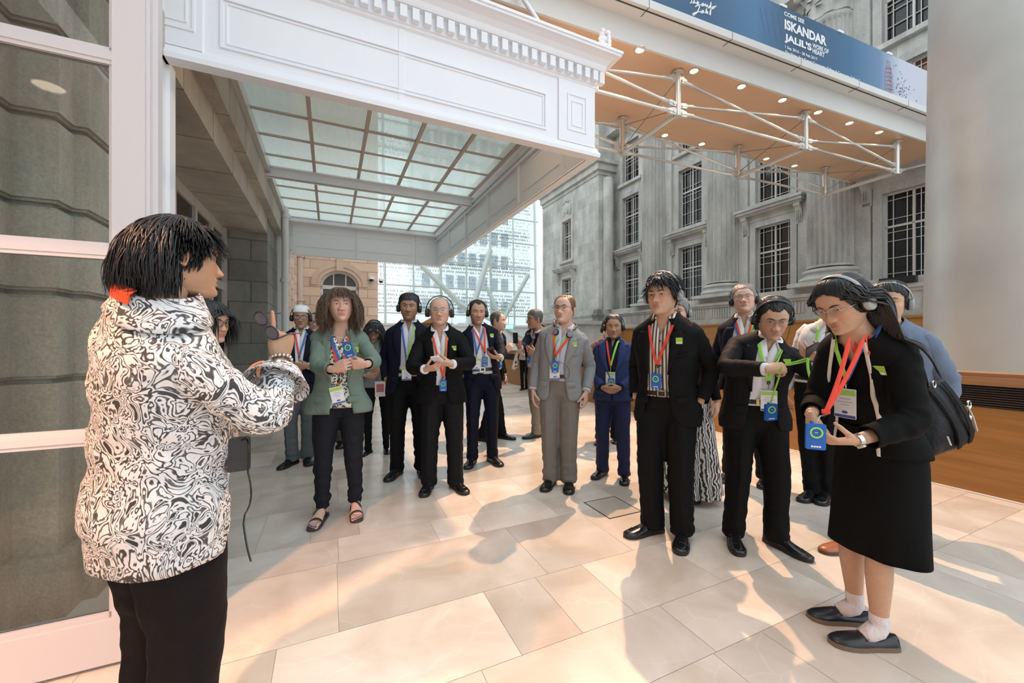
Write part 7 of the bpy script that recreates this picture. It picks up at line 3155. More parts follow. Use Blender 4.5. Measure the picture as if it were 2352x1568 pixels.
P.jacket(navy_suit, seed=12, edge=[(0.76, 0.16), (0.85, 0.12), (0.95, 0.10), (1.06, 0.09), (1.25, 0.08), (1.42, 0.07), (1.51, 0.074)])
P.trousers(khaki_trs, seed=6)
P.shoes(blk_shoe)
P.neck_headphones('black headphones round the neck of the man filming with a phone')
P.lanyard('red lanyard with blue receiver on the man holding up a phone', RED, hb=1.22, xb=0.0, receiver=True)
c = at(1184, 776, 4.97)
phone(c, (0.35, -0.2, 0), (-0.15, 0, 1), 'dark phone held up by the man facing left', ph_black)

# person behind the blue suit
P = Person('woman in rust patterned top standing behind man in blue suit', 1.60, ((gpx(1412, 1012), -10), (gpx(1378, 1016), -25)), -14, eye=at(1399, 757, 5.0), head=(-14, 4, 0), sex='f', skin=W_MALAY)
P.set_arm(1, -1, {'w': at(1392, 778, 4.9), 'd': np.array([0.3, 0, 0.9]), 'n': np.array([0, 0.9, 0]), 'pose': 'relax', 'pole': np.array([-0.9, 0, -0.5])})
P.face().body(fine=False)
P.crop(H_BLACK, [(0, .06), (40, .045), (66, .0), (90, -.03), (130, -.07), (180, -.08)], thick=(0.008, 0.022), seed=14)
P.shirt(rust_top, h0=0.84, infl=0.018, collar=False, cuffs=False)
sleeves(P, rust_top, 0.06, 8)
P.trousers(char_suit, seed=7)
P.shoes(blk_shoe)
P.headphones('black headphones on the woman behind the blue suited man', mic=False)

# long fern-print skirt behind the striped-shirt man
P = Person('woman in long fern print skirt hidden behind man in striped shirt', 1.66, ((gpx(1600, 1140), -30), (gpx(1560, 1146), -35)), -32, eye=at(1551, 716, 3.22), head=(-30, 0, 0), sex='f', skin=W_EURO)
P.face(brow=(0.12, 0.07, 0.03)).body(fine=False)
P.crop(H_GREY, [(0, .06), (40, .045), (66, .0), (90, -.03), (130, -.07), (180, -.08)], thick=(0.008, 0.02), seed=15)
P.shirt(black_dress, h0=0.95, infl=0.014, collar=False, cuffs=False)
sleeves(P, black_dress, 0.056, 9)
skirt(P, leaf_skirt, [(1.03, 0.155, 0.11, 0.11), (0.88, 0.19, 0.125, 0.145), (0.6, 0.21, 0.15, 0.17), (0.06, 0.27, 0.21, 0.23)], folds=11, amp=0.022)
P.shoes(blk_shoe, kind='soft')
P.headphones('silver headphones just showing behind the black haired man', mat=hp_silver, tilt=-5, mic=False)

# tall grey-haired man in headphones
P = Person('tall grey haired man in glasses and navy jacket, chin raised', 1.85, ((gpx(1757, 1108), -35), (gpx(1678, 1098), -55)), -34, -36, eye=at(1708, 681, 3.68), head=(-32, -10, -3), skin=W_EURO, girth=1.10, belly=0.02, arms=('pocket', 'pocket'))
P.face(brow=(0.16, 0.12, 0.09), eye=0.25, fat=0.10, mouth=0.25, nose=1.15).body(fine=False)
P.crop(H_GREY, [(0, .074), (28, .072), (48, .048), (62, .036), (74, -.016), (84, -.022), (92, .012), (104, .010), (114, -.03), (135, -.06), (180, -.066)], thick=(0.004, 0.020), seed=17, sweep=0.6)
P.glasses(wire, kind='half')
P.shirt(cream_shirt, h0=0.95, infl=0.012, fl=0.014)
P.jacket(navy_suit, edge=[(0.76, 0.24), (0.85, 0.20), (0.95, 0.17), (1.06, 0.15), (1.25, 0.12), (1.42, 0.08), (1.51, 0.076)], seed=18, infl=0.028)
P.trousers(char_suit, seed=9)
P.shoes(blk_shoe)
P.headphones('black headphones on the grey haired man with raised chin', tilt=-20)
P.lanyard('red lanyard crossing the pale shirt of the grey haired man', RED, hb=1.20, xb=0.0, receiver=True)
P.lanyard('blue and green badge lanyard on the grey haired man', BLUE, hb=1.12, xb=0.0, badge=True, strap2=GREEN, xs=0.075, infl=0.016)

# man in white shirt hidden behind the girl's hair
P = Person('man in white shirt with green lanyard behind the bending woman', 1.76, ((gpx(1900, 1146), -50), (gpx(1868, 1142), -62)), -50, eye=at(1897, 704, 3.2), head=(-58, 6, 0), skin=W_EURO)
P.face(brow=(0.03, 0.02, 0.015)).body(fine=False)
P.crop(H_DARK, STD, seed=19)
P.shirt(white_shirt, infl=0.014, cuffs=False, h0=0.98)
sleeves(P, white_shirt, 0.063, 11)
P.belt(blk_belt)
P.trousers(black_suit, seed=10)
P.shoes(blk_shoe)
P.lanyard('bright green lanyard over the hidden man\'s white shirt', GREEN, hb=1.12, badge=True)

# short man in the blue suit, hands folded
P = Person('short man in bright blue suit and black shirt with folded hands', 1.585, ((gpx(1434, 1100), -14), (gpx(1384, 1090), -42)), -20, -22, eye=at(1409, 750, 3.86), head=(-16, 2, 0), skin=W_MALAY, girth=1.02)
clasp(P, P.T(0.085, -0.215, 0.99), P.T(-0.085, -0.20, 0.985), dz=-0.25)
P.face(brow=(0.015, 0.012, 0.01), eye=0.75, nose=1.1, fat=0.06, stub=0.25, lip=(0.30, 0.13, 0.10)).body(fine=True)
P.crop(H_BLACK, [(0, .074), (28, .078), (48, .050), (62, .036), (74, -.016), (84, -.022), (92, .012), (104, .010), (114, -.03), (135, -.06), (180, -.066)], thick=(0.003, 0.012), seed=21)
P.shirt(cloth('black_shirt', (0.015, 0.017, 0.03), 0.7), buttons=darkframe)
P.jacket(blue_suit, seed=22, hem=0.84, edge=[(0.8, 0.02), (0.90, 0.006), (1.0, 0.004), (1.08, 0.02), (1.25, 0.06), (1.42, 0.076), (1.51, 0.076)])
P.trousers(cloth('blue_trousers', (0.022, 0.030, 0.085), 0.7, 0.35, 8), seed=11)
P.shoes(blk_shoe)
P.headphones('black headphones on the short man in the blue suit', tilt=0)
P.lanyard('red and green lanyard with white badge on the blue suit', RED, hb=1.20, xb=-0.01, badge=True, strap2=GREEN, infl=0.032, turn=-5)
c = P.T(0.0, -0.20, 1.03)
f, r = P.fwd(), P.rt()
rt_ = root('receiver', tuple(c), 'blue receiver tucked behind the folded hands of the short man', 'audio receiver')
rec_box(c, r, f, UPZ, rt_, c)

# man with the silver belt buckle, phone in hand
P = Person('man in navy suit and open white collar looking away, silver belt buckle', 1.775, ((gpx(1130, 1060), 32), (gpx(1085, 1064), -12)), 6, 8, eye=at(1100, 717, 4.28), head=(14, 3, 2), skin=(0.50, 0.30, 0.21), arms=(None, 'pocket'))
P.set_arm(0, 1, {'w': at(1148, 822, 3.98), 'd': np.array([-0.85, -0.25, 0.15]), 'n': np.array([-0.1, 0.3, 0.95]), 'pose': 'cup', 'pole': np.array([0.8, 0.3, -1.0])})
P.face(brow=(0.015, 0.012, 0.01), eye=0.9, gaze=(-14, 0), stub=0.35, nose=1.15, iris=(0.03, 0.02, 0.015)).body(fine=True)
P.crop(H_DARK, [(0, .078), (14, .082), (26, .098), (44, .075), (58, .04), (72, -.010), (84, -.022), (92, .012), (104, .010), (114, -.03), (135, -.06), (180, -.066)], thick=(0.003, 0.010), seed=24)
P.shirt(white_shirt, opening=0.045, collar_open=26)
P.belt(blk_belt, buckle=(silver, 'frame'))
P.jacket(navy_suit, seed=25, edge=[(0.76, 0.17), (0.84, 0.13), (0.95, 0.11), (1.06, 0.10), (1.25, 0.085), (1.42, 0.08), (1.51, 0.08)])
P.trousers(navy_suit, seed=12, r=(0.100, 0.085, 0.070, 0.060, 0.062))
P.shoes(blk_shoe)
P.sticker(x=0.125, h=1.36)
watch(P, 0, silver, PUPIL, 1.96)
P.headphones('black headphones on the man with the open white collar', tilt=6, mic=False)
P.lanyard('blue lanyard and badge beside the silver buckle man\'s receiver', BLUE, hb=1.20, xb=-0.055, badge=True, xs=0.066)
P.lanyard('red lanyard with blue receiver on the silver buckle man', RED, hb=1.20, xb=0.03, receiver=True, infl=0.026)
phone(at(1130, 806, 3.94), (0.9, -0.1, 0.25), (0.3, -0.75, 0.55), 'phone with glowing lilac screen held by silver buckle man', ph_black)

# the grey suit
P = Person('man in grey suit and glasses with headphones hung round his neck', 1.765, ((gpx(1306, 1116), -6), (gpx(1266, 1112), -26)), -16, -14, eye=at(1287, 706, 3.5), head=(-30, -7, 0), skin=W_EURO, girth=1.02, arms=('hang', 'hang'))
P.face(brow=(0.14, 0.08, 0.05), eye=0.75, nose=1.1, noselen=1.04, iris=(0.05, 0.07, 0.08), lip=(0.46, 0.20, 0.16)).body(fine=True)
P.crop(H_LBROWN, [(0, .092), (18, .100), (34, .095), (50, .062), (62, .036), (74, -.006), (84, -.020), (92, .012), (104, .010), (114, -.03), (135, -.06), (180, -.066)], thick=(0.002, 0.009), seed=27, sweep=0.8)
P.glasses(wire, kind='half')
P.shirt(cloth('pale_blue_shirt', (0.60, 0.63, 0.74), 0.7), buttons=pm('shirt_button', (0.7, 0.7, 0.7), 0.4))
P.belt(blk_belt)
P.jacket(grey_suit, seed=28, hem=0.795, edge=[(0.76, 0.12), (0.84, 0.085), (0.95, 0.070), (1.06, 0.058), (1.25, 0.062), (1.42, 0.072), (1.51, 0.076)], sleeve=0.067, infl=0.026)
P.trousers(grey_trs, seed=13, r=(0.104, 0.094, 0.080, 0.072, 0.076))
P.shoes(blk_shoe)
P.sticker(x=0.12, h=1.37)
P.neck_headphones('black and grey headphones resting on the grey suit collar')
P.lanyard('white badge low under the blue receiver on the grey suit', GREEN, hb=1.20, xb=-0.035, badge=True, xs=0.06, infl=0.014, tail=0.06)
P.lanyard('bright red lanyard with blue receiver on the grey suit', RED, hb=1.23, xb=-0.03, receiver=True, infl=0.03, xs=0.085)
mb = MB()
a = P.surf(-0.03, 1.15, 0.05)
mb.tube(np.concatenate([bez(P.surf(-0.02, 1.40, 0.03), P.surf(-0.06, 1.3, 0.05), P.surf(-0.04, 1.19, 0.05), 10), bez(P.surf(-0.02, 1.18, 0.05), P.surf(0.13, 1.16, 0.06), P.surf(0.10, 1.02, 0.05), 12), bez(P.surf(0.09, 1.01, 0.05), P.surf(0.03, 0.98, 0.05), P.surf(-0.01, 1.03, 0.05), 8)]), 0.0018, 5)
build(mb, 'headphone_cable', [PUPIL], base=a, label='thin black looped headphone cable hanging over the grey suit', category='cable')

# the bald man with the phone
P = Person('bald man in black suit and white shirt holding a phone', 1.715, ((gpx(1046, 1120), 38), (gpx(985, 1122), -4)), 6, 8, eye=at(1009, 712, 3.36), head=(8, -3, 1), skin=(0.58, 0.35, 0.26), girth=1.04, belly=0.01)
f, r = P.fwd(), P.rt()
P.set_arm(0, 1, {'w': at(1037, 836, 3.19), 'd': np.array([-0.9, -0.3, 0.1]), 'n': np.array([-0.1, 0.55, 0.8]), 'pose': 'hold', 'pole': np.array([0.9, 0.3, -0.8])})
P.set_arm(1, -1, {'w': at(978, 848, 3.17), 'd': np.array([0.85, -0.35, 0.15]), 'n': np.array([0.1, 0.55, 0.8]), 'pose': 'cup', 'pole': np.array([-0.9, 0.3, -0.8])})
P.face(brow=(0.16, 0.10, 0.07), eye=0.8, nose=1.2, fat=0.08, mouth=0.5, gaze=(-16, -6), lip=(0.42, 0.19, 0.15)).body(fine=True)
P.crop(H_STUB, [(0, .114), (40, .114), (60, .06), (72, .01), (84, -.018), (92, .012), (104, .010), (114, -.03), (135, -.06), (180, -.066)], thick=(0.0012, 0.002), seed=30, ztop=[(0, .1145), (40, .1145), (60, .075), (80, .05), (110, .05), (180, .06)], amp=0.0008)
P.glasses(silver, kind='half')
P.shirt(white_shirt, buttons=pm('shirt_button', (0.7, 0.7, 0.7), 0.4), infl=0.011)
P.jacket(black_suit, seed=31, edge=[(0.76, 0.115), (0.84, 0.062), (0.95, 0.045), (1.06, 0.040), (1.25, 0.058), (1.42, 0.072), (1.51, 0.078)], infl=0.027, sleeve=0.069)
P.trousers(char_suit, seed=14, r=(0.106, 0.094, 0.078, 0.070, 0.074))
P.shoes(blk_shoe)
P.sticker(x=0.118, h=1.36)
P.headphones('thin black headphones on the bald man', tilt=4, top=0.010, pad=0.018, r=0.031)
P.lanyard('red lanyard disappearing behind the bald man\'s hands', RED, hb=1.06, xb=0.02, badge=False, receiver=True, strap2=(0.72, 0.16, 0.05), tail=0.02)
phone(at(1004, 826, 3.10), (0.96, -0.1, 0.12), (0.1, -0.9, 0.42), 'white phone held in both hands by the bald man', ph_white)

# the woman in the green blazer
P = Person('woman in sage green blazer, leopard print top and strappy sandals', 1.69, ((gpx(817, 1176), 24), (gpx(740, 1192), 6)), 16, 20, eye=at(784, 697, 2.80), head=(26, -4, -2), sex='f', skin=W_EURO, girth=1.02)
P.set_arm(1, -1, {'w': at(766, 848, 2.56), 'd': np.array([0.9, -0.1, 0.30]), 'n': np.array([0.1, 0.9, 0.1]), 'pose': 'hold', 'pole': np.array([-0.9, 0.2, -0.9])})
P.set_arm(0, 1, {'w': at(841, 836, 2.60), 'd': np.array([-0.95, -0.15, -0.05]), 'n': np.array([-0.1, 0.80, 0.42]), 'pose': 'hold', 'pole': np.array([0.9, 0.3, -0.9])})
P.face(brow=(0.09, 0.055, 0.035), iris=(0.07, 0.10, 0.13), nose=1.0, mouth=0.15, lip=(0.50, 0.17, 0.14), eye=0.95, gaze=(10, -4)).body(fine=True, legs='feet')
cap = P.head.hair_cap([(0, .050), (24, .048), (46, .042), (58, .010), (70, -.04), (90, -.05), (130, -.07), (180, -.075)], thick=(0.006, 0.015), seed=33, amp=0.003)
sc = P.T(0, 0.0, 1.36)
strands(P, scalp(P.head, 1700, -0.05, 33, lambda a: 0.062 if a < 0.75 else 0.015 if a < 1.2 else -0.05), lambda q: 0.100 if abs(q[0]) < 0.55 and q[1] > 0.055 else 0.265, H_BROWN, gravity=0.24, rad=0.0025, push=1.05, vol=0.15, seed=33, wave=0.0022, lift=0.22, cap=cap, guard=0.066, comb=lambda q: np.array([math.sin(q[0]) * 0.9, -0.5 if abs(q[0]) < 0.75 else 0.1, 0.0]))
P.shirt(leopard, h0=0.87, infl=0.013, collar=False, cuffs=False, opening=0.075, top=1.46, fl=0.004, wr=0.006)
P.jacket(green_blazer, hem=0.825, seed=34, edge=[(0.74, 0.145), (0.80, 0.125), (0.92, 0.105), (1.06, 0.075), (1.25, 0.072), (1.42, 0.066), (1.51, 0.064)], edge_r=[(0.74, 0.09), (0.80, 0.055), (0.92, 0.04), (1.06, 0.045), (1.25, 0.066), (1.42, 0.066), (1.51, 0.064)], hb=1.10, lapel=0.065, infl=0.034, flare=0.035, sleeve=0.058, end=1.86, wr=0.007, swr=1.3, breast=False)
P.trousers(jean, r=(0.098, 0.090, 0.070, 0.057, 0.052), hem=0.095, waist=1.0, wr=0.009, seed=15, crease=0)
P.sandals(leather('sandal_strap', (0.018, 0.014, 0.014), 0.4), pm('sandal_sole', (0.06, 0.035, 0.03), 0.6), pm('nail_purple', (0.10, 0.03, 0.30), 0.2))
P.sticker(x=0.115, h=1.375, infl=0.042)
mb = MB()
ph = np.radians(np.linspace(-70, 70, 24))
x, y = P.sec(ph, 1.47, 0.004)
mb.tube(P.T(x, y, 1.495 - 0.055 * np.cos(ph)), 0.0022, 6)
P.obj(mb, 'necklace', [silver])
P.lanyard('red lanyard with large white badge hanging at the leopard print top', RED, hb=1.17, xb=0.02, badge=False, w=0.010, infl=0.018, xs=0.066)
P.lanyard('blue lanyard on the green blazer woman leading to her receiver', BLUE, hb=1.215, xb=0.045, w=0.010, infl=0.02, xs=0.075)
f, r = P.fwd(), P.rt()
c = P.surf(0.005, 0.975, 0.035)
rt_ = root('name_badge', tuple(c), 'tilted white name badge hanging low on the leopard print top', 'badge')
q = nrm(r * 0.97 - UPZ * -0.22)
mb = MB()
mb.tube([P.surf(0.02, 1.11, 0.03), c + UPZ * 0.075], 0.004, 6)
build(mb, 'cord', [pm('strap_red', RED, 0.6)], rt_, base=c)
u2 = nrm(np.cross(f, q))
u2 = u2 if u2[2] > 0 else -u2
b_ = rec_badge(c, q, f, u2, rt_, c)
c = at(800, 803, 2.50)
rt_ = root('receiver', tuple(c), 'blue audio receiver gripped in the green blazer woman\'s hand', 'audio receiver')
rec_box(c, nrm(np.array([0.93, -0.1, 0.25])), f, nrm(np.array([-0.22, -0.1, 0.95])), rt_, c)

# black suit with the striped shirt
P = Person('black haired man in black suit and brown striped shirt, hands in pockets', 1.765, ((gpx(1566, 1238), -24), (gpx(1500, 1222), -72)), -34, -38, eye=at(1506, 676, 2.58), head=(-46, 3, 0), skin=W_ASIA, girth=1.0, belly=0.015, arms=('pocket', 'pocket'))
P.face(brow=(0.012, 0.01, 0.01), eye=0.6, nose=1.1, noselen=0.95, fat=0.12, mouth=0.3, cheek=1.3, lip=(0.45, 0.19, 0.15)).body(fine=True)
cap = P.head.hair_cap([(0, .058), (20, .056), (44, .044), (58, .034), (72, -.012), (86, -.03), (96, -.02), (114, -.05), (135, -.07), (180, -.08)], thick=(0.008, 0.026), seed=36, amp=0.0035)
strands(P, scalp(P.head, 600, 0.0, 36, lambda a: 0.066 if a < 0.8 else 0.03), lambda q: 0.125 if abs(q[0]) < 1.0 else 0.10, H_BLACK, gravity=0.16, rad=0.0042, push=1.14, vol=0.10, seed=36, lift=0.25, cap=cap, comb=lambda q: np.array([1.0, -0.55 if abs(q[0]) < 1.0 else 0.1, 0.0]))
P.shirt(stripe_shirt, h0=0.96, infl=0.012, buttons=pm('dark_button', (0.03, 0.025, 0.02), 0.3), fl=0.010, opening=0.05, collar_open=24)
P.belt(blk_belt, h=0.985, buckle=(silver, 'frame'), infl=0.02)
P.jacket(black_suit, seed=37, hem=0.77, edge=[(0.74, 0.14), (0.84, 0.06), (0.95, 0.045), (1.06, 0.042), (1.25, 0.060), (1.42, 0.074), (1.51, 0.08)], edge_r=[(0.74, 0.16), (0.84, 0.12), (0.95, 0.105), (1.06, 0.09), (1.25, 0.08), (1.42, 0.076), (1.51, 0.08)], infl=0.027, sleeve=0.069, hb=1.13)
P.trousers(black_suit, seed=16, r=(0.108, 0.098, 0.084, 0.076, 0.078))
P.shoes(blk_shoe, L=1.04)
P.sticker(x=0.122, h=1.365, infl=0.048)
P.headphones('grey headphones over the striped shirt man\'s black hair', mat=hp_silver, tilt=-12, pad=0.020, top=0.022, r=0.032)
P.lanyard('red lanyard with blue receiver hanging on the striped shirt', RED, hb=1.19, xb=-0.02, receiver=True, infl=0.024, xs=0.08)

# man in glasses sorting a green lanyard
P = Person('man in black suit with gold belt buckle looking down at a green lanyard', 1.67, ((gpx(1782, 1252), 24), (gpx(1684, 1240), -22)), -12, -20, eye=at(1784, 741, 2.42), head=(-20, 20, 2), skin=W_ASIA, girth=1.03)
f, r = P.fwd(), P.rt()
P.set_arm(1, -1, {'w': at(1762, 848, 2.26), 'd': np.array([0.9, -0.15, 0.12]), 'n': np.array([0.1, 0.75, -0.6]), 'pose': 'pinch', 'pole': np.array([-0.9, 0.3, -0.4])})
P.set_arm(0, 1, {'w': at(1893, 822, 2.18), 'd': np.array([-0.9, -0.1, 0.15]), 'n': np.array([-0.1, 0.5, 0.85]), 'pose': 'cup', 'pole': np.array([0.7, 0.3, -0.9])})
P.face(brow=(0.02, 0.016, 0.014), eye=0.25, nose=1.05, fat=0.04, stub=0.12, lip=(0.42, 0.19, 0.15), noselen=1.03).body(fine=True)
P.crop(H_BLACK, [(0, .062), (18, .066), (32, .074), (46, .050), (60, .036), (74, -.016), (84, -.026), (92, .008), (104, .006), (114, -.04), (135, -.065), (180, -.07)], thick=(0.005, 0.020), seed=39, amp=0.0035, sweep=0.5)
P.glasses(wire, kind='half')
P.shirt(white_shirt, infl=0.012, buttons=pm('shirt_button', (0.7, 0.7, 0.7), 0.4), fl=0.008)
P.belt(blk_belt, h=1.0, buckle=(gold, 'bar'), infl=0.018)
P.jacket(char_suit, seed=40, hem=0.80, edge=[(0.74, 0.15), (0.84, 0.10), (0.95, 0.085), (1.06, 0.072), (1.25, 0.068), (1.42, 0.072), (1.51, 0.076)], infl=0.026, sleeve=0.066)
P.trousers(black_suit, seed=17, r=(0.104, 0.092, 0.078, 0.070, 0.072))
P.shoes(blk_shoe, L=1.06)
P.sticker(x=0.112, h=1.365)
P.headphones('black headphones worn by the man sorting the green lanyard', tilt=-22, pad=0.014, top=0.012)
P.lanyard('green lanyard with white badge on the gold buckle man\'s shirt', GREEN, hb=1.17, xb=0.03, badge=True, w=0.010, infl=0.02, xs=0.072)
c = at(1770, 946, 2.27)
rt_ = root('receiver_on_cord', tuple(c), 'blue receiver swinging in front of the gold belt buckle', 'audio receiver')
rec_box(c, nrm(np.array([0.99, -0.1, 0.1])), np.array([0, -1.0, 0]), UPZ, rt_, c)
mb = MB()
mb.tube([at(1795, 842, 2.22), at(1788, 870, 2.24), at(1778, 900, 2.26), c + UPZ * 0.05], 0.0045, 6)
build(mb, 'cord', [pm('strap_green', GREEN, 0.6)], rt_, base=c)
c = at(1866, 806, 2.14)
phone(c, (0.75, -0.2, 0.5), (-0.3, -0.75, 0.6), 'black phone in the raised hand beside the bending woman\'s hair', ph_black)
mb = MB()
a0, a1 = at(1803, 836, 2.18), at(1856, 822, 2.12)
for dz in (0, -0.012):
    mb.tube(bez(a0 + UPZ * dz * 0.5, (a0 + a1) / 2 + UPZ * (dz - 0.004), a1 + UPZ * dz, 8), 0.0045, 6)
mb.tube(np.concatenate([bez(a1, at(1852, 850, 2.12), at(1866, 878, 2.12), 8), bez(at(1866, 880, 2.12), at(1884, 905, 2.12), at(1880, 872, 2.13), 8), bez(at(1879, 868, 2.13), at(1872, 850, 2.13), at(1866, 832, 2.14), 6)]), 0.008, 8, up=(0, 1, 0), flat=0.25)
build(mb, 'loose_lanyard', [pm('strap_green', GREEN, 0.6)], base=a0, label='loose bright green lanyard stretched between two hands', category='lanyard')

# man in blue-grey shirt behind the bending woman
P = Person('man in blue grey shirt behind the bending woman, tan shoes', 1.69, ((gpx(1952, 1262), -78), (gpx(2000, 1235), -70)), -70, -62, eye=at(2036, 694, 2.40), head=(-46, 2, 2), skin=W_ASIA, girth=1.12, hipoff=(0.22, 0.0), )
P.face(brow=(0.012, 0.01, 0.01), eye=0.5, nose=1.0, fat=0.05).body(fine=True)
P.crop(H_BLACK, [(0, .058), (28, .060), (48, .046), (62, .036), (74, -.016), (84, -.022), (92, .012), (104, .010), (114, -.04), (135, -.065), (180, -.07)], thick=(0.006, 0.020), seed=42, amp=0.003)
P.shirt(blue_shirt, h0=0.96, infl=0.020, cuffs=False, fl=0.01)
sleeves(P, blue_shirt, 0.072, 13)
P.trousers(light_trs, seed=18)
P.shoes(tan_shoe, sole=pm('tan_sole', (0.10, 0.05, 0.03), 0.6), kind='loafer', L=1.12)
P.headphones('silver headphones on the man behind the bending woman', mat=hp_silver, tilt=-25, mic=False, pad=0.014)

# mostly hidden woman behind the guide
P = Person('dark haired woman in glasses almost hidden behind the guide', 1.55, ((gpx(452, 1330), 70), (gpx(432, 1345), 80)), 72, eye=at(512, 742, 2.25), head=(78, 4, 0), sex='f', skin=W_ASIA)
P.face(nose=0.9).body(fine=False)
cap = P.head.hair_cap([(0, .06), (30, .055), (50, .03), (66, -.01), (80, -.03), (100, -.04), (130, -.06), (180, -.066)], thick=(0.006, 0.018), seed=45)
strands(P, scalp(P.head, 220, -0.04, 45, lambda a: 0.07 if a < 0.6 else 0.0 if a < 1.3 else -0.05), 0.20, H_BLACK, gravity=0.4, rad=0.006, seed=45, cap=cap, guard=0.06)
P.glasses(darkframe)
P.shirt(black_dress, h0=0.9, infl=0.014, collar=False, cuffs=False)
sleeves(P, black_dress, 0.055, 14)
P.trousers(black_leg, r=(0.085, 0.07, 0.052, 0.045, 0.042), seed=19)
P.shoes(blk_shoe, kind='soft')
# the woman bending over her receiver, near right
P = Person('bending woman in black dress and jacket with long hair and white socks', 1.63, ((np.array([1.600, 1.735, 0]), -94), (np.array([1.625, 1.885, 0]), -102)), -88, -76, eye=at(1902, 716, 1.66), head=(-75, 25, -4), sex='f', skin=(0.54, 0.325, 0.215), girth=0.98, shw=0.92, hs=0.95, hipoff=(0.05, 0.0))
f, r = P.fwd(), P.rt()
P.set_arm(0, 1, {'w': at(1964, 1012, 1.50), 'd': np.array([-0.97, 0.10, -0.06]), 'n': np.array([-0.05, 0.45, 0.9]), 'pose': 'cup', 'pole': np.array([0.9, -0.3, -0.5])})
P.set_arm(1, -1, {'w': at(1862, 952, 1.70), 'd': np.array([-0.15, -0.30, -0.95]), 'n': np.array([0.75, -0.1, -0.2]), 'pose': 'hold', 'pole': np.array([0.7, 0.8, 0.0])})
P.face(brow=(0.02, 0.016, 0.014), eye=0.45, nose=0.92, jaw=0.98, fat=0.06, cheek=1.1, gaze=(0, 12), lip=(0.46, 0.20, 0.17)).body(fine=True, legs='bare')
cap = P.head.hair_cap([(0, .074), (22, .066), (44, .044), (58, .012), (70, -.02), (84, -.045), (100, -.05), (130, -.065), (180, -.07)], thick=(0.006, 0.016), seed=51, amp=0.002, rag=0.003)
R_ = rotz(P.sh)
bodies = [(P.T(0, 0.0, 1.30), np.array([0.225, 0.155, 0.22]) * P.k, R_), (P.arms[0][0] + np.array([0, 0, -0.02]), np.array([0.10, 0.10, 0.10]) * P.k, np.eye(3)), (P.arms[1][0] + np.array([0, 0, -0.02]), np.array([0.10, 0.10, 0.10]) * P.k, np.eye(3))]
strands(P, scalp(P.head, 1000, -0.05, 51, lambda a: 0.094 if a < 0.6 else 0.03 if a < 1.15 else -0.05), lambda q: 0.40 if abs(q[0]) < 1.2 else 0.44, H_BLACK, gravity=0.34, rad=0.0040, push=1.03, vol=0.06, seed=51, cap=cap, bodies=bodies, guard=0.066, back=(0, 0.055),
        comb=lambda q: np.array([np.sign(q[0] + 0.05) * 0.6, 1.1, 0.0]))
P.glasses(silver, kind='half')
P.shirt(black_dress, h0=0.95, infl=0.010, collar=False, cuffs=False, opening=0.05, top=1.475)
skirt(P, black_dress, [(1.04, 0.160, 0.118, 0.105), (0.95, 0.180, 0.122, 0.130), (0.86, 0.192, 0.128, 0.142), (0.70, 0.196, 0.145, 0.140), (0.43, 0.205, 0.160, 0.142)], folds=0, amp=0.02, seed=5)
cream = cloth('cream_trim', (0.72, 0.66, 0.58), 0.8)
ed = [(0.80, 0.13), (0.95, 0.115), (1.1, 0.105), (1.25, 0.10), (1.38, 0.085), (1.45, 0.07), (1.51, 0.058)]
jk = P.jacket(black_dress, hem=0.90, seed=52, edge=ed, lapel=0, collar=False, infl=0.028, sleeve=0.068, end=1.80, pocket=False, breast=False, wr=0.006, swr=1.2, flare=0.0)
for sd in (1, -1):
    mb = MB()
    hh = np.linspace(0.905, 1.50, 36)
    rows = []
    for h in hh:
        x = np.interp(h, [e[0] for e in ed], [e[1] for e in ed])
        rows.append(P.surf(sd * (x + np.array([-0.006, -0.004, 0.006, 0.010])), np.full(4, h), 0.028 + np.array([-0.002, 0.004, 0.004, 0.0])))
    mb.grid(np.array(rows))
    o = P.obj(mb, 'piping', [cream], jk)
    o.modifiers.new('thick', 'SOLIDIFY').thickness = 0.002
P.sticker(x=0.115, h=1.40, infl=0.034)
sock = cloth('white_sock', (0.72, 0.66, 0.68), 0.9, 0.4, 40)
for i, sd in enumerate((1, -1)):
    g, ff_, rr_ = P.foot_frame(i)
    hj, kn, an = P.leg(i, sd)
    d = nrm(kn - an)
    mb = MB()
    k = P.k
    mb.tube([g + ff_ * 0.075 * k + UPZ * 0.045, g + ff_ * 0.045 * k + UPZ * 0.058, g + ff_ * 0.012 * k + UPZ * 0.075, an + UPZ * 0.012, an + d * 0.035, an + d * 0.065, an + d * 0.068], np.array([0.030, 0.036, 0.040, 0.038, 0.0375, 0.0385, 0.036]) * k, 20)
    P.obj(mb, 'sock', [sock])
P.shoes(leather('navy_loafer', (0.008, 0.009, 0.014), 0.38), sole=pm('tan_rubber', (0.16, 0.12, 0.085), 0.6), kind='loafer', L=1.05)
watch(P, 0, silver, pm('dial_silver', (0.55, 0.52, 0.46), 0.2, metal=0.6), 1.96)
P.headphones('silver grey headphones on the bending woman\'s long black hair', mat=pm('headphone_sage', (0.36, 0.39, 0.38), 0.4), tilt=-6, pad=0.016, top=0.012, r=0.032, mic=False)
c = at(1873, 1002, 1.47)
rt_ = root('receiver', tuple(c), 'blue receiver with green ring in the bending woman\'s hands', 'audio receiver')
rf = nrm(np.array([-0.40, -0.9, 0.12]))
rr = nrm(np.array([0.9, -0.40, 0.0]))
ru = nrm(np.array([0.10, 0.10, 0.99]))
rec_box(c, rr, rf, ru, rt_, c)
mb = MB()
q = at(1897, 945, 1.50)
mb.tube([c + ru * 0.05, c + ru * 0.075 + rr * 0.012, q - UPZ * 0.012, q], [0.003, 0.003, 0.004, 0.004], 8)
build(mb, 'clip', [silver], rt_, base=c)
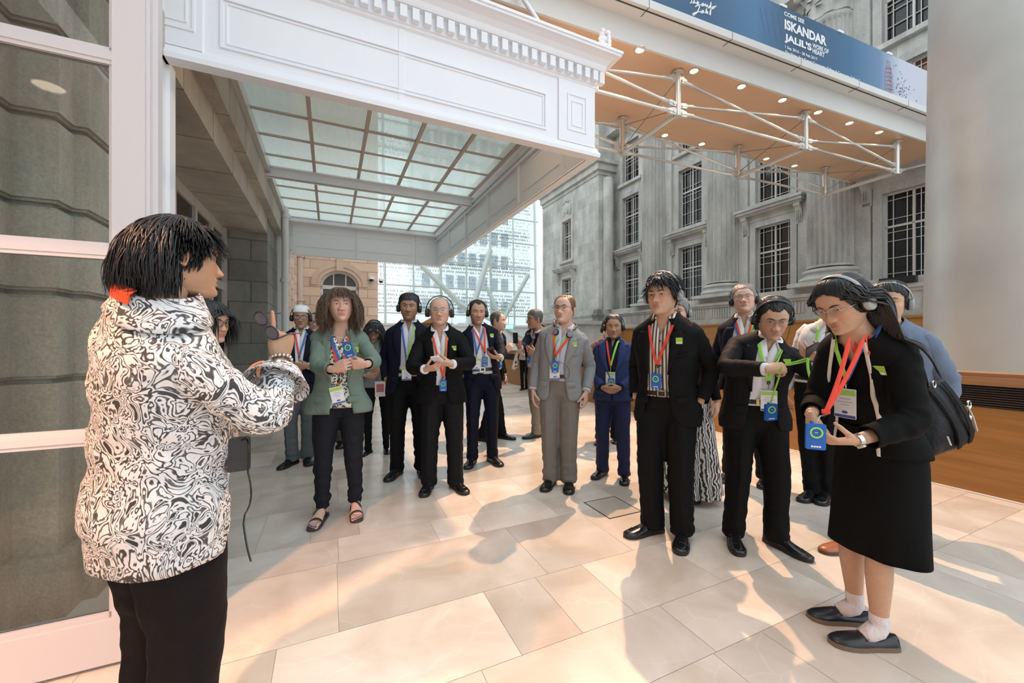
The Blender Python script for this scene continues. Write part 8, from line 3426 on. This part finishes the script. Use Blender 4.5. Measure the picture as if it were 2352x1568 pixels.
for x0, y0 in ((1952, 775), (1988, 768)):
    mb = MB()
    a0 = at(x0, y0, 1.53)
    pts = np.concatenate([[P.T(0.02 if x0 < 1970 else 0.07, -0.02, 1.505), P.T(0.02 if x0 < 1970 else 0.08, -0.085, 1.46)], bez(a0, (a0 + q) / 2 + np.array([0.0, -0.012, -0.02]), q, 12)])
    mb.tube(pts, 0.0075, 8, up=rf, flat=0.14)
    build(mb, 'strap', [pm('strap_red', RED, 0.6)], rt_, base=c)
mb = MB()
mb.obox(q, rr, rf, UPZ, (0.013, 0.004, 0.009), bev=0.004)
build(mb, 'strap_slide', [pm('strap_red', RED, 0.6)], rt_, base=c, smooth=40)
P.lanyard('green ribbon and name badge on the bending woman\'s black dress', GREEN, hb=1.335, xb=-0.01, badge=True, w=0.009, infl=0.022, xs=0.05, strap2=BLUE, tail=0.03)

# her black shoulder bag
bc = at(2142, 947, 1.90)
rt_ = root('shoulder_bag', tuple(bc), 'black nylon shoulder bag hanging behind the bending woman', 'bag')
bag = cloth('bag_nylon', (0.010, 0.011, 0.013), 0.42, 0.8, 9)
web = cloth('bag_webbing', (0.012, 0.012, 0.012), 0.75, 0.3, 60)
BX, BY = nrm(np.array([0.86, 0.42, 0.10])), nrm(np.array([-0.42, 0.88, 0.0]))
BZ = nrm(np.cross(BX, BY))
mb = MB()
a = np.linspace(0, 2 * PI, 48, endpoint=False)
rows = []
for z, w, dp, ox in ((-0.150, 0.05, 0.03, 0.0), (-0.148, 0.185, 0.075, 0.0), (-0.135, 0.212, 0.092, 0.0), (-0.10, 0.212, 0.098, 0.0), (-0.05, 0.188, 0.094, -0.005), (0.0, 0.162, 0.082, -0.014), (0.05, 0.138, 0.064, -0.024), (0.10, 0.118, 0.042, -0.032), (0.135, 0.108, 0.022, -0.036), (0.15, 0.10, 0.012, -0.036)):
    x = np.sign(np.cos(a)) * np.abs(np.cos(a)) ** 0.6 * w
    y = np.sign(np.sin(a)) * np.abs(np.sin(a)) ** 0.7 * dp
    q_ = np.stack([x * 9, y * 9, np.full(48, z * 9)], 1)
    y = y * (1 + 0.16 * vnoise(q_, 4))
    zz = z + 0.02 * vnoise(q_ * 0.6, 9)
    rows.append(bc + (x * 1.18 + ox)[:, None] * BX + y[:, None] * BY + zz[:, None] * BZ)
mb.grid(np.array(rows), cv=True, caps=(True, True))
build(mb, 'bag_body', [bag], rt_, base=bc, smooth=180)
mb = MB()
for x0, x1 in ((-0.045, -0.115), (0.075, 0.045)):
    P_ = []
    for z, dp in ((-0.14, 0.096), (-0.10, 0.104), (-0.05, 0.101), (0.0, 0.090), (0.05, 0.072), (0.10, 0.050), (0.145, 0.024)):
        t = (z + 0.14) / 0.285
        x = x0 + (x1 - x0) * t
        P_.append([bc + BX * (x + e) - BY * (dp + o) + BZ * z for e, o in ((-0.022, 0.0), (-0.02, 0.004), (0.02, 0.004), (0.022, 0.0))])
    mb.grid(np.array(P_))
build(mb, 'webbing', [web], rt_, base=bc)
sh = P.arms[0][0] + np.array([0.0, 0.01, 0.085])
mb = MB()
e0 = bc + BX * -0.10 + BZ * 0.145 - BY * 0.02
pts = np.concatenate([bez(e0, (e0 + sh) / 2 + np.array([0.02, -0.03, 0.03]), sh, 12), bez(sh + np.array([-0.005, 0.02, 0.004]), sh + np.array([0.02, 0.12, 0.0]), bc + BX * -0.09 + BZ * 0.15 + BY * 0.03, 10)])
mb.tube(pts, 0.021, 8, up=(0.55, -0.75, 0.35), flat=0.12)
build(mb, 'shoulder_strap', [web], rt_, base=bc)
mb = MB()
for o in (-0.02, 0.055):
    c_ = e0 + BX * o - BY * 0.004
    th = np.linspace(0, 2 * PI, 20, endpoint=False)
    mb.tube(c_ + np.cos(th)[:, None] * BX * 0.016 + np.sin(th)[:, None] * BZ * 0.016, 0.003, 6, closed=True)
c_ = bc + BX * 0.118 + BZ * 0.03 - BY * 0.088
mb.tube(c_ + np.cos(th)[:, None] * BX * 0.018 + np.sin(th)[:, None] * BZ * 0.018, 0.004, 6, closed=True)
mb.tube([c_ - BZ * 0.018, c_ - BZ * 0.05], 0.004, 6)
mb.ell(c_ - BZ * 0.06, (0.012, 0.008, 0.014), n=8, m=10)
build(mb, 'metal_rings', [silver], rt_, base=bc, smooth=60)
mb = MB()
mb.tube([bc + BX * 0.085 + BZ * 0.03 - BY * 0.092, bc + BX * 0.13 - BZ * 0.03 - BY * 0.096, bc + BX * 0.155 - BZ * 0.10 - BY * 0.10], 0.004, 6)
build(mb, 'reflective_zip', [pm('zip_grey', (0.55, 0.55, 0.55), 0.4)], rt_, base=bc)
mb = MB()
mb.tube([bc - BX * 0.17 - BZ * 0.06 - BY * 0.098, bc - BX * 0.155 - BZ * 0.10 - BY * 0.103], 0.004, 6)
build(mb, 'reflective_zip', [MATS['zip_grey']], rt_, base=bc)
mb = MB()
c_ = at(2118, 1018, 1.90)
A = np.array([c_ + np.array([-0.05, 0, 0.03]), c_ + np.array([0.055, 0.01, 0.055]), c_ + np.array([0.03, 0.0, -0.005]), c_ + np.array([0.002, 0.0, -0.06])])
mb.grid(np.stack([A, A + np.array([0, 0.004, 0])]), cv=True, caps=(True, True))
mb.tube([A[0] + np.array([0, -0.003, 0]), A[3] + np.array([0, -0.003, 0]), A[2] + np.array([0, -0.003, 0]), A[1] + np.array([0, -0.003, 0])], 0.007, 6)
build(mb, 'scarf_end', [cream], rt_, base=bc)

# the guide, near left, seen from behind
ga = 150
P = Person('guide in black and white patterned shirt seen from behind, finger raised', 1.68, ((np.array([-1.14, 1.25, 0]), ga), (np.array([-0.985, 1.165, 0]), ga + 8)), ga, ga - 4, eye=at(494, 604, 1.20), head=(ga - 8, 2, 4), sex='f', skin=(0.46, 0.265, 0.165), girth=1.22, hs=0.88)
f, r = P.fwd(), P.rt()
P.set_arm(1, -1, {'w': at(646, 826, 1.32), 'd': np.array([0.06, 0.02, 1.0]), 'n': np.array([-0.75, 0.60, 0.0]), 'pose': 'point', 'pole': np.array([0.45, -0.40, -0.75])})
P.set_arm(0, 1, {'w': at(552, 905, 1.50), 'd': np.array([0.35, 0.2, 0.85]), 'n': np.array([0.9, 0.0, 0.1]), 'pose': 'relax', 'pole': np.array([-0.5, 0.2, -1.0])})
P.face(nose=0.95, fat=0.10).body(fine=True)
cap = P.head.hair_cap([(0, .060), (24, .056), (46, .040), (58, .016), (70, -.02), (82, -.03), (92, .0), (104, -.03), (130, -.07), (180, -.085)], thick=(0.007, 0.012), seed=61, amp=0.003)
strands(P, scalp(P.head, 2300, -0.06, 61, lambda a: 0.062 if a < 0.7 else 0.02 if a < 1.15 else -0.02 if a < 1.6 else -0.06), lambda q: 0.085 if abs(q[0]) < 0.7 else 0.045 + 0.62 * max(0, q[1]) if abs(q[0]) < 1.8 else 0.10 + 0.90 * (q[1] + 0.06), H_BLACK, gravity=0.26, rad=0.0027, push=1.07, vol=0.13, seed=61, wave=0.0012, curl=0.35, lift=0.2, rad3=(0.079, 0.098, 0.097), cap=cap,
        comb=lambda q: np.array([math.sin(q[0]) * 0.5, -0.5 if abs(q[0]) < 0.8 else 0.25, 0.0]))
mb = MB()
xo = lambda h: 0.003
P.panel(mb, np.concatenate([np.linspace(0.735, 1.40, 34), np.linspace(1.415, 1.505, 9)]), xo, xo, lambda h: 0.026 + 0.022 * gauss(h - 1.09, 0.08) - 0.008 * gauss(h - 0.93, 0.05), wr=0.010, seed=62, n=80, wide=lambda h: 0.012 * gauss(h - 1.41, 0.03))
o = P.obj(mb, 'shirt', [print_shirt])
for i in (0, 1):
    mb = MB()
    P.sleeve(mb, i, 0.067, end=1.80, seed=63, wr=1.2, flare=0.12)
    P.obj(mb, 'sleeve', [print_shirt], o)
o.modifiers.new('thick', 'SOLIDIFY').thickness = 0.002
mb = MB()
ph = np.radians(np.linspace(20, 340, 49))
rows = []
for h, e in ((1.478, 0.020), (1.53, 0.020), (1.538, 0.024), (1.53, 0.030), (1.49, 0.040), (1.472, 0.042)):
    x, y = P.sec(ph, h, e)
    rows.append(P.T(x, y, np.full(49, h)))
mb.grid(np.array(rows))
q = P.obj(mb, 'collar', [print_shirt], o)
q.modifiers.new('thick', 'SOLIDIFY').thickness = 0.002
# turned-back cuff hanging open at the raised wrist
J, E, w, sp = P.arms[1]
d = nrm(w - E)
c_ = E + d * np.linalg.norm(w - E) * 0.72
s1 = nrm(np.cross(d, r))
mb = MB()
G = []
for t in np.linspace(0, 1, 6):
    rad_ = 0.062 + 0.018 * t
    aa = np.linspace(0.3, 5.6, 22)
    G.append(c_ + d * (0.01 - 0.055 * t) + np.cos(aa)[:, None] * nrm(np.cross(s1, d)) * rad_ + np.sin(aa)[:, None] * s1 * rad_ * (1 + 0.25 * t))
mb.grid(np.array(G))
q = P.obj(mb, 'turned_cuff', [print_shirt], o)
q.modifiers.new('thick', 'SOLIDIFY').thickness = 0.002
P.trousers(cloth('guide_trousers', (0.0095, 0.008, 0.0085), 0.75, 0.3, 7), r=(0.108, 0.098, 0.080, 0.074, 0.078), seed=20)
P.shoes(blk_shoe, kind='soft')
mb = MB()
ph = np.radians(np.linspace(176, 216, 12))
x, y = P.sec(ph, 1.52, 0.034)
P_ = np.stack([P.T(x * 1.14, y * 1.17, 1.522 + 0 * ph), P.T(x * 1.10, y * 1.12, 1.548 + 0 * ph), P.T(x * 0.9, y * 0.9, 1.556 + 0 * ph)])
mb.grid(P_)
o = build(mb, 'lanyard', [pm('strap_orange_red', (0.80, 0.075, 0.02), 0.6)], base=P.T(0, 0.08, 1.52), label='orange red lanyard ribbon at the nape of the guide', category='lanyard')
o.modifiers.new('thick', 'SOLIDIFY').thickness = 0.003
# bracelet
c_ = E + d * np.linalg.norm(w - E) * 0.985
b1 = nrm(np.cross(d, np.array([0.3, -0.9, 0])))
b2 = np.cross(b1, d)
mb = MB()
for i in range(16):
    t = i * 2 * PI / 16
    mb.ell(c_ + b1 * math.cos(t) * 0.030 + b2 * math.sin(t) * 0.027 + d * 0.002 * math.sin(t * 3), (0.0065, 0.0065, 0.0075), n=7, m=9)
P.obj(mb, 'bracelet', [pm('bracelet_silver', (0.55, 0.52, 0.48), 0.25, metal=0.9)])
# spectacles in the raised hand
gc = at(612, 748, 1.285)
rt_ = root('spectacles', tuple(gc), 'dark spectacles held in the raised hand of the guide', 'glasses')
mb = MB()
gx, gz = nrm(np.array([0.55, 0.1, -0.8])), nrm(np.array([0.8, 0.1, 0.55]))
a = np.arange(28) * 2 * PI / 28
lm = MB()
for o in (-0.028, 0.028):
    ring = gc + gx * o + np.cos(a)[:, None] * gx * 0.023 + np.sin(a)[:, None] * gz * 0.0175
    mb.tube(ring, 0.0022, 6, closed=True)
    lm.add(ring, [tuple(range(28))])
mb.tube([gc + gx * 0.052, gc + gx * 0.05 + gz * 0.03 + np.array([0, 0.03, 0]), gc + gx * 0.05 + gz * 0.035 + np.array([0, 0.10, 0])], 0.0024, 6)
mb.tube([gc - gx * 0.052, gc - gx * 0.035 + gz * 0.03 + np.array([0, 0.07, 0])], 0.0024, 6)
build(mb, 'frame', [darkframe], rt_, base=gc)
build(lm, 'lens', [pm('tinted_lens', (0.10, 0.08, 0.09), 0.05)], rt_, base=gc)
# transmitter pouch at the hip with its lead
pc = at(549, 1042, 1.22)
rt_ = root('transmitter_pouch', tuple(pc), 'black transmitter pouch with loose lead at the guide\'s hip', 'pouch')
mb = MB()
mb.obox(pc, nrm(f * 0.9 - r * 0.4), nrm(-r * 0.9 - f * 0.4), UPZ, (0.030, 0.014, 0.050), bev=0.008)
build(mb, 'pouch', [leather('pouch_black', (0.012, 0.011, 0.011), 0.4)], rt_, base=pc, smooth=40)
mb = MB()
s0 = pc - r * 0.02 + UPZ * 0.045
mb.tube(np.concatenate([bez(s0, s0 - r * 0.05 + UPZ * 0.03, s0 - r * 0.045 - UPZ * 0.05, 8), bez(s0 - r * 0.04 - UPZ * 0.09, s0 - r * 0.09 - UPZ * 0.16, s0 - r * 0.02 - UPZ * 0.22, 10), bez(s0 - r * 0.01 - UPZ * 0.25, s0 - r * 0.03 - UPZ * 0.32, s0 - r * 0.06 - UPZ * 0.35, 6)]), 0.0028, 6)
build(mb, 'lead', [PUPIL], rt_, base=pc)
